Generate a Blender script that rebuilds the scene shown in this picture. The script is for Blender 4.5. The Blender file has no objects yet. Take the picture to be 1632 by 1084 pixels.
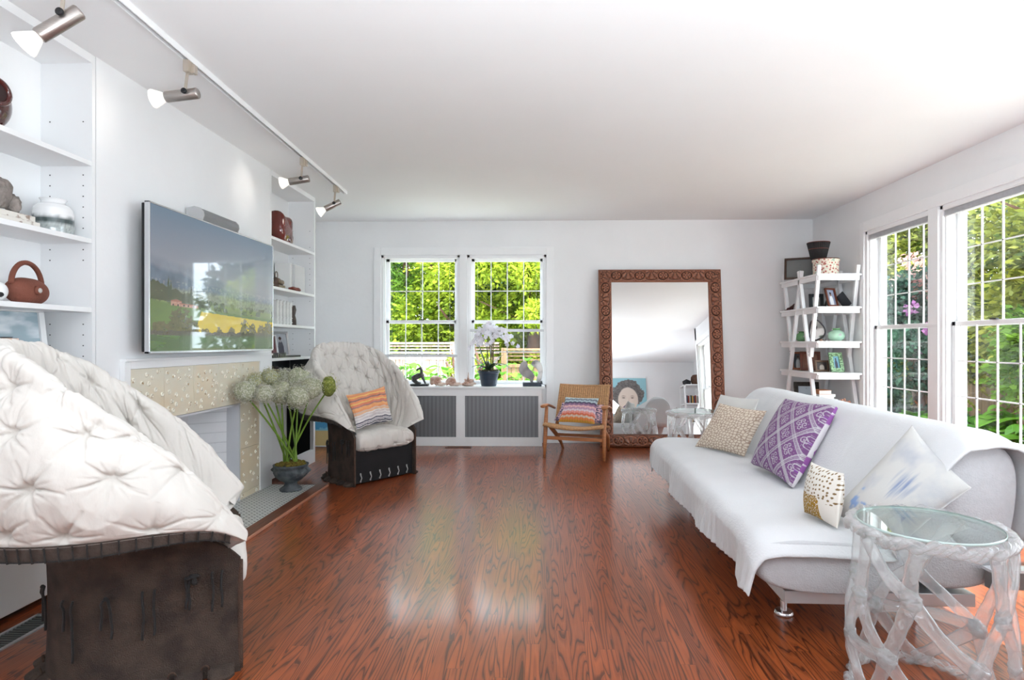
import bpy, math, random
import numpy as np
from mathutils import Vector, Matrix, noise

C = bpy.context.scene.collection
SC = bpy.context.scene
PI = math.pi
rnd = random.Random(7)

# ------------------------------------------------------------------ camera
EYE = 1.18
YAW = math.atan(22 / 936)
cam_d = bpy.data.cameras.new('camera')
cam = bpy.data.objects.new('camera', cam_d)
C.objects.link(cam)
cam.location = (0, 0, EYE)
cam.rotation_euler = (PI / 2, 0, YAW)
cam_d.sensor_width = 36
cam_d.lens = 36 * 936 / 1632
cam_d.shift_x = -24 / 1632
cam_d.shift_y = 5 / 1632
cam_d.clip_start = 0.05
cam_d.clip_end = 200
SC.camera = cam

# ------------------------------------------------------------------ world, sun, added fill lights
SC.view_settings.view_transform = 'Standard'
SC.view_settings.look = 'None'
SC.view_settings.gamma = 1
SC.view_settings.use_curve_mapping = False
SC.view_settings.exposure = 0.97
W = bpy.data.worlds.new('daylight_sky')
SC.world = W
W.use_nodes = True
bgn = W.node_tree.nodes['Background']
bgn.inputs[0].default_value = (0.78, 0.90, 1.0, 1)
bgn.inputs[1].default_value = 5.5


def add_light(name, kind, loc, direction, energy, color=(1, 1, 1), size=None, sizey=None, angle=None, spot=None):
    d = bpy.data.lights.new(name, kind)
    d.energy = energy
    d.color = color
    if kind == 'AREA':
        d.shape = 'RECTANGLE'
        d.size = size
        d.size_y = sizey
    if kind == 'SUN':
        d.angle = angle
    if kind == 'SPOT':
        d.spot_size = spot
        d.spot_blend = 0.6
        d.shadow_soft_size = 0.04
    o = bpy.data.objects.new(name, d)
    C.objects.link(o)
    o.location = loc
    o.rotation_euler = Vector(direction).to_track_quat('-Z', 'Y').to_euler()
    return o


add_light('sun', 'SUN', (8, -3, 12), (-0.56, 0.22, -0.80), 10.0, (1.0, 0.96, 0.88), angle=0.01)
# fill lights added behind the camera for brightness; the walls there are solid
add_light('rear_fill_right', 'AREA', (4.02, 0.3, 1.35), (-1, 0.5, 0.35), 10, (0.93, 0.97, 1.0), size=1.5, sizey=2.1)
add_light('rear_fill_left', 'AREA', (-2.42, -0.9, 1.3), (1, 0.35, 0.5), 10, (0.93, 0.97, 1.0), size=2.2, sizey=2.2)
# added upward fill light, standing in for a flash bounced off the ceiling
add_light('upward_fill', 'AREA', (0.55, -0.2, 1.25), (0.05, 0.35, 1.0), 98, (0.83, 0.93, 1.0), size=2.6, sizey=1.5)

# ------------------------------------------------------------------ rays from measured photograph points (for laying out real positions)
_c, _s = math.cos(YAW), math.sin(YAW)


def _ray(px, py):
    x = (px - 840) / 936
    return (x * _c - _s, x * _s + _c, -(py - 547) / 936)


def onX(px, py, v):
    d = _ray(px, py); t = v / d[0]
    return Vector((v, d[1] * t, EYE + d[2] * t))


def onY(px, py, v):
    d = _ray(px, py); t = v / d[1]
    return Vector((d[0] * t, v, EYE + d[2] * t))


def onZ(px, py, v):
    d = _ray(px, py); t = (v - EYE) / d[2]
    return Vector((d[0] * t, d[1] * t, v))


# ------------------------------------------------------------------ materials
def node_mat(name):
    m = bpy.data.materials.new(name)
    m.use_nodes = True
    nt = m.node_tree
    return m, nt, nt.nodes, nt.links, nt.nodes['Principled BSDF']


def rgba(c):
    return (c[0], c[1], c[2], 1)


def srgb(r, g, b):
    def f(v):
        v /= 255
        return v / 12.92 if v <= 0.04045 else ((v + 0.055) / 1.055) ** 2.4
    return (f(r), f(g), f(b))


def mat(name, col, rough=0.5, metal=0.0, var=0.0, scale=8, bump=0.0, bscale=40, col2=None, coords='Object',
        stretch=(1, 1, 1), spec=0.5, coat=0.0, sheen=0.0, trans=0.0, alpha=1.0, ior=1.45, lo=0.35, hi=0.65, detail=4,
        subsurf=0.0, brough=0.0):
    m, nt, N, L, b = node_mat(name)
    b.inputs['Base Color'].default_value = rgba(col)
    b.inputs['Roughness'].default_value = rough
    b.inputs['Metallic'].default_value = metal
    b.inputs['Specular IOR Level'].default_value = spec
    b.inputs['Coat Weight'].default_value = coat
    b.inputs['Sheen Weight'].default_value = sheen
    b.inputs['Transmission Weight'].default_value = trans
    b.inputs['Alpha'].default_value = alpha
    b.inputs['IOR'].default_value = ior
    tc = N.new('ShaderNodeTexCoord')
    mp = N.new('ShaderNodeMapping')
    mp.inputs['Scale'].default_value = stretch
    L.new(tc.outputs[coords], mp.inputs[0])
    if var or col2:
        nz = N.new('ShaderNodeTexNoise')
        nz.inputs['Scale'].default_value = scale
        nz.inputs['Detail'].default_value = detail
        L.new(mp.outputs[0], nz.inputs['Vector'])
        cr = N.new('ShaderNodeValToRGB')
        c2 = col2 if col2 else tuple(max(0, v * (1 - var)) for v in col)
        cr.color_ramp.elements[0].color = rgba(c2)
        cr.color_ramp.elements[1].color = rgba(col)
        cr.color_ramp.elements[0].position = lo
        cr.color_ramp.elements[1].position = hi
        L.new(nz.outputs['Fac'], cr.inputs[0])
        L.new(cr.outputs[0], b.inputs['Base Color'])
    if bump:
        nz2 = N.new('ShaderNodeTexNoise')
        nz2.inputs['Scale'].default_value = bscale
        nz2.inputs['Detail'].default_value = 5
        L.new(mp.outputs[0], nz2.inputs['Vector'])
        bp = N.new('ShaderNodeBump')
        bp.inputs['Strength'].default_value = bump
        bp.inputs['Distance'].default_value = 0.01
        L.new(nz2.outputs['Fac'], bp.inputs['Height'])
        L.new(bp.outputs[0], b.inputs['Normal'])
    return m


def vcol_mat(name, rough=0.8, emit=0.0, coat=0.0, bump=0.0, bscale=300, spec=0.5, tint=None):
    """surface coloured by the pattern stored on the mesh (woven, printed or painted design)"""
    m, nt, N, L, b = node_mat(name)
    at = N.new('ShaderNodeAttribute')
    at.attribute_name = 'Col'
    L.new(at.outputs['Color'], b.inputs['Base Color'])
    b.inputs['Roughness'].default_value = rough
    b.inputs['Coat Weight'].default_value = coat
    b.inputs['Coat Roughness'].default_value = 0.03
    b.inputs['Specular IOR Level'].default_value = spec
    if emit:
        L.new(at.outputs['Color'], b.inputs['Emission Color'])
        b.inputs['Emission Strength'].default_value = emit
    if bump:
        tc = N.new('ShaderNodeTexCoord')
        nz = N.new('ShaderNodeTexNoise')
        nz.inputs['Scale'].default_value = bscale
        L.new(tc.outputs['Object'], nz.inputs['Vector'])
        bp = N.new('ShaderNodeBump')
        bp.inputs['Strength'].default_value = bump
        bp.inputs['Distance'].default_value = 0.003
        L.new(nz.outputs['Fac'], bp.inputs['Height'])
        L.new(bp.outputs[0], b.inputs['Normal'])
    return m


def math_node(N, L, op, a, b=None, c=None):
    n = N.new('ShaderNodeMath')
    n.operation = op
    for i, v in enumerate((a, b, c)):
        if v is None:
            continue
        if isinstance(v, (int, float)):
            n.inputs[i].default_value = v
        else:
            L.new(v, n.inputs[i])
    return n.outputs[0]


def oak_floor():
    """reddish brown stained oak strips running away from the camera (57 mm), each board its own figure"""
    m, nt, N, L, b = node_mat('stained_oak_strips')
    g = N.new('ShaderNodeNewGeometry')
    sp = N.new('ShaderNodeSeparateXYZ')
    L.new(g.outputs['Position'], sp.inputs[0])
    X, Y = sp.outputs[0], sp.outputs[1]
    W_ = 0.057
    bx = math_node(N, L, 'DIVIDE', X, W_)
    bi = math_node(N, L, 'FLOOR', bx)
    bf = math_node(N, L, 'FRACT', bx)
    wn = N.new('ShaderNodeTexWhiteNoise'); wn.noise_dimensions = '1D'
    L.new(bi, wn.inputs['W'])
    off = math_node(N, L, 'MULTIPLY', wn.outputs['Value'], 7.0)
    yy = math_node(N, L, 'DIVIDE', math_node(N, L, 'ADD', Y, off), 1.15)
    yi = math_node(N, L, 'FLOOR', yy)
    yf = math_node(N, L, 'FRACT', yy)
    wn2 = N.new('ShaderNodeTexWhiteNoise'); wn2.noise_dimensions = '2D'
    cb = N.new('ShaderNodeCombineXYZ')
    L.new(bi, cb.inputs[0]); L.new(yi, cb.inputs[1])
    L.new(cb.outputs[0], wn2.inputs['Vector'])
    rv = wn2.outputs['Value']
    # cathedral figure: contour bands of a stretched noise, shifted per board
    cg = N.new('ShaderNodeCombineXYZ')
    L.new(math_node(N, L, 'MULTIPLY', X, 8.0), cg.inputs[0])
    L.new(math_node(N, L, 'MULTIPLY', Y, 0.62), cg.inputs[1])
    L.new(math_node(N, L, 'MULTIPLY', rv, 57.0), cg.inputs[2])
    n1 = N.new('ShaderNodeTexNoise'); n1.inputs['Scale'].default_value = 1.6; n1.inputs['Detail'].default_value = 1.4
    n1.inputs['Roughness'].default_value = 0.45
    L.new(cg.outputs[0], n1.inputs['Vector'])
    bands = math_node(N, L, 'FRACT', math_node(N, L, 'MULTIPLY', n1.outputs['Fac'], 15.0))
    cr = N.new('ShaderNodeValToRGB')
    e = cr.color_ramp.elements
    e[0].position = 0.0; e[0].color = rgba(srgb(84, 42, 28))
    e[1].position = 1.0; e[1].color = rgba(srgb(140, 76, 50))
    for p, c in ((0.12, srgb(90, 46, 30)), (0.24, srgb(146, 78, 49)), (0.7, srgb(160, 86, 54)), (0.93, srgb(130, 68, 43))):
        x = cr.color_ramp.elements.new(p); x.color = rgba(c)
    L.new(bands, cr.inputs[0])
    # fine pores
    cp = N.new('ShaderNodeCombineXYZ')
    L.new(math_node(N, L, 'MULTIPLY', X, 260.0), cp.inputs[0]); L.new(math_node(N, L, 'MULTIPLY', Y, 9.0), cp.inputs[1]); L.new(rv, cp.inputs[2])
    n2 = N.new('ShaderNodeTexNoise'); n2.inputs['Scale'].default_value = 1.0; n2.inputs['Detail'].default_value = 3
    L.new(cp.outputs[0], n2.inputs['Vector'])
    hsv = N.new('ShaderNodeHueSaturation')
    L.new(cr.outputs[0], hsv.inputs['Color'])
    val = math_node(N, L, 'ADD', math_node(N, L, 'MULTIPLY', rv, 0.34), 0.72)
    val = math_node(N, L, 'MULTIPLY', val, math_node(N, L, 'ADD', math_node(N, L, 'MULTIPLY', n2.outputs['Fac'], 0.6), 0.72))
    L.new(val, hsv.inputs['Value'])
    hsv.inputs['Saturation'].default_value = 1.05
    # gaps
    ex = math_node(N, L, 'MINIMUM', bf, math_node(N, L, 'SUBTRACT', 1.0, bf))
    gx = math_node(N, L, 'LESS_THAN', ex, 0.016)
    gy = math_node(N, L, 'LESS_THAN', yf, 0.0016)
    gap = math_node(N, L, 'MAXIMUM', gx, gy)
    mx = N.new('ShaderNodeMix'); mx.data_type = 'RGBA'
    L.new(math_node(N, L, 'MULTIPLY', gap, 0.6), mx.inputs[0])
    L.new(hsv.outputs[0], mx.inputs[6])
    mx.inputs[7].default_value = rgba(srgb(50, 24, 16))
    L.new(mx.outputs[2], b.inputs['Base Color'])
    b.inputs['Roughness'].default_value = 0.33
    b.inputs['Specular IOR Level'].default_value = 0.4
    b.inputs['Coat Weight'].default_value = 0.45
    b.inputs['Coat Roughness'].default_value = 0.13
    n3 = N.new('ShaderNodeTexNoise'); n3.inputs['Scale'].default_value = 5.0; n3.inputs['Detail'].default_value = 3
    L.new(g.outputs['Position'], n3.inputs['Vector'])
    h = math_node(N, L, 'ADD', math_node(N, L, 'MULTIPLY', n3.outputs['Fac'], 0.5), math_node(N, L, 'MULTIPLY', n2.outputs['Fac'], 0.06))
    h = math_node(N, L, 'SUBTRACT', h, math_node(N, L, 'MULTIPLY', gap, 0.15))
    h = math_node(N, L, 'ADD', h, math_node(N, L, 'MULTIPLY', rv, 0.04))
    bp = N.new('ShaderNodeBump'); bp.inputs['Strength'].default_value = 0.25; bp.inputs['Distance'].default_value = 0.01
    L.new(h, bp.inputs['Height'])
    L.new(bp.outputs[0], b.inputs['Normal'])
    return m


def mosaic_mat():
    """basket weave marble mosaic: pale oblongs, small dark dots"""
    m, nt, N, L, b = node_mat('basketweave_mosaic')
    g = N.new('ShaderNodeNewGeometry')
    mp = N.new('ShaderNodeMapping')
    mp.inputs['Scale'].default_value = (27, 27, 27)
    mp.inputs['Rotation'].default_value = (0, 0, 0.0)
    L.new(g.outputs['Position'], mp.inputs[0])
    sp = N.new('ShaderNodeSeparateXYZ'); L.new(mp.outputs[0], sp.inputs[0])
    fx = math_node(N, L, 'FRACT', sp.outputs[0]); fy = math_node(N, L, 'FRACT', sp.outputs[1])
    dx = math_node(N, L, 'ABSOLUTE', math_node(N, L, 'SUBTRACT', fx, 0.5)); dy = math_node(N, L, 'ABSOLUTE', math_node(N, L, 'SUBTRACT', fy, 0.5))
    d = math_node(N, L, 'MAXIMUM', dx, dy)
    dot = math_node(N, L, 'LESS_THAN', d, 0.2)
    line = math_node(N, L, 'GREATER_THAN', d, 0.45)
    mx = N.new('ShaderNodeMix'); mx.data_type = 'RGBA'
    L.new(dot, mx.inputs[0]); mx.inputs[6].default_value = rgba(srgb(214, 216, 212)); mx.inputs[7].default_value = rgba(srgb(52, 58, 60))
    mx2 = N.new('ShaderNodeMix'); mx2.data_type = 'RGBA'
    L.new(line, mx2.inputs[0]); L.new(mx.outputs[2], mx2.inputs[6]); mx2.inputs[7].default_value = rgba(srgb(140, 146, 144))
    L.new(mx2.outputs[2], b.inputs['Base Color'])
    b.inputs['Roughness'].default_value = 0.35
    return m


def brick_mat():
    m, nt, N, L, b = node_mat('painted_firebrick')
    g = N.new('ShaderNodeNewGeometry')
    sp = N.new('ShaderNodeSeparateXYZ'); L.new(g.outputs['Position'], sp.inputs[0])
    cb = N.new('ShaderNodeCombineXYZ')
    L.new(math_node(N, L, 'SUBTRACT', sp.outputs[0], sp.outputs[1]), cb.inputs[0]); L.new(sp.outputs[2], cb.inputs[1])
    br = N.new('ShaderNodeTexBrick')
    L.new(cb.outputs[0], br.inputs['Vector'])
    br.inputs['Scale'].default_value = 1.0
    br.inputs['Brick Width'].default_value = 0.215
    br.inputs['Row Height'].default_value = 0.075
    br.inputs['Mortar Size'].default_value = 0.004
    br.inputs['Color1'].default_value = rgba((0.80, 0.80, 0.82)); br.inputs['Color2'].default_value = rgba((0.76, 0.76, 0.78))
    br.inputs['Mortar'].default_value = rgba((0.66, 0.66, 0.68))
    L.new(br.outputs['Color'], b.inputs['Base Color'])
    bp = N.new('ShaderNodeBump'); bp.inputs['Strength'].default_value = 0.7; bp.inputs['Distance'].default_value = 0.004; bp.invert = True
    L.new(br.outputs['Fac'], bp.inputs['Height']); L.new(bp.outputs[0], b.inputs['Normal'])
    b.inputs['Roughness'].default_value = 0.5
    return m


def glass_pane():
    m, nt, N, L, b = node_mat('window_glass')
    tr = N.new('ShaderNodeBsdfTransparent'); tr.inputs[0].default_value = (0.97, 0.98, 0.98, 1)
    gl = N.new('ShaderNodeBsdfGlossy'); gl.inputs['Roughness'].default_value = 0.01
    fr = N.new('ShaderNodeFresnel'); fr.inputs[0].default_value = 1.35
    mx = N.new('ShaderNodeMixShader')
    L.new(math_node(N, L, 'MULTIPLY', fr.outputs[0], 0.15), mx.inputs[0]); L.new(tr.outputs[0], mx.inputs[1]); L.new(gl.outputs[0], mx.inputs[2])
    L.new(mx.outputs[0], nt.nodes['Material Output'].inputs[0])
    return m


def clear_acrylic(name='clear_acrylic', body=0.02, tint=(0.985, 0.988, 0.99), bump=0.25, face=0.75, base=0.05, refr=0.45, rough=0.04):
    m, nt, N, L, b = node_mat(name)
    tr = N.new('ShaderNodeBsdfTransparent'); tr.inputs[0].default_value = rgba(tint)
    rf = N.new('ShaderNodeBsdfRefraction'); rf.inputs['IOR'].default_value = 1.18; rf.inputs['Roughness'].default_value = 0.02; rf.inputs[0].default_value = rgba(tint)
    gl = N.new('ShaderNodeBsdfGlossy'); gl.inputs['Roughness'].default_value = rough
    d2 = N.new('ShaderNodeBsdfDiffuse'); d2.inputs[0].default_value = (0.98, 0.985, 0.99, 1)
    df = N.new('ShaderNodeBsdfTranslucent'); df.inputs[0].default_value = (0.98, 0.985, 0.99, 1)
    dd = N.new('ShaderNodeMixShader'); dd.inputs[0].default_value = 0.5
    L.new(df.outputs[0], dd.inputs[1]); L.new(d2.outputs[0], dd.inputs[2])
    lw = N.new('ShaderNodeLayerWeight'); lw.inputs['Blend'].default_value = 0.3
    m0 = N.new('ShaderNodeMixShader'); m0.inputs[0].default_value = refr
    L.new(tr.outputs[0], m0.inputs[1]); L.new(rf.outputs[0], m0.inputs[2])
    m1 = N.new('ShaderNodeMixShader')
    f2 = math_node(N, L, 'POWER', lw.outputs['Facing'], 1.5)
    L.new(math_node(N, L, 'ADD', math_node(N, L, 'MULTIPLY', f2, 0.45 if body > 0 else 0.0), body), m1.inputs[0])
    L.new(m0.outputs[0], m1.inputs[1]); L.new(dd.outputs[0], m1.inputs[2])
    m2 = N.new('ShaderNodeMixShader')
    if bump:
        nz = N.new('ShaderNodeTexNoise'); nz.inputs['Scale'].default_value = 18
        tc = N.new('ShaderNodeTexCoord'); L.new(tc.outputs['Object'], nz.inputs['Vector'])
        bp = N.new('ShaderNodeBump'); bp.inputs['Strength'].default_value = bump; bp.inputs['Distance'].default_value = 0.01
        L.new(nz.outputs['Fac'], bp.inputs['Height'])
        L.new(bp.outputs[0], gl.inputs['Normal']); L.new(bp.outputs[0], rf.inputs['Normal'])
    f3 = math_node(N, L, 'POWER', lw.outputs['Facing'], 2.0)
    L.new(math_node(N, L, 'ADD', math_node(N, L, 'MULTIPLY', f3, face), base), m2.inputs[0])
    L.new(m1.outputs[0], m2.inputs[1]); L.new(gl.outputs[0], m2.inputs[2])
    L.new(m2.outputs[0], nt.nodes['Material Output'].inputs[0])
    return m


def leaf_mat(name, c1, c2, trans=0.35, rough=0.5, scale=1.2):
    m, nt, N, L, b = node_mat(name)
    tc = N.new('ShaderNodeNewGeometry')
    nz = N.new('ShaderNodeTexNoise'); nz.inputs['Scale'].default_value = scale; nz.inputs['Detail'].default_value = 3
    L.new(tc.outputs['Position'], nz.inputs['Vector'])
    wn = math_node(N, L, 'ADD', math_node(N, L, 'MULTIPLY', nz.outputs['Fac'], 0.75), math_node(N, L, 'MULTIPLY', tc.outputs['Random Per Island'], 0.35))
    cr = N.new('ShaderNodeValToRGB')
    cr.color_ramp.elements[0].position = 0.3; cr.color_ramp.elements[1].position = 0.78
    c1 = tuple(v * 0.60 for v in c1); c2 = tuple(v * 0.67 for v in c2)
    cr.color_ramp.elements[0].color = rgba(c1); cr.color_ramp.elements[1].color = rgba(c2)
    L.new(wn, cr.inputs[0])
    L.new(cr.outputs[0], b.inputs['Base Color'])
    b.inputs['Roughness'].default_value = rough
    b.inputs['Specular IOR Level'].default_value = 0.12
    t = N.new('ShaderNodeBsdfTranslucent'); L.new(cr.outputs[0], t.inputs[0])
    mx = N.new('ShaderNodeMixShader'); mx.inputs[0].default_value = trans
    L.new(b.outputs[0], mx.inputs[1]); L.new(t.outputs[0], mx.inputs[2])
    L.new(mx.outputs[0], nt.nodes['Material Output'].inputs[0])
    return m


M = {}
M['wall'] = mat('white_wall_plaster', (0.88, 0.88, 0.885), 0.6, var=0.03, scale=2.5, bump=0.10, bscale=26, coords='Object')
M['ceil'] = mat('white_ceiling_paint', (0.93, 0.93, 0.935), 0.7, var=0.015, scale=1.5)
M['trim'] = mat('white_gloss_trim', (0.91, 0.91, 0.915), 0.32, var=0.01)
M['shelf'] = mat('white_melamine', (0.88, 0.88, 0.885), 0.4, var=0.02, scale=3)
M['floor'] = oak_floor()
M['mosaic'] = mosaic_mat()
M['brick'] = brick_mat()
M['pane'] = glass_pane()
M['acrylic'] = clear_acrylic(body=0.13)
M['glass_top'] = clear_acrylic('green_tinted_glass', body=0.0, tint=(0.88, 0.95, 0.925), rough=0.01, bump=0, face=0.9, base=0.07, refr=0.0)
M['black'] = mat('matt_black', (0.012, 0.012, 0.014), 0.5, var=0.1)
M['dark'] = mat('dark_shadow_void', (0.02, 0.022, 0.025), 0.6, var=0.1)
M['nickel'] = mat('brushed_nickel', (0.46, 0.42, 0.39), 0.34, 0.9, var=0.15, stretch=(1, 1, 20), scale=30)
M['chrome'] = mat('chrome', (0.85, 0.85, 0.87), 0.08, 1.0, var=0.01)
M['silver'] = mat('silver_bezel', (0.62, 0.63, 0.65), 0.22, 0.9, var=0.02)
M['steel_lt'] = mat('pale_brushed_steel', (0.62, 0.64, 0.66), 0.35, 0.8, var=0.08, stretch=(1, 20, 1))
M['walnut'] = mat('stained_oak_edge', srgb(120, 68, 45), 0.35, var=0.5, scale=6, stretch=(12, 1, 6), bump=0.05)
M['redwood'] = mat('pale_red_bullnose', srgb(196, 132, 104), 0.35, var=0.15, scale=5, stretch=(8, 1, 8))
M['cord'] = mat('black_cord', (0.032, 0.031, 0.031), 0.4, bump=0.8, bscale=400)


# ------------------------------------------------------------------ mesh building
def rotm(rx=0, ry=0, rz=0):
    return Matrix.Rotation(rz, 3, 'Z') @ Matrix.Rotation(ry, 3, 'Y') @ Matrix.Rotation(rx, 3, 'X')


class MB:
    def __init__(self):
        self.v = []
        self.f = []
        self.mi = []
        self.cur = 0

    def add(self, verts, faces, R=None, T=None):
        n = len(self.v)
        for p in verts:
            q = Vector(p)
            if R is not None:
                q = R @ q
            if T is not None:
                q = q + Vector(T)
            self.v.append(q)
        self.f += [tuple(i + n for i in fc) for fc in faces]
        self.mi += [self.cur] * (len(self.f) - len(self.mi))
        return self

    def use(self, k):
        self.mi += [self.cur] * (len(self.f) - len(self.mi))
        self.cur = k
        return self

    def box(self, x0, x1, y0, y1, z0, z1, R=None, T=None):
        vs = [(x, y, z) for x in (x0, x1) for y in (y0, y1) for z in (z0, z1)]
        fs = [(0, 1, 3, 2), (4, 6, 7, 5), (0, 4, 5, 1), (2, 3, 7, 6), (0, 2, 6, 4), (1, 5, 7, 3)]
        return self.add(vs, fs, R, T)

    def cbox(self, c, s, R=None):
        return self.box(-s[0] / 2, s[0] / 2, -s[1] / 2, s[1] / 2, -s[2] / 2, s[2] / 2, R, c)

    def beam(self, a, b, w, h, up=(0, 0, 1)):
        """rectangular bar from a to b, w across, h along up"""
        a, b = Vector(a), Vector(b)
        d = (b - a); ln = d.length; d.normalize()
        u = Vector(up); s_ = d.cross(u).normalized(); u = s_.cross(d).normalized()
        R = Matrix((s_, d, u)).transposed()
        return self.box(-w / 2, w / 2, 0, ln, -h / 2, h / 2, R, a)

    def tube(self, pts, r, seg=10, cap=True, flat=1.0, closed=False):
        pts = [Vector(p) for p in pts]
        n = len(pts)
        rs = r if hasattr(r, '__len__') else [r] * n
        vs, fs = [], []
        nrm = None
        for i, p in enumerate(pts):
            if closed:
                t = (pts[(i + 1) % n] - pts[(i - 1) % n])
            else:
                t = (pts[min(i + 1, n - 1)] - pts[max(i - 1, 0)])
            if t.length < 1e-9:
                t = Vector((0, 0, 1))
            t.normalize()
            if nrm is None:
                nrm = t.orthogonal().normalized()
            else:
                nrm = (nrm - t * nrm.dot(t))
                nrm = nrm.normalized() if nrm.length > 1e-6 else t.orthogonal().normalized()
            bn = t.cross(nrm)
            for k in range(seg):
                a = 2 * PI * k / seg
                vs.append(p + nrm * math.cos(a) * rs[i] + bn * math.sin(a) * rs[i] * flat)
        m_ = n if closed else n - 1
        for i in range(m_):
            j = (i + 1) % n
            for k in range(seg):
                k2 = (k + 1) % seg
                fs.append((i * seg + k, i * seg + k2, j * seg + k2, j * seg + k))
        if cap and not closed:
            fs.append(tuple(reversed(range(seg))))
            fs.append(tuple((n - 1) * seg + k for k in range(seg)))
        return self.add(vs, fs)

    def lathe(self, prof, seg=32, c=(0, 0, 0), sx=1, sy=1, R=None, cap=True):
        vs, fs = [], []
        for r, z in prof:
            for k in range(seg):
                a = 2 * PI * k / seg
                vs.append((r * math.cos(a) * sx, r * math.sin(a) * sy, z))
        n = len(prof)
        for i in range(n - 1):
            for k in range(seg):
                k2 = (k + 1) % seg
                fs.append((i * seg + k, i * seg + k2, (i + 1) * seg + k2, (i + 1) * seg + k))
        if cap:
            fs.append(tuple(reversed(range(seg))))
            fs.append(tuple((n - 1) * seg + k for k in range(seg)))
        return self.add(vs, fs, R, c)

    def prism(self, outline, d0, d1, R=None, T=None):
        """outline in local xz, extruded along local y from d0 to d1"""
        n = len(outline)
        vs = [(x, d0, z) for x, z in outline] + [(x, d1, z) for x, z in outline]
        fs = [tuple(range(n)), tuple(reversed(range(n, 2 * n)))]
        for i in range(n):
            j = (i + 1) % n
            fs.append((i, i + n, j + n, j))
        return self.add(vs, fs, R, T)

    def blob(self, c, s, sub=2, R=None, nz=0.0, nsc=3.0, seed=0):
        import bmesh
        bm = bmesh.new()
        bmesh.ops.create_icosphere(bm, subdivisions=sub, radius=1)
        vs = []
        for v in bm.verts:
            p = v.co.copy()
            if nz:
                p *= 1 + nz * noise.noise(p * nsc + Vector((seed, seed * 1.7, 0)))
            vs.append((p.x * s[0], p.y * s[1], p.z * s[2]))
        fs = [tuple(v.index for v in f.verts) for f in bm.faces]
        bm.free()
        return self.add(vs, fs, R, c)

    def grid(self, nu, nv, fn, closed_u=False):
        vs = [fn(i / (nu - (0 if closed_u else 1)), j / (nv - 1)) for j in range(nv) for i in range(nu)]
        fs = []
        for j in range(nv - 1):
            for i in range(nu if closed_u else nu - 1):
                i2 = (i + 1) % nu
                fs.append((j * nu + i, j * nu + i2, (j + 1) * nu + i2, (j + 1) * nu + i))
        return self.add(vs, fs)

    def build(self, name, m, parent=None, smooth=None, bevel=0, bseg=2, world=False, loc=None, subsurf=0, solid=0, cols=None, fixn=True):
        me = bpy.data.meshes.new(name)
        vs = self.v
        if parent is None:
            if loc is None:
                xs = [p.x for p in vs]; ys = [p.y for p in vs]; zs = [p.z for p in vs]
                loc = Vector(((min(xs) + max(xs)) / 2, (min(ys) + max(ys)) / 2, min(zs)))
            loc = Vector(loc)
            vs = [p - loc for p in vs]
        elif world:
            root = parent
            while root.parent:
                root = root.parent
            Mi = (Matrix.Translation(root.location) @ root.rotation_euler.to_matrix().to_4x4()).inverted()
            vs = [Mi @ p for p in vs]
        me.from_pydata([tuple(p) for p in vs], [], self.f)
        if fixn:
            import bmesh
            bm = bmesh.new(); bm.from_mesh(me)
            bmesh.ops.recalc_face_normals(bm, faces=bm.faces)
            bm.to_mesh(me); bm.free()
        if cols is not None:
            at = me.color_attributes.new('Col', 'FLOAT_COLOR', 'POINT')
            at.data.foreach_set('color', np.asarray(cols, dtype=np.float32).ravel())
        for mm_ in (m if isinstance(m, list) else [m]):
            me.materials.append(mm_)
        if isinstance(m, list):
            self.use(0)
            me.polygons.foreach_set('material_index', self.mi)
        o = bpy.data.objects.new(name, me)
        C.objects.link(o)
        if parent is None:
            o.location = loc
        else:
            o.parent = parent
        if smooth is None:
            smooth = False
        if smooth:
            me.polygons.foreach_set('use_smooth', [True] * len(me.polygons))
        if solid:
            md = o.modifiers.new('solid', 'SOLIDIFY'); md.thickness = solid; md.offset = 0
        if bevel:
            md = o.modifiers.new('bevel', 'BEVEL'); md.width = bevel; md.segments = bseg; md.limit_method = 'ANGLE'; md.angle_limit = math.radians(40)
            me.polygons.foreach_set('use_smooth', [True] * len(me.polygons))
            md.harden_normals = True
        elif smooth == 'auto':
            md = None
        if subsurf:
            md = o.modifiers.new('sub', 'SUBSURF'); md.levels = subsurf; md.render_levels = subsurf
        return o


def thing(name, label, cat, loc=(0, 0, 0), rotz=0, group=None):
    o = bpy.data.objects.new(name, None)
    C.objects.link(o)
    o.empty_display_size = 0.1
    o.location = loc
    o.rotation_euler = (0, 0, rotz)
    o['label'] = label
    o['category'] = cat
    if group:
        o['group'] = group
    return o


def tag(o, label, cat, group=None, kind=None):
    o['label'] = label
    o['category'] = cat
    if group:
        o['group'] = group
    if kind:
        o['kind'] = kind
    return o


def struct(name, mb, m, **k):
    o = mb.build(name, m, **k)
    if o.parent is None:
        o['kind'] = 'structure'
    return o


def copy_tree(o, parent=None):
    c = o.copy()
    C.objects.link(c)
    c.parent = parent
    for ch in list(o.children):
        copy_tree(ch, c)
    return c


def box_part(name, m, parent, x0, x1, y0, y1, z0, z1, bevel=0.0, world=True):
    return MB().box(x0, x1, y0, y1, z0, z1).build(name, m, parent, world=world, bevel=bevel)

# ================================================================== ROOM SHELL
LX, RX, FY, CZ = -2.25, 3.18, 6.95, 2.63
RY, RXB = -2.25, 4.1          # rear wall, deeper rear bay
LW = -2.72                    # true left wall behind the bookcases

struct('floor', MB().box(LW, RX + 0.0, 1.5, FY, -0.1, 0).box(LW, RXB, RY, 1.5, -0.1, 0), M['floor'], loc=(0, 0, 0))
struct('ceiling', MB().box(LW, RX, 1.5, FY, CZ, CZ + 0.1).box(LW, RXB, RY, 1.5, CZ, CZ + 0.1), M['ceil'], loc=(0, 0, CZ))
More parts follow.
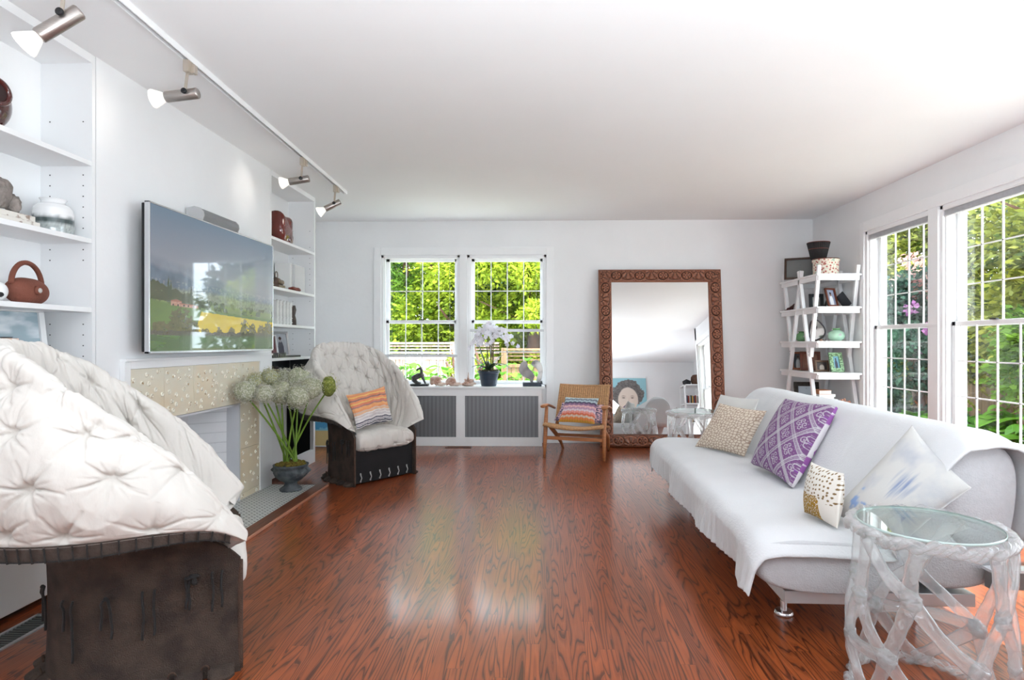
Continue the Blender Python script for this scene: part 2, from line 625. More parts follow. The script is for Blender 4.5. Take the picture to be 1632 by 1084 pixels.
# far wall, one opening per window pair
FO = (-1.90, 0.065, 0.66, 2.225)
mb = MB()
mb.box(LW, FO[0], FY, FY + 0.2, 0, CZ).box(FO[1], RX + 0.2, FY, FY + 0.2, 0, CZ)
mb.box(FO[0], FO[1], FY, FY + 0.2, 0, FO[2]).box(FO[0], FO[1], FY, FY + 0.2, FO[3], CZ)
struct('wall_far', mb, M['wall'])
RO = (3.80, 5.83, 0.42, 2.27)
mb = MB()
R2 = (1.66, 3.56)
mb.box(RX, RX + 0.2, RO[1], FY, 0, CZ).box(RX, RX + 0.2, R2[1], RO[0], 0, CZ).box(RX, RX + 0.2, 1.5, R2[0], 0, CZ)
mb.box(RX, RX + 0.2, R2[0], R2[1], 0, RO[2]).box(RX, RX + 0.2, R2[0], R2[1], RO[3], CZ)
mb.box(RX, RX + 0.2, RO[0], RO[1], 0, RO[2]).box(RX, RX + 0.2, RO[0], RO[1], RO[3], CZ)
struct('wall_right', mb, M['wall'])
mb = MB().box(RX, RXB + 0.2, 1.5, 1.6, 0, CZ)
struct('wall_right_back', mb, M['wall'])
mb = MB()
mb.box(RXB, RXB + 0.2, RY, 1.5, 0, CZ)
struct('wall_back_right', mb, M['wall'])
mb = MB().box(LW, RXB + 0.2, RY - 0.2, RY, 0, CZ)
struct('wall_rear', mb, M['wall'])
mb = MB().box(LW - 0.2, LW, RY - 0.2, FY + 0.2, 0, CZ)
struct('wall_left', mb, M['wall'])
# chimney breast with the firebox recess
by0, by1 = 2.92, 4.83
fo0, fo1, foz = 3.42, 4.30, 0.735
mb = MB()
mb.box(LW, LX, by0, by1, 1.1, CZ)
mb.box(LW, LX, by0, fo0, 0, 1.1).box(LW, LX, fo1, by1, 0, 1.1).box(LW, LX, fo0, fo1, foz, 1.1)
struct('wall_fireplace', mb, M['wall'])
# firebox: back leaning forward at the top, splayed sides, brick floor
mb = MB()
A = [(-2.29, fo0 + 0.0), (-2.62, 3.62), (-2.62, 4.10), (-2.29, fo1)]
top = [(-2.29, fo0), (-2.50, 3.60), (-2.50, 4.14), (-2.29, fo1)]
vs = [(x, y, 0.012) for x, y in A] + [(x, y, foz) for x, y in top]
mb.add(vs, [(0, 1, 5, 4), (1, 2, 6, 5), (2, 3, 7, 6), (0, 3, 2, 1), (4, 5, 6, 7)])
struct('trim_4', mb, M['brick'], fixn=False)
# baseboards
def baseboard(name, x0, x1, y0, y1, h=0.11):
    struct(name, MB().box(x0, x1, y0, y1, 0, h), M['trim'], bevel=0.004)
baseboard('baseboard_far', 0.03, RX - 0.016, FY - 0.016, FY, 0.12)
baseboard('baseboard_right', RX - 0.016, RX, 1.6, FY)
baseboard('baseboard_rear', LW, RXB, RY, RY + 0.016)
baseboard('baseboard_left', LW, LW + 0.016, 5.83, FY - 0.016)


# ------------------------------------------------------------------ windows
def window(name, origin, axis, inward, width, z0, z1, zrail, cols, rows_up, rows_low, shade_z=None, casing=True):
    """double hung window. axis: unit vector along the wall, inward: unit vector to the room"""
    ax, inn = Vector(axis), Vector(inward)
    o = Vector(origin)

    def b(m_, a0, a1, d0, d1, h0, h1):
        vs = []
        for a in (a0, a1):
            for d in (d0, d1):
                for h in (h0, h1):
                    p = o + ax * a + inn * d
                    vs.append((p.x, p.y, h))
        m_.add(vs, [(0, 1, 3, 2), (4, 6, 7, 5), (0, 4, 5, 1), (2, 3, 7, 6), (0, 2, 6, 4), (1, 5, 7, 3)])
    root = MB()
    # box frame (jambs, head, sill)
    b(root, 0, 0.03, -0.19, 0.0, z0, z1); b(root, width - 0.03, width, -0.19, 0.0, z0, z1)
    b(root, 0, width, -0.19, 0, z1 - 0.03, z1); b(root, 0, width, -0.2, 0.0, z0, z0 + 0.03)
    # parting stops
    b(root, 0.03, 0.045, -0.05, -0.02, z0, z1); b(root, width - 0.045, width - 0.03, -0.05, -0.02, z0, z1)
    fr = struct(name, root, M['trim'], bevel=0.002)
    s = 0.04
    for nm, d, h0, h1, rows in (('upper_sash', -0.125, zrail - 0.02, z1 - 0.03, rows_up), ('lower_sash', -0.085, z0 + 0.03, zrail + 0.02, rows_low)):
        m_ = MB()
        a0, a1 = 0.035, width - 0.035
        b(m_, a0, a0 + s, d - 0.017, d + 0.017, h0, h1); b(m_, a1 - s, a1, d - 0.017, d + 0.017, h0, h1)
        b(m_, a0, a1, d - 0.017, d + 0.017, h0, h0 + s); b(m_, a0, a1, d - 0.017, d + 0.017, h1 - s * 0.85, h1)
        sash = m_.build(nm, M['trim'], fr, world=True, bevel=0.002)
        g = MB()
        for i in range(1, cols):
            a = a0 + s + (a1 - a0 - 2 * s) * i / cols
            b(g, a - 0.005, a + 0.005, d - 0.005, d + 0.005, h0 + s, h1 - s * 0.85)
        for i in range(1, rows):
            h = h0 + s + (h1 - h0 - 1.85 * s) * i / rows
            b(g, a0 + s, a1 - s, d - 0.005, d + 0.005, h - 0.005, h + 0.005)
        g.build('muntins', M['trim'], sash, world=True)
        p = MB()
        b(p, a0 + s, a1 - s, d - 0.002, d + 0.002, h0 + s, h1 - s * 0.85)
        p.build('glass_pane', M['pane'], sash, world=True)
    lk = MB(); b(lk, width / 2 - 0.03, width / 2 + 0.03, -0.07, -0.05, zrail + 0.02, zrail + 0.03)
    lk.build('sash_lock', M['black'], fr, world=True)
    return fr


ww = (FO[1] - FO[0] - 0.09) / 2
window('window_1', (FO[0], FY, 0), (1, 0, 0), (0, -1, 0), ww, 0.66, 2.225, 1.435, 4, 2, 2)
window('window_2', (FO[1] - ww, FY, 0), (1, 0, 0), (0, -1, 0), ww, 0.66, 2.225, 1.435, 4, 2, 2)
wr = (RO[1] - RO[0] - 0.12) / 2
window('window_3', (RX, RO[1], 0), (0, -1, 0), (-1, 0, 0), wr, 0.42, 2.27, 1.33, 4, 3, 3)
window('window_4', (RX, RO[0] + wr, 0), (0, -1, 0), (-1, 0, 0), wr, 0.42, 2.27, 1.33, 4, 3, 3)
wq = (R2[1] - R2[0] - 0.12) / 2
window('window_5', (RX, R2[1], 0), (0, -1, 0), (-1, 0, 0), wq, 0.42, 2.27, 1.33, 4, 3, 3)
window('window_6', (RX, R2[0] + wq, 0), (0, -1, 0), (-1, 0, 0), wq, 0.42, 2.27, 1.33, 4, 3, 3)
# casings and mullion posts
mb = MB()
t = 0.02
mb.box(FO[0] - 0.085, FO[0], FY - t, FY, 0.68, 2.315).box(FO[1], FO[1] + 0.085, FY - t, FY, 0.0, 2.315)
mb.box(FO[0], FO[1], FY - t, FY, 2.225, 2.315)
mb.box(FO[0] + ww, FO[1] - ww, FY - t, FY + 0.18, 0.66, 2.225)
struct('trim_1', mb, M['trim'], bevel=0.003)
mb = MB()
mb.box(RX - t, RX, RO[1], RO[1] + 0.075, 0.11, 2.37).box(RX - t, RX, R2[1], RO[0], 0.11, 2.37)
mb.box(RX - t, RX, RO[0], RO[1], 2.27, 2.37).box(RX - t, RX, R2[0] - 0.08, R2[1], 2.27, 2.37).box(RX - t, RX, R2[0] - 0.08, R2[0], 0.11, 2.27).box(RX - t, RX + 0.18, R2[0] + wq, R2[1] - wq, 0.42, 2.27)
mb.box(RX - t, RX + 0.18, RO[0] + wr, RO[1] - wr, 0.42, 2.27)
mb.box(RX - 0.035, RX + 0.0, R2[0] - 0.08, RO[1] + 0.075, 0.385, 0.42)
mb.box(RX - 0.012, RX, R2[0] - 0.08, RO[1] + 0.075, 0.11, 0.385)
struct('trim_2', mb, M['trim'], bevel=0.003)
# window shades: cellular shade stacked at the head with loose bottom rail on lift cords
def shade(label, origin, axis, inward, a0, a1, ztop, zbot, stack=0.03, sag=0.03):
    ax, inn = Vector(axis), Vector(inward)
    o = Vector(origin)
    mid = o + ax * ((a0 + a1) / 2) + inn * -0.01
    r = thing('window_shade', label, 'window shade', (mid.x, mid.y, zbot))

    def bb(nm, m_, A0, A1, d0, d1, h0, h1, bev=0.003):
        q = MB()
        vs = []
        for a in (A0, A1):
            for d in (d0, d1):
                for h in (h0, h1):
                    p = o + ax * a + inn * d
                    vs.append((p.x, p.y, h))
        q.add(vs, [(0, 1, 3, 2), (4, 6, 7, 5), (0, 4, 5, 1), (2, 3, 7, 6), (0, 2, 6, 4), (1, 5, 7, 3)])
        return q.build(nm, m_, r, world=True, bevel=bev)
    bb('headrail', M['trim'], a0, a1, -0.04, -0.004, ztop - 0.03, ztop)
    if stack > 0.035:
        q = MB()
        n = max(3, int(stack / 0.011))
        for i in range(n):
            z = ztop - 0.03 - (i + 0.5) * (stack - 0.03) / n
            vs = []
            for a in (a0 + 0.005, a1 - 0.005):
                for d, h in ((-0.036, z), (-0.022, z + 0.006), (-0.008, z), (-0.022, z - 0.006)):
                    p = o + ax * a + inn * d
                    vs.append((p.x, p.y, h))
            q.add(vs, [(0, 1, 2, 3), (7, 6, 5, 4), (0, 4, 5, 1), (1, 5, 6, 2), (2, 6, 7, 3), (3, 7, 4, 0)])
        q.build('fabric_stack', M['shade'], r, world=True)
    if zbot < ztop - stack - 0.05:
        q = MB()
        for f in (0.12, 0.5, 0.88):
            p = o + ax * (a0 + (a1 - a0) * f) + inn * -0.02
            q.tube([(p.x, p.y, ztop - 0.02), (p.x, p.y, zbot)], 0.0008, 5)
        q.build('lift_cord', M['trim'], r, world=True)
        bb('bottom_rail', M['shade'], a0, a1, -0.042, -0.002, zbot, zbot + 0.032)
        for a in (a0 - 0.008, a1 + 0.008):
            p = o + ax * a + inn * -0.02
            MB().cbox((p.x, p.y, zbot + 0.018), (0.02, 0.02, 0.05)).build('end_cap', M['trim'], r, world=True)
    return r


M['shade'] = mat('pale_grey_shade_fabric', (0.72, 0.72, 0.74), 0.6, var=0.08, scale=30)
shade('white shade on the left far window, its bottom rail hanging low near the sill', (FO[0], FY, 0), (1, 0, 0), (0, -1, 0), 0.012, ww - 0.012, 2.215, 1.015)
shade('white shade on the far window behind the orchid, bottom rail at orchid blossom height', (FO[1] - ww, FY, 0), (1, 0, 0), (0, -1, 0), 0.012, ww - 0.012, 2.215, 1.315)
shade('raised white shade stacked at the head of the right wall window beside the ladder shelf', (RX, RO[1], 0), (0, -1, 0), (-1, 0, 0), 0.012, wr - 0.012, 2.26, 2.18, stack=0.08)
shade('raised white shade at the head of the right wall window nearest the glass-topped table', (RX, RO[0] + wr, 0), (0, -1, 0), (-1, 0, 0), 0.012, wr - 0.012, 2.26, 2.18, stack=0.08)

# ================================================================== RADIATOR COVER
def grille_mat():
    m, nt, N, L, b = node_mat('grey_metal_mesh')
    g = N.new('ShaderNodeNewGeometry')
    sp = N.new('ShaderNodeSeparateXYZ'); L.new(g.outputs['Position'], sp.inputs[0])
    w = math_node(N, L, 'SINE', math_node(N, L, 'MULTIPLY', sp.outputs[0], 2 * PI / 0.046))
    cr = N.new('ShaderNodeValToRGB')
    cr.color_ramp.elements[0].color = rgba(srgb(112, 114, 118)); cr.color_ramp.elements[1].color = rgba(srgb(138, 140, 143))
    L.new(math_node(N, L, 'ADD', math_node(N, L, 'MULTIPLY', w, 0.35), 0.5), cr.inputs[0])
    L.new(cr.outputs[0], b.inputs['Base Color'])
    fine = N.new('ShaderNodeTexVoronoi'); fine.inputs['Scale'].default_value = 260
    L.new(g.outputs['Position'], fine.inputs['Vector'])
    bp = N.new('ShaderNodeBump'); bp.inputs['Strength'].default_value = 0.4; bp.inputs['Distance'].default_value = 0.002
    L.new(fine.outputs['Distance'], bp.inputs['Height']); L.new(bp.outputs[0], b.inputs['Normal'])
    b.inputs['Metallic'].default_value = 0.55
    b.inputs['Roughness'].default_value = 0.42
    return m
M['grille'] = grille_mat()
cv = thing('radiator_cover', 'long white radiator cover with grey mesh panels under the far windows', 'radiator cover', (-0.95, 6.83, 0))
cx0, cx1, cy = -1.93, 0.015, 6.712
mb = MB()
mb.box(cx0, cx1, cy, cy + 0.02, 0.0, 0.10).box(cx0, cx1, cy, cy + 0.02, 0.575, 0.66)
for a, b_ in ((cx0, -1.82), (-0.972, -0.871), (-0.029, cx1)):
    mb.box(a, b_, cy, cy + 0.02, 0.1, 0.575)
mb.box(cx0, cx0 + 0.02, cy + 0.02, FY, 0, 0.66).box(cx1 - 0.02, cx1, cy + 0.02, FY - 0.002, 0, 0.66)
mb.build('cover_frame', M['trim'], cv, world=True, bevel=0.002)
box_part('cover_top', M['trim'], cv, cx0 - 0.01, cx1 + 0.035, cy - 0.02, FY - 0.001, 0.66, 0.682, 0.003)
for a, b_ in ((-1.82, -0.972), (-0.871, -0.029)):
    box_part('mesh_panel', M['grille'], cv, a - 0.01, b_ + 0.01, cy + 0.021, cy + 0.028, 0.09, 0.585)

# small brown floor register in front of the cover
def register(label, x0, x1, y0, y1, m1, m2, along='x', n=16):
    r = thing('floor_register', label, 'floor vent', ((x0 + x1) / 2, (y0 + y1) / 2, 0))
    q = MB(); f = 0.014
    q.box(x0, x1, y0, y0 + f, 0.0, 0.006).box(x0, x1, y1 - f, y1, 0, 0.006).box(x0, x0 + f, y0, y1, 0, 0.006).box(x1 - f, x1, y0, y1, 0, 0.006)
    q.build('rim', m1, r, world=True)
    q = MB()
    for i in range(n):
        if along == 'x':
            a = x0 + f + (x1 - x0 - 2 * f) * (i + 0.5) / n
            q.box(a - 0.003, a + 0.003, y0 + f, y1 - f, 0.0005, 0.004)
        else:
            a = y0 + f + (y1 - y0 - 2 * f) * (i + 0.5) / n
            q.box(x0 + f, x1 - f, a - 0.003, a + 0.003, 0.0005, 0.004)
    q.build('louvre', m2, r, world=True)
    MB().box(x0 + f, x1 - f, y0 + f, y1 - f, 0.0002, 0.0008).build('duct_opening', M['black'], r, world=True)
register('small brown slotted floor vent in front of the radiator cover', -1.075, -0.785, 6.575, 6.66, M['walnut'], M['walnut'], 'x', 22)
register('white-rimmed black slotted floor vent beside the left bookcase', -2.185, -2.065, 1.75, 2.50, M['steel_lt'], mat('vent_slat_grey', (0.12, 0.125, 0.12), 0.4), 'y', 40)

# ================================================================== BOOKCASES
hole = mat('shelf_pin_hole', (0.03, 0.03, 0.03), 0.8)
def bookcase(label, y0, y1, shelves, cab=0.72, near=False, x_back=-2.52):
    r = thing('bookcase', label, 'bookcase', ((LX + x_back) / 2, (y0 + y1) / 2, 0))
    pt = 0.022
    for nm, a in (('side_panel', y0), ('side_panel', y1 - pt)):
        q = MB().box(x_back, LX, a, a + pt, 0, CZ - 0.002)
        q.use(1)
        for i in range(27):
            z = 0.9 + 0.0535 * i
            if any(abs(z - s) < 0.05 for s in shelves) or (int(z * 7) % 5 == 0):
                continue
            for x in (LX - 0.045, x_back + 0.055):
                q.cbox((x, a - 0.0004 if a > y0 else a + pt + 0.0004, z), (0.0055, 0.0012, 0.0055))
        q.build(nm, [M['shelf'], hole], r, world=True)
    box_part('back_panel', M['shelf'], r, x_back, x_back + 0.008, y0 + pt, y1 - pt, 0.1, CZ - 0.002)
    box_part('top_panel', M['shelf'], r, x_back + 0.008, LX, y0 + pt, y1 - pt, CZ - 0.045, CZ - 0.002)
    for z in shelves:
        box_part('shelf', M['shelf'], r, x_back + 0.008, LX - 0.001, y0 + pt, y1 - pt, z - 0.024, z, 0.001)
    return r


SH = (2.092, 1.703, 1.358, 1.052)
bc1 = bookcase('tall white built-in bookcase at the left edge, nearest the camera', 1.20, 2.915, SH, near=True)
box_part('cabinet_door', M['shelf'], bc1, LX - 0.022, LX - 0.002, 1.23, 2.06, 0.03, 0.72, 0.002)
box_part('cabinet_door', M['shelf'], bc1, LX - 0.022, LX - 0.002, 2.065, 2.89, 0.03, 0.72, 0.002)
box_part('shelf', M['shelf'], bc1, -2.51, LX - 0.001, 1.222, 2.893, 0.735, 0.76, 0.001)
bc2 = bookcase('white built-in bookcase between the chimney breast and the far wall', 4.835, 5.805, (2.080, 1.662, 1.345, 1.052))
box_part('shelf', M['shelf'], bc2, -2.51, LX - 0.001, 4.857, 5.783, 0.86, 0.885, 0.001)
dp = box_part('cabinet_door', M['shelf'], bc2, LX - 0.02, LX + 0.0, 4.85, 5.10, 0.04, 0.86, 0.002)
mb = MB()
mb.box(LX - 0.03, LX + 0.004, 5.11, 5.79, 0.0, 0.13).box(LX - 0.03, LX + 0.004, 5.11, 5.79, 0.80, 0.86).box(LX - 0.03, LX + 0.004, 5.75, 5.79, 0.13, 0.8).box(LX - 0.03, LX + 0.004, 5.11, 5.14, 0.13, 0.8)
mb.build('cabinet_frame', M['shelf'], bc2, world=True)
box_part('recess_dark_sheet', M['black'], bc2, -2.505, -2.49, 5.11, 5.78, 0.02, 0.855)
box_part('recess_dark_sheet', M['black'], bc2, -2.49, LX - 0.03, 5.765, 5.78, 0.02, 0.855)
box_part('recess_dark_sheet', M['dark'], bc2, -2.505, -2.495, 4.86, 5.78, 0.89, 1.025)  # near-black sheets put the compartment's shade into colour
box_part('recess_dark_sheet', M['dark'], bc2, -2.49, LX - 0.02, 5.772, 5.782, 0.89, 1.025)

# ================================================================== FIREPLACE
MX = LX + 0.03
fp = thing('fireplace_surround', 'white fireplace surround faced with cream bubbled tiles under the television', 'fireplace', (LX + 0.02, 3.9, 0))
mb = MB()
my0, my1 = 3.085, 4.80
ty0, ty1, tz = 3.13, 4.60, 1.038
mb.box(LX, MX, my0, ty0, 0.014, 1.08).box(LX, MX, ty1, my1, 0.014, 1.08).box(LX, MX, ty0, ty1, tz, 1.08)
mb.box(LX, MX + 0.01, my0, my1, 1.08, 1.095)
mb.build('surround_frame', M['trim'], fp, world=True, bevel=0.002)
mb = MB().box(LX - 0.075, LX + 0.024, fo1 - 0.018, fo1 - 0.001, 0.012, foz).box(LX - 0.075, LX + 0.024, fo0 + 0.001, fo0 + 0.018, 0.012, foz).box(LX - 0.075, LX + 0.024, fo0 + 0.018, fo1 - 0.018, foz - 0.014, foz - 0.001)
mb.build('opening_lining', mat('shaded_grey_lining', (0.66, 0.67, 0.70), 0.35, 0.1), fp, world=True)  # white jamb returns greyed; their shade is put into the colour
M['cream_tile'] = mat('cream_glazed_tile', srgb(232, 214, 184), 0.3, var=0.0, col2=srgb(228, 222, 204), scale=2.6, coat=0.4)
tilegrout = mat('pale_grout', srgb(240, 236, 222), 0.7)
TX = LX + 0.022
rt = random.Random(3)
def tile(y0, y1, z0, z1, n):
    g = 0.0015
    q = MB().box(LX, TX, y0 + g, y1 - g, z0 + g, z1 - g)
    q.use(1)
    pts = []
    tries = 0
    while len(pts) < n and tries < 400:
        tries += 1
        y, z = rt.uniform(y0 + 0.025, y1 - 0.02), rt.uniform(z0 + 0.02, z1 - 0.02)
        if all((y - a) ** 2 + (z - b_) ** 2 > 0.0017 for a, b_ in pts):
            pts.append((y, z))
    for y, z in pts:
        rr = rt.uniform(0.0095, 0.0115)
        for k, (rad, xx) in enumerate(((rr, 0.004),)):
            # raised ring with a hollow centre
            path = [(TX + 0.0015, y + rr * math.cos(a), z + rr * math.sin(a)) for a in [2 * PI * i / 12 for i in range(12)]]
            q.tube(path, 0.0042, 8, closed=True)
        q.blob((TX + 0.001, y, z), (0.002, 0.0042, 0.0042), 1)
    o_ = q.build('tile', [M['cream_tile'], M['bubble']], fp, world=True, smooth=True)
    o_.data.set_sharp_from_angle(angle=0.9)
M['bubble'] = mat('pearly_bubble', srgb(246, 240, 224), 0.12, coat=1.0, var=0.0, col2=srgb(196, 170, 134), scale=55, lo=0.36, hi=0.46)
tw = (ty1 - ty0) / 5
for i in range(5):
    tile(ty0 + i * tw, ty0 + (i + 1) * tw, foz, tz, 20)
for z0, z1, n in ((0.39, foz, 13), (0.06, 0.39, 13)):
    tile(ty0, fo0, z0, z1, n)
    tile(fo1, ty1, z0, z1, n)
tile(fo1, ty1, 0.014, 0.06, 2); tile(ty0, fo0, 0.014, 0.06, 2)

hr = thing('hearth', 'hearth of grey and white mosaic with a brown wooden border', 'hearth', (-2.0, 3.8, 0))
box_part('mosaic_slab', M['mosaic'], hr, LX, -1.85, 2.93, 4.795, 0.0005, 0.014)
box_part('mosaic_slab', M['mosaic'], hr, -2.3, LX, fo0 + 0.02, fo1 - 0.02, 0.0005, 0.0115)
box_part('wood_border', M['walnut'], hr, -1.85, -1.762, 2.93, 4.86, 0.0005, 0.018, 0.002)
box_part('border_edge', M['redwood'], hr, -1.762, -1.745, 2.93, 4.80, 0.0005, 0.016, 0.004)
box_part('wood_border', M['walnut'], hr, LX + 0.03, -1.85, 4.795, 4.83, 0.0005, 0.016, 0.002)

# ================================================================== TELEVISION
def lerp(a, b_, t):
    return a + (b_ - a) * t
def fbm(x, y, o=4, seed=0):
    """numpy value noise"""
    tot = np.zeros_like(x); amp = 0.5; f = 1.0
    for k in range(o):
        xi = np.floor(x * f + 37.1 * k + seed); yi = np.floor(y * f + 17.7 * k + seed)
        xf = x * f + 37.1 * k + seed - xi; yf = y * f + 17.7 * k + seed - yi
        xf = xf * xf * (3 - 2 * xf); yf = yf * yf * (3 - 2 * yf)
        def h(a, b):
            return np.modf(np.abs(np.sin(a * 127.1 + b * 311.7) * 43758.5453))[0]
        v = (h(xi, yi) * (1 - xf) + h(xi + 1, yi) * xf) * (1 - yf) + (h(xi, yi + 1) * (1 - xf) + h(xi + 1, yi + 1) * xf) * yf
        tot += v * amp; amp *= 0.5; f *= 2
    return tot
def S(r, g, b_):
    return np.array(srgb(r, g, b_))
def paint(mask, col, c):
    m_ = np.clip(mask, 0, 1)[..., None]
    return c * (1 - m_) + col * m_
def picture(name, parent, P00, P10, P01, nu, nv, fn, m, nudge=None, back=0.004):
    """flat coloured panel with real thickness. P00 lower left, P10 lower right, P01 upper left (world)"""
    P00, P10, P01 = Vector(P00), Vector(P10), Vector(P01)
    eu, ev = P10 - P00, P01 - P00
    nrm = eu.cross(ev).normalized()
    U, V = np.meshgrid(np.linspace(0, 1, nu), np.linspace(0, 1, nv))
    col = fn(U, V)
    q = MB()
    vs = [P00 + eu * (i / (nu - 1)) + ev * (j / (nv - 1)) for j in range(nv) for i in range(nu)]
    fs = [(j * nu + i, j * nu + i + 1, (j + 1) * nu + i + 1, (j + 1) * nu + i) for j in range(nv - 1) for i in range(nu - 1)]
    n = len(vs)
    vs += [p - nrm * back for p in (P00, P10, P10 + ev, P01)]
    a, b_, c_, d_ = 0, nu - 1, nu * nv - 1, nu * (nv - 1)
    fs += [(n + 3, n + 2, n + 1, n)]
    q.add(vs, fs)
    cc = np.ones((len(vs), 4), np.float32)
    cc[:nu * nv, :3] = col.reshape(-1, 3)
    cc[nu * nv:, :3] = 0.1
    return q.build(name, m, parent, world=parent is not None, cols=cc, fixn=False)
def landscape(U, V):
    n1 = fbm(U * 5, V * 5, 5); n2 = fbm(U * 85, V * 60, 4, 5); n3 = fbm(U * 22, V * 12, 5, 9); n4 = fbm(U * 34, V * 22, 5, 3)
    c = np.zeros(U.shape + (3,))
    t = np.clip((V - 0.55) / 0.45, 0, 1)[..., None]
    c[:] = S(122, 122, 130) * (1 - t) + S(84, 104, 122) * t
    fx = fbm(U * 7, U * 0, 5, 2); fy = fbm(U * 10, U * 0, 5, 12)
    ridge = 0.68 - 0.16 * U - 0.06 * np.clip((U - 0.25) * 2, 0, 1) + 0.07 * (fx - 0.45)
    c = paint((ridge - V) * 25, S(104, 110, 122) * (0.8 + 0.4 * n3[..., None]), c)
    c = paint((0.60 - 0.20 * U + 0.08 * (fy - 0.45) - V) * 30, S(80, 92, 106) * (0.65 + 0.7 * n3[..., None]), c)
    c = paint(np.where((n2 > 0.54) & (V < 0.50) & (V > 0.40), 0.22, 0), S(160, 158, 152), c)
    # wooded valley floor
    c = paint((0.47 - 0.03 * U + 0.04 * (fx - 0.45) - V) * 30, S(112, 116, 100) * (0.5 + 1.0 * n2[..., None]) + S(40, 40, 36) * n4[..., None], c)
    c = paint((0.40 - 0.05 * U + 0.02 * (fy - 0.45) - V) * 40, S(112, 124, 78) * (0.75 + 0.5 * n1[..., None]), c)
    c = paint(np.where((n4 > 0.50) & (V < 0.41 - 0.05 * U) & (V > 0.30), 0.85, 0), S(72, 78, 50) * (0.5 + 1.0 * n2[..., None]), c)
    # tree belt on the left, cypresses
    edge = 0.47 - 0.22 * U + 0.09 * (fbm(U * 30, U * 0, 4, 3) - 0.4)
    c = paint(np.where((V < edge) & (V > 0.36 - 0.1 * U) & (U < 0.40), 1.0, 0), S(66, 70, 42) * (0.45 + 1.1 * n2[..., None]), c)
    for u0, h in ((0.11, 0.05), (0.125, 0.03), (0.26, 0.0), (0.30, 0.01)):
        c = paint(np.where((np.abs(U - u0) < 0.007 * np.clip((0.48 + h - V) / 0.05, 0, 1) * (0.5 + n2)) & (V > 0.38), 1, 0), S(50, 60, 38), c)
    # green fields
    c = paint((0.365 - 0.15 * U - V) * 60, S(88, 108, 54) * (0.8 + 0.4 * n1[..., None]), c)
    c = paint(np.where(U > 0.33, (0.325 - 0.05 * (U - 0.3) - V) * 60, 0), S(98, 116, 66) * (0.8 + 0.4 * n1[..., None]), c)
    # farmhouse
    hs = (U > 0.125) & (U < 0.195) & (V > 0.325) & (V < 0.372 - np.abs(U - 0.16) * 0.35)
    hs2 = (U > 0.18) & (U < 0.31) & (V > 0.318) & (V < 0.348 - 0.05 * (U - 0.18))
    c = paint(np.where(hs | hs2, 1.0, 0), S(164, 126, 108) * (0.75 + 0.5 * n2[..., None]), c)
    c = paint(np.where((hs2 & (V > 0.335)) | (hs & (V > 0.352)), 1.0, 0), S(140, 96, 80), c)
    for u0 in (0.14, 0.17, 0.21, 0.24, 0.275): c = paint(np.where((np.abs(U - u0) < 0.005) & (V > 0.326) & (V < 0.338), 1.0, 0), S(70, 56, 52), c)
    # yellow rape field
    yf = (U > 0.285 + (V - 0.13) * 0.28) & (V < 0.30 - 0.045 * (U - 0.3) / 0.7) & (V > 0.125)
    c = paint(np.where(yf, 1.0, 0), S(188, 164, 30) * (0.8 + 0.35 * n1[..., None]) + S(60, 60, 40) * 0.4 * n4[..., None], c)
    # bushes: ragged clumps
    for u0, w_, h in ((0.06, 0.07, 0.10), (0.19, 0.11, 0.22), (0.27, 0.06, 0.13), (0.58, 0.04, 0.08), (0.70, 0.05, 0.17), (0.77, 0.06, 0.13), (0.87, 0.05, 0.12), (0.95, 0.07, 0.17), (0.36, 0.04, 0.06), (0.47, 0.03, 0.07)):
        g_ = np.clip(1 - ((U - u0) / w_) ** 2 - ((V - 0.12) / h) ** 2, 0, 1)
        c = paint(np.where((g_ ** 0.5 * 0.75 + n2 * 0.9 > 0.82) & (V > 0.118), 0.9, 0), S(84, 80, 50) * (0.5 + 1.0 * n2[..., None]), c)
    c = paint(np.where((V < 0.128 + 0.03 * n4) & (V > 0.10), 1.0, 0), S(74, 68, 48) * (0.6 + 0.8 * n2[..., None]), c)
    c = paint((0.115 - V) * 150, S(66, 92, 36) * (0.75 + 0.45 * fbm(U * 6, V * 40, 3, 8)[..., None]), c)
    return c
TVX = LX + 0.125
a_ = onX(238, 315, TVX); b_ = onX(436, 391, TVX)
tvy0, tvy1, tvz0, tvz1 = a_.y, b_.y, 1.122, 1.955
tv = thing('television', 'large flat television above the fireplace showing a landscape with a yellow field', 'television', (TVX - 0.05, (tvy0 + tvy1) / 2, tvz0))
mb = MB()
bz = 0.009
mb.box(TVX - 0.028, TVX, tvy0, tvy1, tvz0, tvz0 + bz * 1.5).box(TVX - 0.028, TVX, tvy0, tvy1, tvz1 - bz, tvz1).box(TVX - 0.028, TVX, tvy0, tvy0 + bz, tvz0, tvz1).box(TVX - 0.028, TVX, tvy1 - bz, tvy1, tvz0, tvz1)
mb.build('bezel', M['silver'], tv, world=True, bevel=0.002)
box_part('back_cover', M['black'], tv, TVX - 0.05, TVX - 0.012, tvy0 + 0.008, tvy1 - 0.008, tvz0 + 0.01, tvz1 - 0.008, 0.004)
box_part('wall_bracket', M['black'], tv, LX + 0.0006, TVX - 0.05, (tvy0 + tvy1) / 2 - 0.3, (tvy0 + tvy1) / 2 + 0.3, 1.35, 1.75)
M['screen'] = vcol_mat('tv_screen', rough=0.25, emit=0.2, coat=1.0)
picture('screen', tv, (TVX - 0.004, tvy0 + bz, tvz0 + bz * 1.5), (TVX - 0.004, tvy1 - bz, tvz0 + bz * 1.5), (TVX - 0.004, tvy0 + bz, tvz1 - bz), 420, 240, landscape, M['screen'])
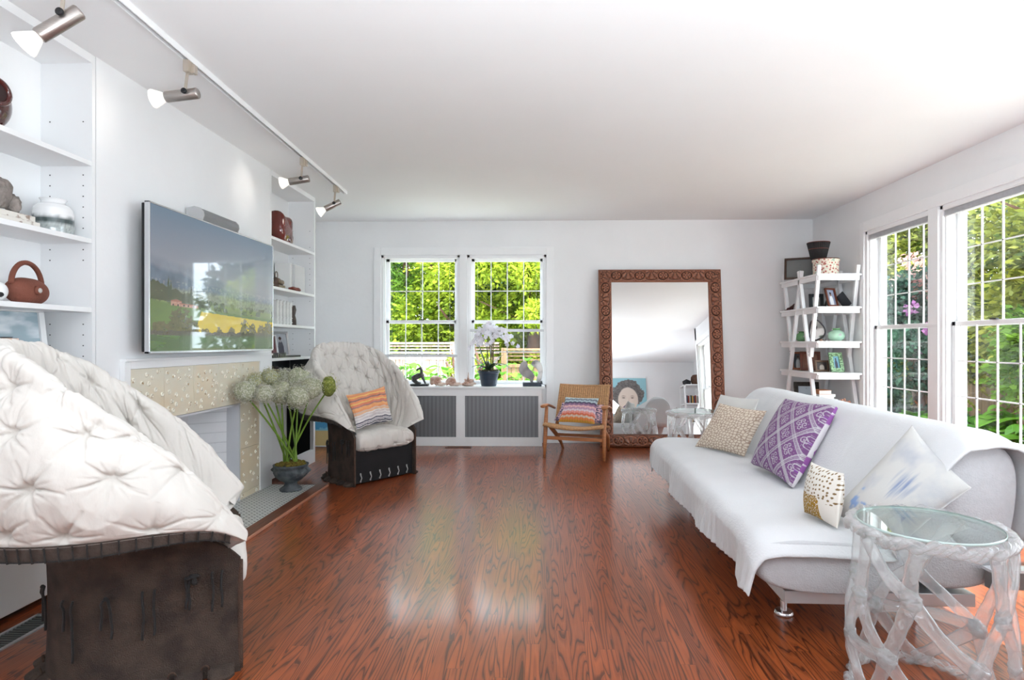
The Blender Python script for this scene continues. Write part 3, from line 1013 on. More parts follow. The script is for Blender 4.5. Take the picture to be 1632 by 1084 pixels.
# centre speaker resting on the television
sx = TVX - 0.012
sa = onX(322, 318, sx); sb = onX(379, 340, sx)
spk = thing('centre_speaker', 'slim silver speaker lying on top of the television', 'speaker', (sx - 0.05, (sa.y + sb.y) / 2, tvz1 + 0.002))
ol = [(-0.1, 0.002), (0.0, 0.002), (0.012, 0.03), (0.008, 0.055), (-0.012, 0.078), (-0.05, 0.088), (-0.1, 0.078)]
mb = MB(); mb.prism([(sx + x, tvz1 + z) for x, z in ol], sa.y + 0.008, sb.y - 0.008)
mb.build('grille', mat('silver_speaker_cloth', (0.30, 0.31, 0.32), 0.5, 0.3, bump=0.5, bscale=500), spk, world=True)
for y in (sa.y, sb.y - 0.008):
    MB().prism([(sx + x * 1.03 + 0.001, tvz1 + z * 1.03) for x, z in ol], y, y + 0.008).build('end_cap', mat('pale_grey_plastic', (0.5, 0.5, 0.5), 0.4), spk, world=True)

# ================================================================== TRACK LIGHTING
ta, tb_ = onZ(185, 0, 2.6), onZ(550, 309, 2.6)
td = (tb_ - ta).normalized()
def track_at(y):
    return ta + td * ((y - ta.y) / td.y)
t0, t1 = track_at(1.3), track_at(5.55)
tr = thing('ceiling_track', 'long white lighting track on the ceiling above the fireplace wall', 'lighting track', (t0.x, (t0.y + t1.y) / 2, CZ - 0.03))
mb = MB()
sd = Vector((td.y, -td.x, 0))
mb.beam(t0 + Vector((0, 0, 0.026)), t1 + Vector((0, 0, 0.026)), 0.036, 0.006)
mb.beam(t0 + sd * 0.015 + Vector((0, 0, 0.012)), t1 + sd * 0.015 + Vector((0, 0, 0.012)), 0.005, 0.03)
mb.beam(t0 - sd * 0.015 + Vector((0, 0, 0.012)), t1 - sd * 0.015 + Vector((0, 0, 0.012)), 0.005, 0.03)
mb.build('rail', M['trim'], tr, world=True)
mb = MB()
mb.beam(t0 + sd * 0.004 + Vector((0, 0, 0.016)), t1 + sd * 0.004 + Vector((0, 0, 0.016)), 0.004, 0.006)
mb.build('contact_strip', M['dark'], tr, world=True)
m, nt, N, L, b = node_mat('lit_bulb')
b.inputs['Base Color'].default_value = (0.95, 0.93, 0.88, 1)
b.inputs['Emission Color'].default_value = (1.0, 0.93, 0.82, 1)
b.inputs['Emission Strength'].default_value = 1.3
M['bulb'] = m
m, nt, N, L, b = node_mat('bulb_glass_side')
b.inputs['Base Color'].default_value = (0.95, 0.94, 0.9, 1); b.inputs['Roughness'].default_value = 0.2
b.inputs['Emission Color'].default_value = (1.0, 0.95, 0.86, 1); b.inputs['Emission Strength'].default_value = 0.25
M['bulbside'] = m
champ = mat('champagne_nickel', (0.62, 0.55, 0.47), 0.35, 0.75)
def spot(label, y, drop, direction, ln=0.15):
    p = track_at(y)
    r = thing('track_spotlight', label, 'spotlight', (p.x, p.y, 2.6), 0, 'spotlights on the ceiling track')
    d = Vector(direction).normalized()
    piv = p + Vector((0, 0, -drop))
    mb = MB().cbox(p + Vector((0.0, 0, -0.03)), (0.026, 0.05, 0.06)).cbox(p + Vector((0.02, 0.02, -0.035)), (0.016, 0.03, 0.045))
    mb.build('adapter', champ, r, world=True, bevel=0.002)
    mb = MB().beam(p + Vector((0.0, -0.005, -0.055)), piv + Vector((0.0, -0.028, 0.0)), 0.014, 0.006, up=(0, 1, 0))
    mb.build('stem', champ, r, world=True, bevel=0.001)
    q = d.to_track_quat('Z', 'Y').to_matrix()
    a = piv + Vector((0, 0.006, -0.0))
    prof = [(0.0, -0.048), (0.021, -0.048), (0.026, -0.044), (0.027, -0.04), (0.027, ln - 0.05), (0.025, ln - 0.046), (0.0, ln - 0.046)]
    MB().lathe(prof, 28, a, R=q).build('lamp_can', M['nickel'], r, world=True, smooth=True)
    z = ln - 0.047
    prof = [(0.016, z), (0.021, z + 0.004), (0.030, z + 0.022), (0.042, z + 0.048), (0.046, z + 0.058), (0.045, z + 0.064)]
    MB().lathe(prof, 28, a, R=q, cap=False).build('bulb_reflector', M['bulbside'], r, world=True, smooth=True)
    prof = [(0.0, z + 0.072), (0.02, z + 0.071), (0.036, z + 0.068), (0.045, z + 0.063)]
    MB().lathe(prof, 28, a, R=q, cap=False).build('bulb_face', M['bulb'], r, world=True, smooth=True)
    k = piv + Vector((0, -0.032, 0))
    mb = MB().lathe([(0.0, 0), (0.013, 0), (0.014, 0.002), (0.014, 0.009), (0.011, 0.012), (0, 0.012)], 20, k, R=rotm(PI / 2, 0, 0))
    mb.build('tilt_knob', M['black'], r, world=True, smooth=True)
    l = add_light('spotlight_beam', 'SPOT', a + d * (z + 0.09), d, 0.35, (1.0, 0.93, 0.84), spot=1.7)
    l.parent = r
    l.matrix_parent_inverse = Matrix.Translation(-r.location)
    return r
spot('track spotlight cut off at the top left corner, aimed down at the near bookcase', 2.13, 0.215, (-0.62, -0.30, -0.66), 0.17)
spot('track spotlight above the television, tilted almost level toward the chimney breast', 2.915, 0.165, (-1.0, -0.10, -0.16), 0.16)
spot('track spotlight in front of the far bookcase, second from the end of the track', 4.46, 0.165, (-1.0, -0.15, -0.20), 0.15)
spot('last track spotlight at the far end of the rail, tilted down', 5.25, 0.165, (-0.90, -0.30, -0.55), 0.15)

# ================================================================== FELT ARMCHAIRS
quilt = mat('white_quilted_cotton', srgb(220, 214, 207), 0.75, var=0.05, scale=6, bump=0.35, bscale=22, sheen=0.2, stretch=(1, 1, 0.6))
felt = mat('brown_black_felt', srgb(84, 70, 61), 0.85, var=0.0, col2=srgb(62, 51, 46), scale=14, bump=0.9, bscale=260)
felt_edge = mat('brown_felt_edge', srgb(92, 70, 58), 0.85, var=0.3, scale=30, bump=0.8, bscale=260)
band_m = mat('grey_brown_leather_band', srgb(84, 74, 68), 0.55, var=0.3, scale=20, bump=0.3, bscale=120)
blackfelt = mat('black_felt', srgb(30, 29, 31), 0.8, var=0.3, scale=10, bump=0.5, bscale=200)
W0, S0 = 0.325, 0.30
def u_curve(l, r=W0, s=S0):
    """l signed arclength from the back centre of the horseshoe; returns point, outward normal"""
    sg = 1 if l >= 0 else -1
    a = abs(l); q_ = PI * r / 2
    if a < q_:
        f = a / r
        return Vector((-s - r * math.cos(f), sg * r * math.sin(f), 0)), Vector((-math.cos(f), sg * math.sin(f), 0))
    return Vector((-s + (a - q_), sg * r, 0)), Vector((0, sg, 0))
LH = S0 + PI * W0 / 2
def pw(x, xs, ys):
    return float(np.interp(x, xs, ys))
def smooth_pw(x, xs, ys):
    # average of shifted linear interpolations: a soft curve
    return sum(pw(x + d, xs, ys) for d in (-6, -3, 0, 3, 6)) / 5
PM = 129.0
def quilt_disp(s, t, seedv=0.0, amp=1.0):
    gx, gy = 0.165, 0.15
    best = 9; bi = (0, 0); bd = (0, 0)
    j0 = math.floor(t / gy)
    for j in (j0, j0 + 1):
        o = 0.5 if j % 2 else 0
        i = round(s / gx - o)
        for ii in (i - 1, i, i + 1):
            jx = (ii + o) * gx + 0.018 * math.sin(ii * 3.1 + j * 1.7); jy = j * gy + 0.015 * math.sin(ii * 1.3 + j * 2.9)
            d = math.hypot(s - jx, t - jy)
            if d < best:
                best = d; bi = (ii, j); bd = (s - jx, t - jy)
    th = math.atan2(bd[1], bd[0])
    ph = bi[0] * 1.9 + bi[1] * 2.7 + seedv
    d = -0.024 * math.exp(-(best / 0.014) ** 2) - 0.012 * math.exp(-(best / 0.05) ** 2)
    # six deep creases radiating from every tuft, with finer puckers between
    wob = 0.5 * noise.noise(Vector((s * 14, t * 14, seedv)))
    ray = abs(math.sin(3 * th + ph + wob)) * best / 3
    d -= 0.013 * math.exp(-(ray / 0.0042) ** 2) * math.exp(-(best / 0.075) ** 2) * min(1, best / 0.01)
    ray2 = abs(math.sin(7 * th + ph * 2 + 2 * wob)) * best / 7
    d -= 0.0045 * math.exp(-(ray2 / 0.0022) ** 2) * math.exp(-((best - 0.03) / 0.035) ** 2)
    nn = noise.noise(Vector((s * 9 + 3, t * 9, seedv))); d += 0.004 * (1 - abs(nn) * 3.2)
    nn = noise.noise(Vector((s * 26, t * 14, seedv + 9))); d += 0.0016 * (1 - abs(nn) * 3)
    return d * amp
def build_armchair(loc, rz, label, group):
    r = thing('felt_armchair', label, 'armchair', loc, rz, group)
    nu, nv = 560, 230

    def shell(u, v):
        psi = lerp(-PM, PM, u)
        ps = math.radians(psi); ap = abs(psi)
        cs, sn = math.cos(ps), math.sin(ps)
        zt = smooth_pw(ap, [0, 30, 60, 80, 95, 110, 121, 135], [1.16, 1.15, 1.065, 0.975, 0.89, 0.745, 0.60, 0.43])
        zb = smooth_pw(ap, [0, 60, 100, 115, 123, 135], [0.575, 0.575, 0.575, 0.56, 0.53, 0.44])
        zb = min(zb, zt - 0.015)
        f = 1.0 if ap <= 90 else 0
        xs = lambda bck, frt: -0.38 - (bck if ap <= 90 else frt) * cs
        end = pw(ap, [90, PM], [0, 1])
        Bp = Vector((xs(0.52, 0.63), 0.53 * sn * (1 - 0.02 * end), zb))
        ys = 0.40 * (abs(sn) ** (1.0 if ap <= 90 else 0.45)) * (1 if sn >= 0 else -1)
        Tp = Vector((xs(0.36, 0.63), ys, zt))
        out = Vector((-cs / (0.52 if ap <= 90 else 0.8), sn / 0.5, 0)); out.normalize()
        th = 0.065 * (1 - 0.55 * end)
        Ip = Vector((xs(0.15, 0.42), 0.238 * (abs(sn) ** (1.0 if ap <= 90 else 0.3)) * (1 if sn >= 0 else -1), min(0.37, zb - 0.05)))
        Ap = Vector((-0.30 - (0.30 if ap <= 90 else 0.45) * cs, 0.315 * (abs(sn) ** (1.0 if ap <= 90 else 0.3)) * (1 if sn >= 0 else -1), zb - 0.04))
        fr = 1.0
        # profile: A (underside) -> B (outer rim) -> T (top) -> I (seat)
        if v < 0.07:
            k = v / 0.07
            p = Ap.lerp(Bp - out * 0.012 + Vector((0, 0, 0.0)), k); fr = 0
            n_ = Vector((0, 0, -1))
            s_, t_ = 0, 0
        elif v < 0.50:
            k = (v - 0.07) / 0.43
            p = Bp.lerp(Tp + out * th * 0.5, k) + out * (0.055 * math.sin(PI * min(1, k * 1.05)) * (1 - end))
            rnd_ = 0.022 * math.exp(-k / 0.04)
            p = p - out * rnd_
            n_ = out
            fr = min(1, k / 0.08) * 1.0
        elif v < 0.56:
            k = (v - 0.50) / 0.06
            a = k * PI
            p = Tp + out * (th * 0.5 * math.cos(a)) + Vector((0, 0, th * 0.55 * math.sin(a)))
            n_ = out * math.cos(a) + Vector((0, 0, math.sin(a)))
            fr = 0.8
        else:
            k = (v - 0.56) / 0.44
            T0 = Tp - out * th * 0.5
            p = T0.lerp(Ip, k ** 0.72)
            p.z = lerp(T0.z, Ip.z, k)
            p = p + out * (0.05 * math.sin(PI * min(1, k * 1.25)) * (1 - end))
            n_ = -out
            fr = 1.0
        s_ = ps * 0.47; hgt = abs(zt - zb)
        if v < 0.53:
            t_ = p.z
        else:
            t_ = 2 * zt - p.z + 0.1
        if fr:
            dd = quilt_disp(s_, t_, 0.0 if v < 0.53 else 5.0, 0.55 + 0.45 * min(1, hgt / 0.15))
            pk = 0.0025 * math.sin(s_ * 95 + 3 * math.sin(s_ * 20)) * math.exp(-((v - 0.53) / 0.05) ** 2)
            p = p + n_ * (dd * fr * (1 - 0.6 * end) + pk)
        return p
    mb = MB().grid(nu, nv, shell)
    # close the two front ends
    for col in (0, nu - 1):
        mb.f.append(tuple(j * nu + col for j in range(nv)))
    mb.build('quilted_shell', quilt, r, smooth=True)
    # lip band under the outer rim, laced
    q = MB()
    nb = 160
    def rim(u):
        psi = lerp(-PM + 5, PM - 5, u); ps = math.radians(psi); ap = abs(psi)
        cs, sn = math.cos(ps), math.sin(ps)
        zb = smooth_pw(ap, [0, 60, 100, 115, 123, 135], [0.575, 0.575, 0.575, 0.56, 0.53, 0.44])
        end = pw(ap, [90, PM], [0, 1])
        out = Vector((-cs / (0.52 if ap <= 90 else 0.8), sn / 0.5, 0)).normalized()
        return Vector((-0.38 - (0.52 if ap <= 90 else 0.63) * cs, 0.53 * sn * (1 - 0.02 * end), zb)), out, end
    vs, fs = [], []
    for i in range(nb):
        p, o, e = rim(i / (nb - 1))
        h = 0.040 * (1 - 0.45 * e)
        vs += [p - o * 0.012 + Vector((0, 0, 0.006)), p - o * 0.020 + Vector((0, 0, -h)), p - o * 0.034 + Vector((0, 0, -h)), p - o * 0.030 + Vector((0, 0, 0.006))]
    for i in range(nb - 1):
        for k in range(4):
            k2 = (k + 1) % 4
            fs.append((i * 4 + k, i * 4 + k2, (i + 1) * 4 + k2, (i + 1) * 4 + k))
    fs += [(0, 1, 2, 3), tuple((nb - 1) * 4 + k for k in (3, 2, 1, 0))]
    bd_ = q.add(vs, fs).build('rim_band', band_m, r, smooth=False)
    q = MB()
    nl = 62
    for i in range(nl):
        p, o, e = rim((i + 0.5) / nl); h = 0.040 * (1 - 0.45 * e)
        q.tube([p - o * 0.006 + Vector((0, 0, 0.004)), p - o * 0.015 + Vector((0, 0, -h - 0.003)), p - o * 0.034 + Vector((0, 0, -h - 0.004))], 0.0028, 6)
    for i in range(nl * 3):
        a, o, e = rim(i / (nl * 3)); b__, o2, e2 = rim((i + 1) / (nl * 3)); h = 0.040 * (1 - 0.45 * e)
        q.tube([a - o * 0.017 + Vector((0, 0, -h - 0.001)), b__ - o2 * 0.017 + Vector((0, 0, -h - 0.001))], 0.0022, 5, cap=False)
    q.build('lacing', M['cord'], bd_)
    # felt horseshoe base
    n = 90
    th = 0.02
    def top_z(l):
        fd = LH - abs(l)   # distance from the front edge
        return 0.53 - 0.125 * math.exp(-fd / 0.10)
    vs, fs = [], []
    K = 9
    for i in range(n):
        l = lerp(-LH, LH, i / (n - 1))
        p, nn = u_curve(l)
        zt = top_z(l)
        for k in range(K):
            z = zt * k / (K - 1)
            fl = 0.012 * max(0, (z - 0.38) / 0.16) ** 2 * min(1, (LH - abs(l)) / 0.1) - 0.008 * math.sin(PI * z / zt)
            vs.append(p + nn * (fl) + Vector((0, 0, z)))
        for k in range(K):
            z = zt * (K - 1 - k) / (K - 1)
            fl = 0.012 * max(0, (z - 0.38) / 0.16) ** 2 * min(1, (LH - abs(l)) / 0.1)
            vs.append(p + nn * (fl - th) + Vector((0, 0, z)))
    KK = 2 * K
    for i in range(n - 1):
        for k in range(KK):
            k2 = (k + 1) % KK
            fs.append((i * KK + k, i * KK + k2, (i + 1) * KK + k2, (i + 1) * KK + k))
    fs += [tuple(range(KK)), tuple((n - 1) * KK + k for k in reversed(range(KK)))]
    base = MB().add(vs, fs).build('felt_base', felt, r, smooth=False)
    for p_ in base.data.polygons:
        p_.use_smooth = len(p_.vertices) == 4
    base.data.set_sharp_from_angle(angle=math.radians(50))
    # front edge bindings
    q = MB()
    for sg in (-1, 1):
        pts = [Vector((-0.002, sg * (W0 - 0.010), z)) for z in np.linspace(0.01, 0.398, 14)]
        q.tube(pts, 0.0085, 8, flat=1.3)
    q.build('edge_binding', felt_edge, r, smooth=True)
    # folded foot tabs all round the hem
    k = 0
    l = -LH + 0.02
    while l < LH - 0.03:
        w = 0.085
        vs, fs = [], []
        m_ = 7
        for i in range(m_):
            p, nn = u_curve(l + w * i / (m_ - 1))
            rr = 0.022 + 0.03 * math.sin(PI * (i / (m_ - 1))) ** 0.5
            for (d, z) in ((-0.004, 0.002), (rr, 0.002), (rr + 0.004, 0.014), (rr * 0.5, 0.03), (-0.002, 0.036)):
                vs.append(p + nn * d + Vector((0, 0, z)))
        for i in range(m_ - 1):
            for kk in range(5):
                k2 = (kk + 1) % 5
                fs.append((i * 5 + kk, i * 5 + k2, (i + 1) * 5 + k2, (i + 1) * 5 + kk))
        fs += [(0, 1, 2, 3, 4), tuple((m_ - 1) * 5 + j for j in (4, 3, 2, 1, 0))]
        MB().add(vs, fs).build('foot_tab', felt, r, smooth=False)
        l += 0.1
        k += 1
    # short lacing loops between the tabs
    q = MB()
    l = -LH + 0.112
    while l < LH - 0.03:
        p, nn = u_curve(l)
        pts = []
        for i in range(9):
            a = PI * i / 8
            pp, n2 = u_curve(l + 0.012 * math.cos(a))
            pts.append(pp + n2 * (0.008 + 0.006 * math.sin(a)) + Vector((0, 0, 0.035 + 0.018 * math.sin(a))))
        q.tube(pts, 0.003, 6)
        l += 0.1
    q.build('hem_lace', felt_edge, r, smooth=True)
    # hanging cord ends
    def cord_pair(l, ztop, z1, z2, gap=0.018, loop=False, knot=False):
        q = MB()
        for sg, zz in ((-1, z1), (1, z2)):
            pp, n2 = u_curve(l + sg * gap)
            bow = 0.006
            pts = []
            for i in range(12):
                f = i / 11
                z = lerp(ztop, zz, f)
                off = 0.004 + 0.008 * math.sin(PI * min(1, f * 3 + 0.05)) if f < 0.33 else 0.006
                lx = l + sg * (gap if not loop else gap * (1 - math.exp(-f / 0.12)))
                if knot:
                    lx = l + sg * 0.004
                p, nn = u_curve(lx + 0.002 * math.sin(f * 7 + sg))
                pts.append(p + nn * off + Vector((0, 0, z)))
            q.tube(pts, 0.0042, 7)
        if loop or knot:
            p, nn = u_curve(l)
            q.blob(p + nn * 0.01 + Vector((0, 0, ztop)), (0.012 if knot else 0.007, 0.012 if knot else 0.007, 0.007), 2, nz=0.4, nsc=3)
            if knot:
                p, nn = u_curve(l - 0.02)
                q.blob(p + nn * 0.012 + Vector((0, 0, ztop + 0.006)), (0.018, 0.012, 0.008), 2, nz=0.5, nsc=3)
                q.blob(p + nn * 0.012 + Vector((0, 0, ztop - 0.012)), (0.010, 0.01, 0.014), 2, nz=0.5, nsc=3)
        q.build('cord_ends', M['cord'], r, smooth=True)
    for sg in (-1, 1):
        F_ = lambda fd: sg * (LH - fd)
        cord_pair(F_(0.075), 0.375, 0.245, 0.235, 0.014)
        cord_pair(F_(0.165), 0.365, 0.255, 0.26, knot=True)
        cord_pair(F_(0.28), 0.345, 0.19, 0.18, 0.016)
        cord_pair(F_(0.40), 0.335, 0.20, 0.23, 0.015, loop=True)
        cord_pair(F_(0.53), 0.325, 0.12, 0.22, 0.018)
        cord_pair(F_(0.68), 0.345, 0.20, 0.22, 0.018, loop=True)
    # seat cushion with front roll
    def seat(u, v):
        a = 2 * PI * u
        hx, hy = 0.225, 0.28
        ce, se = math.cos(a), math.sin(a)
        ex = abs(ce) ** 0.45 * (1 if ce > 0 else -1); ez = abs(se) ** 0.55 * (1 if se > 0 else -1)
        y = lerp(-hy, hy, v)
        edge = 1 - 0.35 * max(0, (abs(y) / hy - 0.86) / 0.14) ** 2
        x = -0.205 + hx * ex * (1.0)
        z = 0.345 + 0.082 * ez * edge + (0.018 * (1 - (y / hy) ** 2)) * (ez > 0)
        z -= 0.03 * max(0, (x - 0.0)) / 0.05 * (ez > 0) * 0.3
        p = Vector((x, y, z))
        n_ = Vector((ex if abs(ex) > 0.9 else 0, 0, ez))
        if n_.length > 0:
            n_.normalize()
        if edge > 0.8:
            p += n_ * quilt_disp(y * 1.0 + 0.08, x * 0.9 + z, 11.0, 0.75)
        return p
    q = MB().grid(150, 90, seat, closed_u=True)
    q.f.append(tuple(range(150))); q.f.append(tuple(reversed([89 * 150 + k for k in range(150)])))
    q.build('seat_cushion', quilt, r, smooth=True)
    # recessed front apron with pale lacing knots
    ap = MB().box(-0.05, -0.035, -W0 + 0.02, W0 - 0.02, 0.012, 0.30).build('front_apron', blackfelt, r)
    kn = mat('pale_grey_cord', (0.5, 0.5, 0.5), 0.6, 0.2)
    for i in range(6):
        y = lerp(-0.24, 0.24, i / 5)
        q = MB().tube([(-0.03, y, 0.03), (-0.022, y + 0.006, 0.055), (-0.03, y, 0.085)], [0.006, 0.004, 0.006], 7)
        q.blob((-0.03, y, 0.09), (0.006, 0.008, 0.008), 1); q.blob((-0.03, y, 0.027), (0.006, 0.009, 0.008), 1)
        q.build('lacing_knot', kn, ap, smooth=True)
    return r


gA = 'quilted felt armchairs by the fireplace'
ang1 = math.atan2(0.47, 0.88)
arm1 = build_armchair((-1.233, 2.376, 0), ang1, 'white quilted brown felt armchair in the left foreground, seen from behind its side', gA)
arm2 = copy_tree(arm1)
arm2.location = (-1.326, 5.02, 0)
arm2.rotation_euler = (0, 0, math.atan2(-0.62, 0.78))
arm2['label'] = 'white quilted brown felt armchair near the far windows holding an orange striped cushion'

# ================================================================== CUSHIONS
def cushion(name, label, corners, th, fn, rough=0.8, n=90, group=None, cat='cushion', pinch=0.06, back_fn=None, gusset=0, wr=0.0, seed=0, power=2.6):
    BL, BR, TR, TL = [Vector(c) for c in corners]
    nrm = (BR - BL).cross(TL - BL).normalized()
    U, V = np.meshgrid(np.linspace(0, 1, n), np.linspace(0, 1, n))
    colf = fn(U, V); colb = (back_fn or fn)(U, V)
    vs = []
    cols = []
    for side in (1, -1):
        for j in range(n):
            for i in range(n):
                u, v = i / (n - 1), j / (n - 1)
                a, c_ = 2 * u - 1, 2 * v - 1
                # pinched edges
                uu = 0.5 + (a * (1 - pinch * (1 - c_ * c_))) / 2
                vv = 0.5 + (c_ * (1 - pinch * (1 - a * a))) / 2
                p = BL * (1 - uu) * (1 - vv) + BR * uu * (1 - vv) + TR * uu * vv + TL * (1 - uu) * vv
                h = max(0.0, (1 - abs(a) ** power) * (1 - abs(c_) ** power)) ** 0.55
                w_ = wr * noise.noise(Vector((u * 5 + seed, v * 5, side))) + wr * 0.4 * noise.noise(Vector((u * 12, v * 12, side + seed)))
                p = p + nrm * side * (h * th / 2 + h * w_ + gusset * (0.5 if h > 0 else 0))
                vs.append(p)
                cc = colf[j, i] if side == 1 else colb[j, i]
                cols.append((cc[0], cc[1], cc[2], 1))
    q = MB()
    fs = []
    N2 = n * n
    for j in range(n - 1):
        for i in range(n - 1):
            fs.append((j * n + i, j * n + i + 1, (j + 1) * n + i + 1, (j + 1) * n + i))
            fs.append((N2 + j * n + i, N2 + (j + 1) * n + i, N2 + (j + 1) * n + i + 1, N2 + j * n + i + 1))
    # stitch the rims
    ring = [j for j in range(n)] + [j * n + n - 1 for j in range(1, n)] + [(n - 1) * n + j for j in range(n - 2, -1, -1)] + [j * n for j in range(n - 2, 0, -1)]
    for a, b__ in zip(ring, ring[1:] + ring[:1]):
        fs.append((a, N2 + a, N2 + b__, b__))
    q.add(vs, fs)
    if name is None:
        return q, cols
    m_ = vcol_mat(name + '_cloth', rough, bump=0.35, bscale=450)
    ctr = (BL + BR + TR + TL) / 4
    o = q.build(name, m_, None, smooth=True, cols=cols, loc=ctr, fixn=False)
    tag(o, label, cat, group)
    return o
def cells(U, V, k, seed=1, jit=0.8):
    x, y = U * k, V * k
    xi, yi = np.floor(x), np.floor(y)
    d1 = np.full(U.shape, 9.0); d2 = np.full(U.shape, 9.0)
    for dx in (-1, 0, 1):
        for dy in (-1, 0, 1):
            cx, cy = xi + dx, yi + dy
            h1 = np.modf(np.abs(np.sin(cx * 127.1 + cy * 311.7 + seed) * 43758.5))[0]
            h2 = np.modf(np.abs(np.sin(cx * 269.5 + cy * 183.3 + seed) * 43758.5))[0]
            d = np.hypot(cx + 0.5 + jit * (h1 - 0.5) - x, cy + 0.5 + jit * (h2 - 0.5) - y)
            nd1 = np.minimum(d1, d); d2 = np.minimum(d2, np.maximum(d1, d)); d1 = nd1
    return d1, d2
def full(U, c):
    o = np.zeros(U.shape + (3,)); o[:] = c
    return o
def coral(U, V):
    r = np.hypot(U - 0.45, V - 0.6); th = np.arctan2(V - 0.6, U - 0.45)
    d1, d2 = cells(r * 1.0 + 0.02 * np.sin(th * 3), th / 6.283 * 2.0, 15, 2)
    e1, e2 = cells(U, V, 17, 4)
    c = full(U, S(170, 146, 128))
    c = paint((e2 - e1 - 0.16) * 10, S(222, 208, 190), c)
    return c
def purple(U, V):
    c = full(U, S(112, 70, 118))
    g = S(184, 180, 184)
    k = 3.0
    a = (U + V) * k; b__ = (U - V) * k
    fa = np.abs(np.modf(a + 10)[0] - 0.5); fb = np.abs(np.modf(b__ + 10)[0] - 0.5)
    line = ((fa > 0.40) & (fa < 0.44)) | ((fa > 0.46) & (fa < 0.485)) | ((fb > 0.40) & (fb < 0.44)) | ((fb > 0.46) & (fb < 0.485))
    c = paint(np.where(line, 1.0, 0), g, c)
    # spirals in each diamond
    ca, cb = np.modf(a + 10)[0] - 0.5, np.modf(b__ + 10)[0] - 0.5
    x, y = ca + cb, ca - cb
    for sx_, sy_, s_ in ((0.27, 0.0, 1), (-0.27, 0.0, -1), (0, 0.27, 1), (0, -0.27, -1)):
        dx, dy = x - sx_, y - sy_
        r = np.hypot(dx, dy); th = np.arctan2(dy, dx) * s_
        sp_ = np.abs(np.modf(r * 5.5 - th / 6.283 + 5)[0] - 0.5)
        c = paint(np.where((sp_ < 0.14) & (r < 0.24), 1.0, 0), g, c)
    d1, d2 = cells(U, V, 30, 8)
    c = paint(np.where((d1 < 0.16), 0.5, 0), g, c)
    c = paint(np.where((np.hypot(x, y) < 0.06), 1.0, 0), S(120, 60, 140), c)
    return c
def purple_side(U, V):
    d1, d2 = cells(U, V, 7, 3)
    c = full(U, S(208, 202, 206))
    return paint(np.where(d1 < 0.36, 1.0, 0), S(138, 78, 148), c)
def gold(U, V):
    c = full(U, S(222, 217, 208))
    d1, d2 = cells(U, V, 12, 5, 0.6)
    c = paint(np.where((d1 < 0.24) & (V > 0.38), 1.0, 0), S(126, 100, 62), c)
    e1, e2 = cells(U, V, 30, 6, 0.9)
    edge = 0.42 + 0.12 * fbm(U * 7, V * 7, 3)
    c = paint(np.where((V < edge) & (U < 0.72) & (e1 < 0.62 - 0.9 * np.clip(V - 0.3, 0, 1)), 1.0, 0), S(158, 120, 30), c)
    return c
def washed(U, V):
    c = full(U, S(192, 190, 187))
    n = fbm(U * 5, V * 5, 4, 3)
    c = paint((n - 0.5) * 2.5, S(166, 168, 176), c)
    # blurred blue streaks parallel to one edge
    st = fbm(U * 34, V * 3.0, 3, 9)
    zone = np.exp(-(((U - 0.55) / 0.2) ** 2 + ((V - 0.55) / 0.22) ** 2)) + 0.7 * np.exp(-(((U - 0.86) / 0.08) ** 2 + ((V - 0.25) / 0.2) ** 2))
    c = paint((st * zone - 0.22) * 3.0, S(118, 132, 164), c)
    z2 = np.exp(-(((U - 0.25) / 0.22) ** 2 + ((V - 0.22) / 0.2) ** 2))
    bl = fbm(U * 16, V * 16, 3, 30)
    c = paint((bl * z2 - 0.36) * 6, S(126, 150, 190), c)
    return c
def plain(r, g, b_):
    return lambda U, V: full(U, S(r, g, b_)) * (0.96 + 0.06 * fbm(U * 6, V * 6, 3)[..., None])
def stripes(U, V):
    V = V + 0.012 * np.sin(U * 9) + 0.01 * np.sin(U * 23)
    c = full(U, S(228, 222, 220))
    for v0, v1, col in ((0.97, 1.1, (236, 176, 128)), (0.90, 0.97, (228, 150, 104)), (0.86, 0.90, (240, 190, 110)), (0.80, 0.86, (222, 140, 104)), (0.76, 0.80, (150, 116, 116)),
                        (0.70, 0.76, (236, 150, 104)), (0.66, 0.70, (238, 190, 116)), (0.60, 0.66, (226, 138, 108)), (0.565, 0.60, (176, 130, 130)), (0.50, 0.565, (240, 176, 120)),
                        (0.45, 0.50, (234, 158, 110)), (0.41, 0.45, (222, 190, 172)), (0.36, 0.41, (232, 186, 150)), (0.30, 0.325, (206, 188, 184)), (0.22, 0.24, (200, 192, 196)),
                        (0.13, 0.165, (92, 92, 108)), (0.085, 0.11, (150, 150, 160)), (0.04, 0.07, (70, 72, 88)), (-1, 0.02, (90, 92, 105))):
        c = paint(np.where((V >= v0) & (V < v1), 1.0, 0), S(*col), c)
    return c
def zigzag(U, V):
    z = V + 0.035 * (np.abs(np.modf(U * 7 + 3)[0] - 0.5) * 2)
    seq = [(206, 150, 60), (218, 130, 70), (214, 190, 170), (214, 110, 80), (226, 150, 140), (220, 200, 205), (190, 150, 175), (226, 180, 180), (150, 110, 140), (82, 72, 96), (176, 190, 196), (120, 126, 136), (190, 206, 208)]
    idx = np.clip((z * len(seq)).astype(int), 0, len(seq) - 1)
    c = np.array([S(*s) for s in seq])[idx]
    f = np.modf(z * len(seq) * 3)[0]
    c = c * (0.82 + 0.36 * (f > 0.5))[..., None]
    lat = np.abs(np.modf(U * 14 + 3)[0] - 0.5) * 2
    return c * (0.86 + 0.2 * lat[..., None])

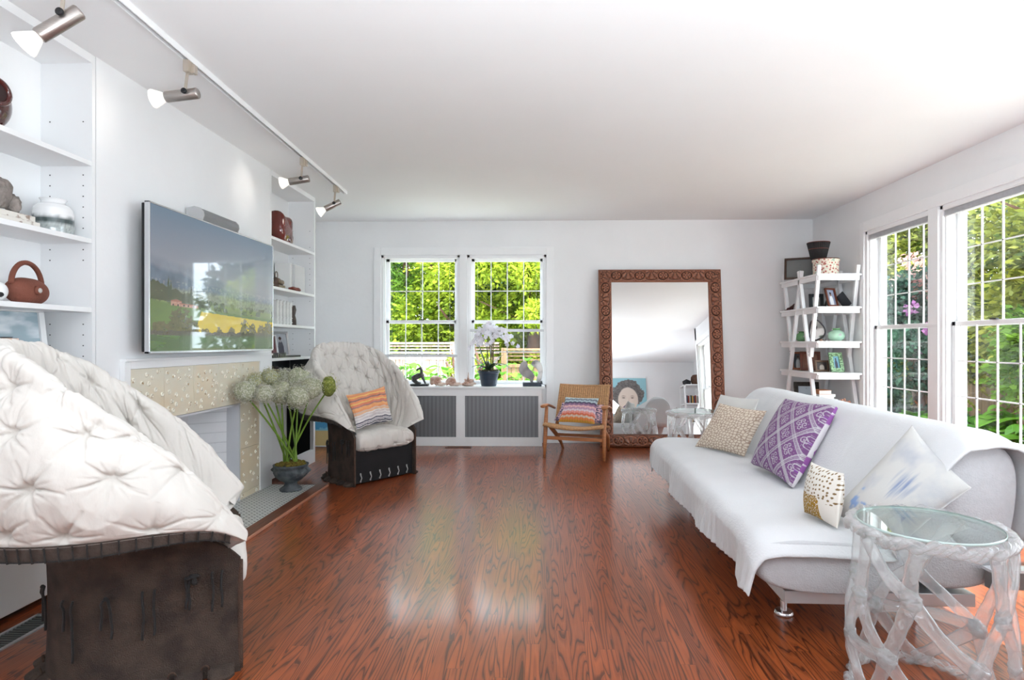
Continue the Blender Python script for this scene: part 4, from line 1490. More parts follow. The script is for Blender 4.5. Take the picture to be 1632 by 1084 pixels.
# ================================================================== SOFA
SR = -math.atan(20 / 936)
RS = Matrix.Rotation(SR, 3, 'Z')
SO = Vector((1.25, 3.47, 0))
def sw(x, y, z):
    """sofa-axis coordinates (through the camera foot) to world"""
    return RS @ Vector((x, y, z))
sroot = RS @ SO
sofa_m = mat('pale_grey_felted_upholstery', srgb(196, 196, 199), 0.85, var=0.06, scale=40, bump=0.35, bscale=160)
throw_m = mat('white_fleece_throw', srgb(212, 212, 214), 0.9, var=0.03, scale=5, bump=0.3, bscale=120, sheen=0.3)
sofa = thing('sofa', 'long pale grey sofa bed under a white throw along the right wall', 'sofa', (sroot.x, sroot.y, 0), SR)
Y0, Y1 = 2.30, 4.66
def prof_extrude(prof, y0, y1, ny, m_, name, parent, rnd_end=0.03, wobble=0.0):
    """closed profile in (x,z) swept along the sofa with rounded ends"""
    n = len(prof)
    cx = sum(p[0] for p in prof) / n; cz = sum(p[1] for p in prof) / n
    ys = [y0, y0 + rnd_end * 0.12, y0 + rnd_end * 0.4, y0 + rnd_end] + list(np.linspace(y0 + rnd_end, y1 - rnd_end, ny)[1:-1]) + [y1 - rnd_end, y1 - rnd_end * 0.4, y1 - rnd_end * 0.12, y1]
    sc = [0.90, 0.955, 0.985, 1.0] + [1.0] * (ny - 2) + [1.0, 0.985, 0.955, 0.90]
    vs, fs = [], []
    for y, s_ in zip(ys, sc):
        for x, z in prof:
            w_ = wobble * noise.noise(Vector((x * 4, y * 3, z * 4)))
            vs.append(Vector((cx + (x - cx) * s_ - SO.x, y - SO.y, cz + (z - cz) * s_ + w_)))
    for i in range(len(ys) - 1):
        for k in range(n):
            k2 = (k + 1) % n
            fs.append((i * n + k, i * n + k2, (i + 1) * n + k2, (i + 1) * n + k))
    fs += [tuple(range(n)), tuple((len(ys) - 1) * n + k for k in reversed(range(n)))]
    return MB().add(vs, fs).build(name, m_, parent, smooth=True)
def smooth_loop(pts, k=3):
    for _ in range(k):
        out = []
        n = len(pts)
        for i in range(n):
            a, b__ = pts[i], pts[(i + 1) % n]
            out.append((a[0] * 0.75 + b__[0] * 0.25, a[1] * 0.75 + b__[1] * 0.25))
            out.append((a[0] * 0.25 + b__[0] * 0.75, a[1] * 0.25 + b__[1] * 0.75))
        pts = out
    return pts
seatp = smooth_loop([(0.79, 0.21), (0.78, 0.39), (0.86, 0.425), (1.30, 0.405), (1.40, 0.38), (1.42, 0.21)])
backp = smooth_loop([(1.30, 0.40), (1.36, 0.52), (1.55, 0.78), (1.62, 0.81), (1.74, 0.79), (1.78, 0.66), (1.74, 0.40), (1.68, 0.24), (1.44, 0.22)])
prof_extrude(seatp, Y0, Y1, 14, sofa_m, 'seat', sofa, 0.05)
prof_extrude(backp, Y0 + 0.01, Y1 - 0.01, 14, sofa_m, 'backrest', sofa, 0.07)
def lbox(name, m_, parent, x0, x1, y0, y1, z0, z1, bevel=0.003):
    return MB().box(x0 - SO.x, x1 - SO.x, y0 - SO.y, y1 - SO.y, z0, z1).build(name, m_, parent, bevel=bevel)
lbox('base_frame', M['steel_lt'], sofa, 0.90, 1.62, Y0 + 0.03, Y1 - 0.03, 0.165, 0.215)
for lx, ly in ((1.00, 2.60), (1.55, 2.60), (1.00, 4.35), (1.55, 4.35)):
    q = MB().lathe([(0, 0.0), (0.038, 0.0), (0.040, 0.003), (0.040, 0.014), (0.036, 0.02), (0.014, 0.022), (0.013, 0.028), (0.013, 0.165), (0, 0.165)], 28, (lx - SO.x, ly - SO.y, 0))
    q.build('leg', M['chrome'], sofa, smooth=True).data.set_sharp_from_angle(angle=0.6)
# white throw over seat and back
path = [(0.772, None), (0.762, 0.385), (0.795, 0.430), (0.87, 0.445), (1.0, 0.445), (1.15, 0.437), (1.275, 0.428), (1.305, 0.436), (1.335, 0.50), (1.41, 0.62), (1.505, 0.755), (1.575, 0.825), (1.65, 0.842), (1.74, 0.825), (1.80, 0.75), (1.812, 0.60), (1.80, 0.40)]
def throw_pt(u, v):
    y = lerp(Y0 - 0.035, Y1 + 0.03, min(1, u / 0.975))
    nearend = max(0, 1 - (y - Y0 + 0.035) / 0.16)
    farend = max(0, 1 - (Y1 + 0.03 - y) / 0.10)
    hem = 0.235 + 0.012 * math.sin(y * 3.3) + 0.004 * math.sin(y * 13 + 1) - 0.05 * math.exp(-((y - 2.40) / 0.05) ** 2) + 0.05 * math.exp(-((y - 2.27) / 0.03) ** 2)
    p = [(a, hem if b__ is None else b__) for a, b__ in path]
    p[0] = (0.755 - 0.02 * math.sin(y * 9), hem)
    # dense param: hem section gets 18 %, seat 40 %, back 42 %
    ks = [0.0, 0.16, 0.20, 0.24, 0.32, 0.42, 0.52, 0.55, 0.60, 0.68, 0.76, 0.81, 0.85, 0.89, 0.93, 0.97, 1.0]
    xs = [a for a, _ in p]; zs = [b__ for _, b__ in p]
    x = sum(float(np.interp(v + d, ks, xs)) for d in (-0.01, 0, 0.01)) / 3
    z = sum(float(np.interp(v + d, ks, zs)) for d in (-0.01, 0, 0.01)) / 3
    if v < 0.2:   # hanging folds
        f = (0.2 - v) / 0.2
        x += f * (0.005 * math.sin(y * 13 + 2 * math.sin(y * 5)) + 0.0035 * math.sin(y * 60 + 3 * math.sin(y * 11)) + 0.003 * math.sin(y * 120))
    z += 0.006 * noise.noise(Vector((x * 5, y * 5, 1))) * (0 if v < 0.2 else 1)
    x += 0.004 * noise.noise(Vector((z * 9, y * 9, 4)))
    e = max(nearend, farend)
    if e > 0:   # ends droop over the side of the sofa
        drop = e ** 2.2
        z -= drop * (0.075 if v < 0.55 else 0.045)
        if v > 0.55:
            x -= drop * 0.03 * (1 if v < 0.82 else -0.3)
    if u > 0.975:   # the far end of the throw hangs down over the end of the sofa back
        k = (u - 0.975) / 0.025
        y = Y1 + 0.028 + 0.006 * k
        z = z - k * max(0, z - 0.22) * 0.72
    return Vector((x - SO.x, y - SO.y, z))
q = MB().grid(240, 110, throw_pt)
q.v = [RS @ p + sroot for p in q.v]
th_o = q.build('throw_blanket', throw_m, None, smooth=True, solid=0.008, loc=(sroot.x, sroot.y, 0.24))
tag(th_o, 'white fleece throw spread over the seat and back of the sofa', 'blanket')

def cs(cs_):
    return [sw(*c) for c in cs_]
cushion('cushion', 'tan cushion with a cream coral-like cell pattern at the far end of the sofa', cs([(1.00, 4.20, .45), (1.235, 3.86, .445), (1.335, 3.74, .755), (1.15, 4.12, .765)]), 0.12, coral, n=150)
cushion('cushion', 'pale grey-white cushion behind the tan patterned one on the sofa', cs([(1.12, 4.46, .46), (1.33, 4.14, .47), (1.40, 4.06, .80), (1.24, 4.42, .80)]), 0.12, plain(214, 212, 208))
pc = cushion('cushion', 'purple cushion with pale scrollwork and a floral side panel leaning on the sofa back', cs([(1.165, 3.50, .47), (1.215, 3.06, .445), (1.50, 3.19, .845), (1.39, 3.56, .845)]), 0.14, purple, n=170, back_fn=purple_side, gusset=0.03)
cushion('cushion', 'small white cushion with gold flecks standing at the near end of the sofa', cs([(1.075, 2.57, .455), (1.115, 2.36, .45), (1.135, 2.35, .67), (1.095, 2.55, .675)]), 0.12, gold, n=130, power=2.0)
cushion('cushion', 'large off-white cushion with washed blue streaks, propped on its corner on the sofa', cs([(1.15, 2.50, .475), (1.29, 2.275, .40), (1.515, 2.20, .655), (1.465, 2.47, .845)]), 0.13, washed, n=130)
# striped cushion in the far armchair, zigzag cushion in the cord chair (placed below)
fa = Vector((0.78, -0.62, 0)); ra = Vector((-0.62, -0.78, 0)); oa = Vector((-1.326, 5.02, 0))
def ac(x, y, z):
    return oa + fa * x + ra * (-y) + Vector((0, 0, z))
cushion('cushion', 'orange, yellow and pink striped cushion with navy stripes in the far armchair', [ac(-0.07, -0.25, 0.455), ac(-0.15, 0.18, 0.48), ac(-0.26, 0.17, 0.79), ac(-0.20, -0.27, 0.74)], 0.13, stripes, n=110, wr=0.02, pinch=0.09)

# ================================================================== CORD LOUNGE CHAIR
oak = mat('honey_oak', srgb(186, 122, 78), 0.4, var=0.25, scale=7, stretch=(1, 1, 8), bump=0.05)
cordm = mat('woven_paper_cord', srgb(206, 158, 112), 0.7, var=0.25, scale=50, bump=0.4, bscale=300)
p1, p2 = Vector((0.036, 6.05, 0)), Vector((0.632, 5.876, 0))
cmid = (p1 + p2) / 2
crx = (p2 - p1).normalized()
crz = math.atan2(crx.y, crx.x)
ch = thing('cord_lounge_chair', 'low oak armchair with woven paper cord seat and back in front of the mirror', 'chair', (cmid.x, cmid.y, 0), crz)
# local: x right, y backwards, z up (front feet on y=0)
hw = 0.31
for sg in (-1, 1):
    q = MB()
    pts = [Vector((sg * hw, 0.0, 0.0)), Vector((sg * (hw - 0.003), 0.012, 0.15)), Vector((sg * (hw - 0.006), 0.03, 0.36)), Vector((sg * (hw - 0.01), 0.05, 0.525))]
    q.tube(pts, [0.013, 0.02, 0.022, 0.017], 10)
    q.build('leg', oak, ch, smooth=True)
    q = MB()
    # rear leg: slopes from the seat front rail down to the back foot, bent
    pts = [Vector((sg * (hw - 0.035), 0.05, 0.33)), Vector((sg * (hw - 0.03), 0.20, 0.27)), Vector((sg * (hw - 0.03), 0.38, 0.185)), Vector((sg * (hw - 0.045), 0.50, 0.09)), Vector((sg * (hw - 0.055), 0.575, 0.0))]
    q.tube(pts, [0.018, 0.022, 0.023, 0.018, 0.012], 10)
    q.build('leg', oak, ch, smooth=True)
    q = MB()
    # arm rest, a shaped paddle
    path = [(-0.045, 0.020, 0.528), (0.0, 0.030, 0.540), (0.08, 0.033, 0.540), (0.2, 0.025, 0.520), (0.34, 0.019, 0.49), (0.42, 0.014, 0.47)]
    vs, fs = [], []
    for (y, w_, z) in path:
        for k in range(10):
            a = 2 * PI * k / 10
            vs.append(Vector((sg * (hw + 0.005) + w_ * 1.25 * math.cos(a), y, z + 0.012 * math.sin(a))))
    for i in range(len(path) - 1):
        for k in range(10):
            k2 = (k + 1) % 10
            fs.append((i * 10 + k, i * 10 + k2, (i + 1) * 10 + k2, (i + 1) * 10 + k))
    fs += [tuple(range(10)), tuple((len(path) - 1) * 10 + k for k in reversed(range(10)))]
    q.add(vs, fs).build('armrest', oak, ch, smooth=True)
    # back post
    q = MB()
    q.tube([Vector((sg * (hw - 0.05), 0.30, 0.27)), Vector((sg * (hw - 0.05), 0.42, 0.47)), Vector((sg * (hw - 0.05), 0.52, 0.69))], [0.018, 0.018, 0.014], 10)
    q.build('back_post', oak, ch, smooth=True)
MB().beam((-hw, 0.02, 0.205), (hw, 0.02, 0.205), 0.02, 0.035).build('stretcher', oak, ch, bevel=0.003)
MB().beam((-hw + 0.03, 0.36, 0.19), (hw - 0.03, 0.36, 0.19), 0.02, 0.03).build('stretcher', oak, ch, bevel=0.003)
def weave(nm, pts_fn, nx, nz, horizontal=True):
    q = MB()
    def f(u, v):
        p, nn = pts_fn(u, v)
        a = math.sin(u * nx * PI); b__ = math.sin(v * nz * PI)
        h = 0.0035 * abs(math.sin(v * nz * PI)) + 0.0045 * (1 if int(u * nx) % 2 == 0 else -0.3) * abs(a)
        return p + nn * h
    q.grid(240, 150, f)
    return q.build(nm, cordm, ch, smooth=True, solid=0.016)
def seatf(u, v):
    x = lerp(-hw + 0.005, hw - 0.005, u)
    y = lerp(-0.03, 0.40, v)
    z = lerp(0.358, 0.285, v) - 0.035 * math.sin(PI * u) * (0.6 + 0.4 * (1 - v)) - (0.02 * max(0, 1 - v / 0.08))
    return Vector((x, y, z)), Vector((0, 0.15, 1)).normalized()
weave('cord_seat', seatf, 60, 40)
def backf(u, v):
    x = lerp(-hw + 0.035, hw - 0.035, u)
    y = lerp(0.335, 0.53, v) + 0.035 * math.sin(PI * u)
    z = lerp(0.36, 0.715, v) - 0.012 * math.sin(PI * u) * v
    return Vector((x, y, z)), Vector((0, -0.87, 0.48))
weave('cord_back', backf, 46, 36)
q = MB().tube([Vector((lerp(-hw + 0.03, hw - 0.03, i / 8), 0.53 + 0.03 * math.sin(PI * i / 8), 0.718 - 0.01 * math.sin(PI * i / 8))) for i in range(9)], 0.013, 10)
q.build('top_rail', cordm, ch, smooth=True)
q = MB().tube([Vector((lerp(-hw - 0.005, hw + 0.0, i / 8), -0.03, 0.345 - 0.033 * math.sin(PI * i / 8))) for i in range(9)], 0.017, 10)
q.build('front_rail', cordm, ch, smooth=True)
Rc = Matrix.Rotation(crz, 3, 'Z')
def cc(x, y, z):
    return Rc @ Vector((x, y, z)) + cmid
cushion('cushion', 'small multicoloured zigzag knitted cushion on the cord lounge chair', [cc(-0.20, 0.14, 0.355), cc(0.19, 0.12, 0.35), cc(0.20, 0.30, 0.60), cc(-0.165, 0.32, 0.60)], 0.11, zigzag, n=120)
cushion('cushion', 'floral cushion tucked behind the zigzag one, seen at both sides in the cord chair', [cc(-0.27, 0.22, 0.355), cc(0.265, 0.20, 0.35), cc(0.25, 0.33, 0.53), cc(-0.21, 0.35, 0.54)], 0.10, lambda U, V: paint((cells(U, V, 13, 9)[0] < 0.4) * 1.0, S(92, 84, 112), full(U, S(214, 178, 184))), n=90)

# ================================================================== ACRYLIC TABLES
def acrylic_table(loc, label, group, seed=5, rz=0.0):
    r = thing('acrylic_side_table', label, 'side table', loc, rz, group)
    R_, H_ = 0.222, 0.585
    rr = random.Random(seed)
    def cyl(a, z, dr=0.0):
        bulge = 0.006 * math.sin(PI * z / H_)
        return Vector(((R_ + bulge + dr) * math.cos(a), (R_ + bulge + dr) * math.sin(a), z))
    levels = [0.022, 0.20, 0.37, 0.545]
    nl = [6, 6, 6, 7]
    nodes = []
    for li, (z, n) in enumerate(zip(levels, nl)):
        ring = []
        for k in range(n):
            a = 2 * PI * (k + 0.5 * (li % 2) + rr.uniform(-0.22, 0.22)) / n
            zz = z + (rr.uniform(-0.03, 0.03) if 0 < li < 3 else 0)
            ring.append((a, zz))
        nodes.append(ring)
    q = MB()
    def strap(n0, n1, w=0.021):
        a0, z0 = n0; a1, z1 = n1
        while a1 - a0 > PI: a1 -= 2 * PI
        while a1 - a0 < -PI: a1 += 2 * PI
        b_ = rr.uniform(-0.05, 0.05); s_ = rr.uniform(-0.02, 0.02)
        k = 12
        pts = [cyl(lerp(a0, a1, i / k) + b_ * math.sin(PI * i / k), lerp(z0, z1, i / k) + s_ * math.sin(PI * i / k), rr.uniform(-0.001, 0.001)) for i in range(k + 1)]
        # flattened strap: ellipse section, wide in the surface, thin radially
        vs, fs = [], []
        seg = 10
        for i, p in enumerate(pts):
            t = (pts[min(i + 1, k)] - pts[max(i - 1, 0)]).normalized()
            nrm = Vector((p.x, p.y, 0)).normalized()
            side = t.cross(nrm).normalized()
            wv = w * (1.0 + 0.28 * abs(2 * i / k - 1) ** 2 + 0.06 * math.sin(i * 1.7 + a0 * 5))
            for m_ in range(seg):
                a = 2 * PI * m_ / seg
                vs.append(p + side * math.cos(a) * wv + nrm * math.sin(a) * 0.015)
        for i in range(k):
            for m_ in range(seg):
                m2 = (m_ + 1) % seg
                fs.append((i * seg + m_, i * seg + m2, (i + 1) * seg + m2, (i + 1) * seg + m_))
        fs += [tuple(reversed(range(seg))), tuple(k * seg + m_ for m_ in range(seg))]
        q.add(vs, fs)
    for li in range(3):
        A_, B_ = nodes[li], nodes[li + 1]
        used = set()
        for n0 in A_:
            ds = sorted(range(len(B_)), key=lambda j: abs(math.atan2(math.sin(B_[j][0] - n0[0]), math.cos(B_[j][0] - n0[0]))))
            strap(n0, B_[ds[0]]); used.add(ds[0])
            if rr.random() < 0.6:
                strap(n0, B_[ds[1]]); used.add(ds[1])
        for j in range(len(B_)):
            if j not in used:
                n1 = min(A_, key=lambda n0: abs(math.atan2(math.sin(B_[j][0] - n0[0]), math.cos(B_[j][0] - n0[0]))))
                strap(n1, B_[j])
    for li in (1, 2):
        ring = nodes[li]
        for k in range(len(ring)):
            if rr.random() < 0.42:
                strap(ring[k], ring[(k + 1) % len(ring)])
    for ring in nodes[1:3]:
        for a, z in ring:
            p = cyl(a, z)
            Rr = rotm(0, 0, a)
            q.blob(p, (0.020, 0.030, 0.030), 3, R=Rr, nz=0.4, nsc=2.0, seed=a * 7)
    q.build('woven_straps', M['acrylic'], r, smooth=True)
    # twisted rims top and bottom
    for z, rad in ((H_ - 0.025, 0.016), (0.016, 0.014)):
        q = MB()
        n = 150
        for ph in (0, PI, PI / 2):
            pts, rs = [], []
            for i in range(n):
                a = 2 * PI * i / n
                tw = a * 13 + ph
                w_ = 0.009 + 0.003 * math.sin(a * 7 + ph)
                pts.append(Vector(((R_ + 0.006 + w_ * math.cos(tw)) * math.cos(a), (R_ + 0.006 + w_ * math.cos(tw)) * math.sin(a), z + w_ * 1.5 * math.sin(tw))))
                rs.append(rad * 0.62 + 0.0025 * math.sin(a * 31 + ph))
            q.tube(pts, rs, 8, closed=True)
        q.build('twisted_rim', M['acrylic'], r, smooth=True)
    q = MB().lathe([(0.0, H_ - 0.012), (0.206, H_ - 0.012), (0.208, H_ - 0.010), (0.208, H_ - 0.004), (0.206, H_ - 0.002), (0.0, H_ - 0.002)], 72)
    q.build('glass_top', M['glass_top'], r, smooth=False)
    q = MB().lathe([(0.207, H_ - 0.011), (0.2088, H_ - 0.010), (0.2088, H_ - 0.004), (0.207, H_ - 0.0025)], 72, cap=False)
    q.build('glass_edge', mat('green_glass_edge', (0.55, 0.66, 0.63), 0.1, 0.05), r, smooth=True)
    return r
gT = 'clear acrylic tables at the ends of the sofa'
tb1 = acrylic_table((1.285, 1.985, 0), 'clear woven acrylic side table with round glass top in the right foreground', gT)
tb2 = copy_tree(tb1)
tb2.location = (1.36, 5.22, 0); tb2.rotation_euler = (0, 0, 2.1)
tb2['label'] = 'clear woven acrylic side table beyond the far end of the sofa, before the mirror'

# low steel framed table at the right edge
st = thing('steel_frame_table', 'low grey steel-framed table at the right edge behind the acrylic table', 'table', (2.35, 2.75, 0))
pA = onZ(1595, 898, 0.34); 
q = MB()
q.box(1.66, 2.9, 2.20, 2.24, 0.27, 0.335).box(1.66, 2.9, 3.10, 3.14, 0.27, 0.335)
q.box(2.86, 2.9, 2.24, 3.10, 0.27, 0.335)
q.beam((1.70, 2.24, 0.30), (2.3, 3.10, 0.30), 0.04, 0.06)
q.build('top_frame', mat('grey_steel_frame', srgb(128, 124, 122), 0.35, 0.5, var=0.1, scale=20), st, world=True, bevel=0.003)
q = MB().box(1.655, 2.905, 2.195, 2.245, 0.335, 0.345)
q.build('edge_strip', mat('polished_edge', (0.8, 0.8, 0.82), 0.2, 0.5), st, world=True)
for x, y in ((2.62, 2.20), (2.62, 3.10), (1.9, 3.10)):
    box_part('leg', M['steel_lt'], st, x, x + 0.04, y, y + 0.04, 0, 0.27, 0.003)

# ================================================================== LEANING MIRROR
mir = thing('leaning_mirror', 'tall mirror in a carved brown wooden frame leaning on the far wall', 'mirror', (1.375, 6.70, 0))
m_y0, m_y1, m_h = 6.665, 6.885, 2.03
mxl0, mxr0 = 0.672, 2.085
lean = math.atan2(m_y1 - m_y0, m_h)
Lm = math.hypot(m_y1 - m_y0, m_h)
Wm = mxr0 - mxl0
fw = 0.147
def mir_pt(a, h, d):
    """a across, h up the glass, d towards the room"""
    return Vector((mxl0 + a, m_y0 + h * math.sin(lean) - d * math.cos(lean), h * math.cos(lean) + d * math.sin(lean) + 0.004))
def relief(s, t):
    """s along the moulding (m), t across 0..1 -> height"""
    h = 0.022 * math.sin(PI * min(1, t * 1.0)) ** 0.5
    if t < 0.12 or t > 0.9:
        h += 0.006 * (0.5 + 0.5 * math.sin(s * 2 * PI / 0.014)) * (1 if t > 0.9 else 0.3)
        return h
    P = 0.135
    k = math.floor(s / P); x = (s / P - k) - 0.5; y = (t - 0.15) / 0.72
    # palmette fan on one cell, rosette on the next
    if k % 2 == 0:
        th = math.atan2(x * 1.05, y + 0.02); r = math.hypot(x * 1.05, y)
        lobes = abs(math.cos(th * 4.5))
        inside = r < 0.62 + 0.28 * lobes
        h += (0.012 * (0.35 + lobes) * min(1, r * 3)) if inside and abs(x) < 0.5 else 0
        h -= 0.008 * math.exp(-((r - 0.95) / 0.06) ** 2)
        h -= 0.008 * math.exp(-((r - 0.22) / 0.05) ** 2)
    else:
        yy = y - 0.5
        th = math.atan2(x, yy * 0.9); r = math.hypot(x, yy * 0.9)
        h += 0.011 * (0.4 + abs(math.cos(th * 3))) * (1 if r < 0.36 else 0)
        h -= 0.010 * math.exp(-((r - 0.40) / 0.05) ** 2)
        h += 0.008 * math.exp(-((r - 0.10) / 0.05) ** 2)
        h += 0.006 * abs(math.sin((x + yy) * 16)) * (1 if r > 0.46 else 0)
    return h
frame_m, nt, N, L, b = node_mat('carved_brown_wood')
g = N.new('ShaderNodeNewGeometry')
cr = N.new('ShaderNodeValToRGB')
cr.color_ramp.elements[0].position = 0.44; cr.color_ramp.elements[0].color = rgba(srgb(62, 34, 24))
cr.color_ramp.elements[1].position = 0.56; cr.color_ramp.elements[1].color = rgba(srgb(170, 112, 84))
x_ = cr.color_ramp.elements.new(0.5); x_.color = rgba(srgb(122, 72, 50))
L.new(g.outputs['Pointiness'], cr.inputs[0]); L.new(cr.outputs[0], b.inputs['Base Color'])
b.inputs['Roughness'].default_value = 0.38
def moulding(side):
    q = MB()
    if side in ('left', 'right'):
        ln = Lm
    else:
        ln = Wm
    ns, nt_ = int(ln / 0.0055), 30
    vs, fs = [], []
    for i in range(ns + 1):
        s = i / ns
        for k in range(nt_ + 1):
            t = k / nt_
            off = fw * t
            lo, hi = off, ln - off
            c = lerp(lo, hi, s)
            hgt = 0.02 + relief(c, t)
            if side == 'left': p = mir_pt(off, c, hgt)
            elif side == 'right': p = mir_pt(Wm - off, c, hgt)
            elif side == 'bottom': p = mir_pt(c, off, hgt)
            else: p = mir_pt(c, Lm - off, hgt)
            vs.append(p)
    n1 = nt_ + 1
    for i in range(ns):
        for k in range(nt_):
            fs.append((i * n1 + k, i * n1 + k + 1, (i + 1) * n1 + k + 1, (i + 1) * n1 + k))
    # back edge skirts
    nb = len(vs)
    for i in range(ns + 1):
        for t in (0, 1):
            s = i / ns; off = fw * t; c = lerp(off, ln - off, s)
            vs.append({'left': mir_pt(off, c, -0.02), 'right': mir_pt(Wm - off, c, -0.02), 'bottom': mir_pt(c, off, -0.02), 'top': mir_pt(c, Lm - off, -0.02)}[side])
    for i in range(ns):
        fs.append((i * n1, nb + i * 2, nb + (i + 1) * 2, (i + 1) * n1))
        fs.append((i * n1 + nt_, nb + i * 2 + 1, nb + (i + 1) * 2 + 1, (i + 1) * n1 + nt_))
    q.add(vs, fs)
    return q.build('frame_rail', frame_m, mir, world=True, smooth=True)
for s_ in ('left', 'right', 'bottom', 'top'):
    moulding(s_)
mirror_m = mat('mirror_silvering', (0.76, 0.77, 0.77), 0.0, 1.0)
q = MB()
vs = [mir_pt(fw - 0.004, fw - 0.004, 0.010), mir_pt(Wm - fw + 0.004, fw - 0.004, 0.010), mir_pt(Wm - fw + 0.004, Lm - fw + 0.004, 0.010), mir_pt(fw - 0.004, Lm - fw + 0.004, 0.010)]
vs += [mir_pt(fw - 0.004, fw - 0.004, 0.004), mir_pt(Wm - fw + 0.004, fw - 0.004, 0.004), mir_pt(Wm - fw + 0.004, Lm - fw + 0.004, 0.004), mir_pt(fw - 0.004, Lm - fw + 0.004, 0.004)]
q.add(vs, [(0, 1, 2, 3), (7, 6, 5, 4), (0, 4, 5, 1), (1, 5, 6, 2), (2, 6, 7, 3), (3, 7, 4, 0)])
q.build('mirror_glass', mirror_m, mir, world=True)
q = MB()
vs = [mir_pt(0.01, 0.01, -0.012), mir_pt(Wm - 0.01, 0.01, -0.012), mir_pt(Wm - 0.01, Lm - 0.01, -0.012), mir_pt(0.01, Lm - 0.01, -0.012)]
vs += [mir_pt(0.01, 0.01, 0.0), mir_pt(Wm - 0.01, 0.01, 0.0), mir_pt(Wm - 0.01, Lm - 0.01, 0.0), mir_pt(0.01, Lm - 0.01, 0.0)]
q.add(vs, [(0, 1, 2, 3), (7, 6, 5, 4), (0, 4, 5, 1), (1, 5, 6, 2), (2, 6, 7, 3), (3, 7, 4, 0)])
q.build('backing_board', M['walnut'], mir, world=True)
_mn = (mir_pt(0, 0, 1) - mir_pt(0, 0, 0)).normalized()
_mp = mir_pt(0.5, 0.5, 0.010)
def via_mirror(px, py, axis, val):
    d = Vector(_ray(px, py)); o = Vector((0, 0, EYE))
    t = (_mp - o).dot(_mn) / d.dot(_mn)
    h = o + d * t
    r_ = d - _mn * 2 * d.dot(_mn)
    k = (val - h[axis]) / r_[axis]
    return h + r_ * k

# ------------------------------------------------------------------ things behind the camera that the mirror shows
def portrait(U, V):
    c = full(U, S(150, 198, 208)) * (0.94 + 0.1 * fbm(U * 6, V * 6, 3)[..., None])
    curl = fbm(U * 22, V * 26, 4, 7)
    n1p = fbm(U * 8, V * 9, 3, 2)
    n5 = fbm(U * 60, V * 70, 4, 7)
    for u0, v0, hair, skin, sh in ((0.70, 0.68, (132, 112, 98), (220, 198, 184), (186, 204, 202)), (0.28, 0.715, (112, 108, 106), (226, 210, 196), (104, 108, 114))):
        sho = (V < 0.50 - 0.9 * np.clip(np.abs(U - u0) - 0.07, 0, 1) ** 1.2) & (np.abs(U - u0) < 0.34) & (V < 0.47)
        if sh[0] > 150:
            sho = sho & (U > 0.50)
        c = paint(np.where(sho, 1.0, 0), S(*sh) * (0.9 + 0.2 * curl[..., None]), c)
        nk = (np.abs(U - u0) < 0.075 - 0.10 * (V - 0.47)) & (V < 0.60) & (V > 0.40 + 1.5 * (U - u0) ** 2 * 8)
        c = paint(np.where(nk, 1.0, 0), S(*skin) * 0.88, c)
        hd = ((U - u0) / 0.235) ** 2 + ((V - v0 - 0.055) / 0.20) ** 2 + 0.7 * (curl - 0.45)
        c = paint(np.where(hd < 1.0, 1.0, 0), S(*hair) * (0.35 + 1.3 * n5[..., None]), c)
        fc = ((U - u0) / (0.155 - 0.16 * np.clip(v0 - 0.06 - V, 0, 1))) ** 2 + ((V - v0 + 0.025) / 0.185) ** 2 + 0.12 * (curl - 0.45)
        c = paint((1 - fc) * 9, S(*skin) * (0.97 + 0.06 * n1p[..., None]), c)
        for du in (-0.066, 0.066):
            c = paint(np.exp(-(((U - u0 - du) / 0.03) ** 2 + ((V - v0 - 0.012) / 0.014) ** 2)) * 0.5, S(150, 126, 112), c)
            c = paint(np.where((((U - u0 - du) / 0.018) ** 2 + ((V - v0 - 0.008) / 0.008) ** 2) < 1, 0.9, 0), S(84, 78, 74), c)
            c = paint(np.where((np.abs(U - u0 - du) < 0.032) & (np.abs(V - v0 - 0.036 + 3 * (U - u0 - du) ** 2) < 0.004), 0.6, 0), S(130, 112, 100), c)
        c = paint(np.exp(-(((U - u0 + 0.012) / 0.008) ** 2 + ((V - v0 + 0.03) / 0.04) ** 2)) * 0.4, S(176, 146, 130), c)
        c = paint(np.where((((U - u0) / 0.04) ** 2 + ((V - v0 + 0.088) / 0.008) ** 2) < 1, 0.8, 0), S(182, 132, 122), c)
    return c
pw0 = via_mirror(1035, 690, 1, RY + 0.05); pw1 = via_mirror(1027, 603, 1, RY + 0.05)
ptop = pw1.z
pxr = (pw0.x + pw1.x) / 2
PW = 1.75
pz0 = max(0.02, ptop - 1.9)
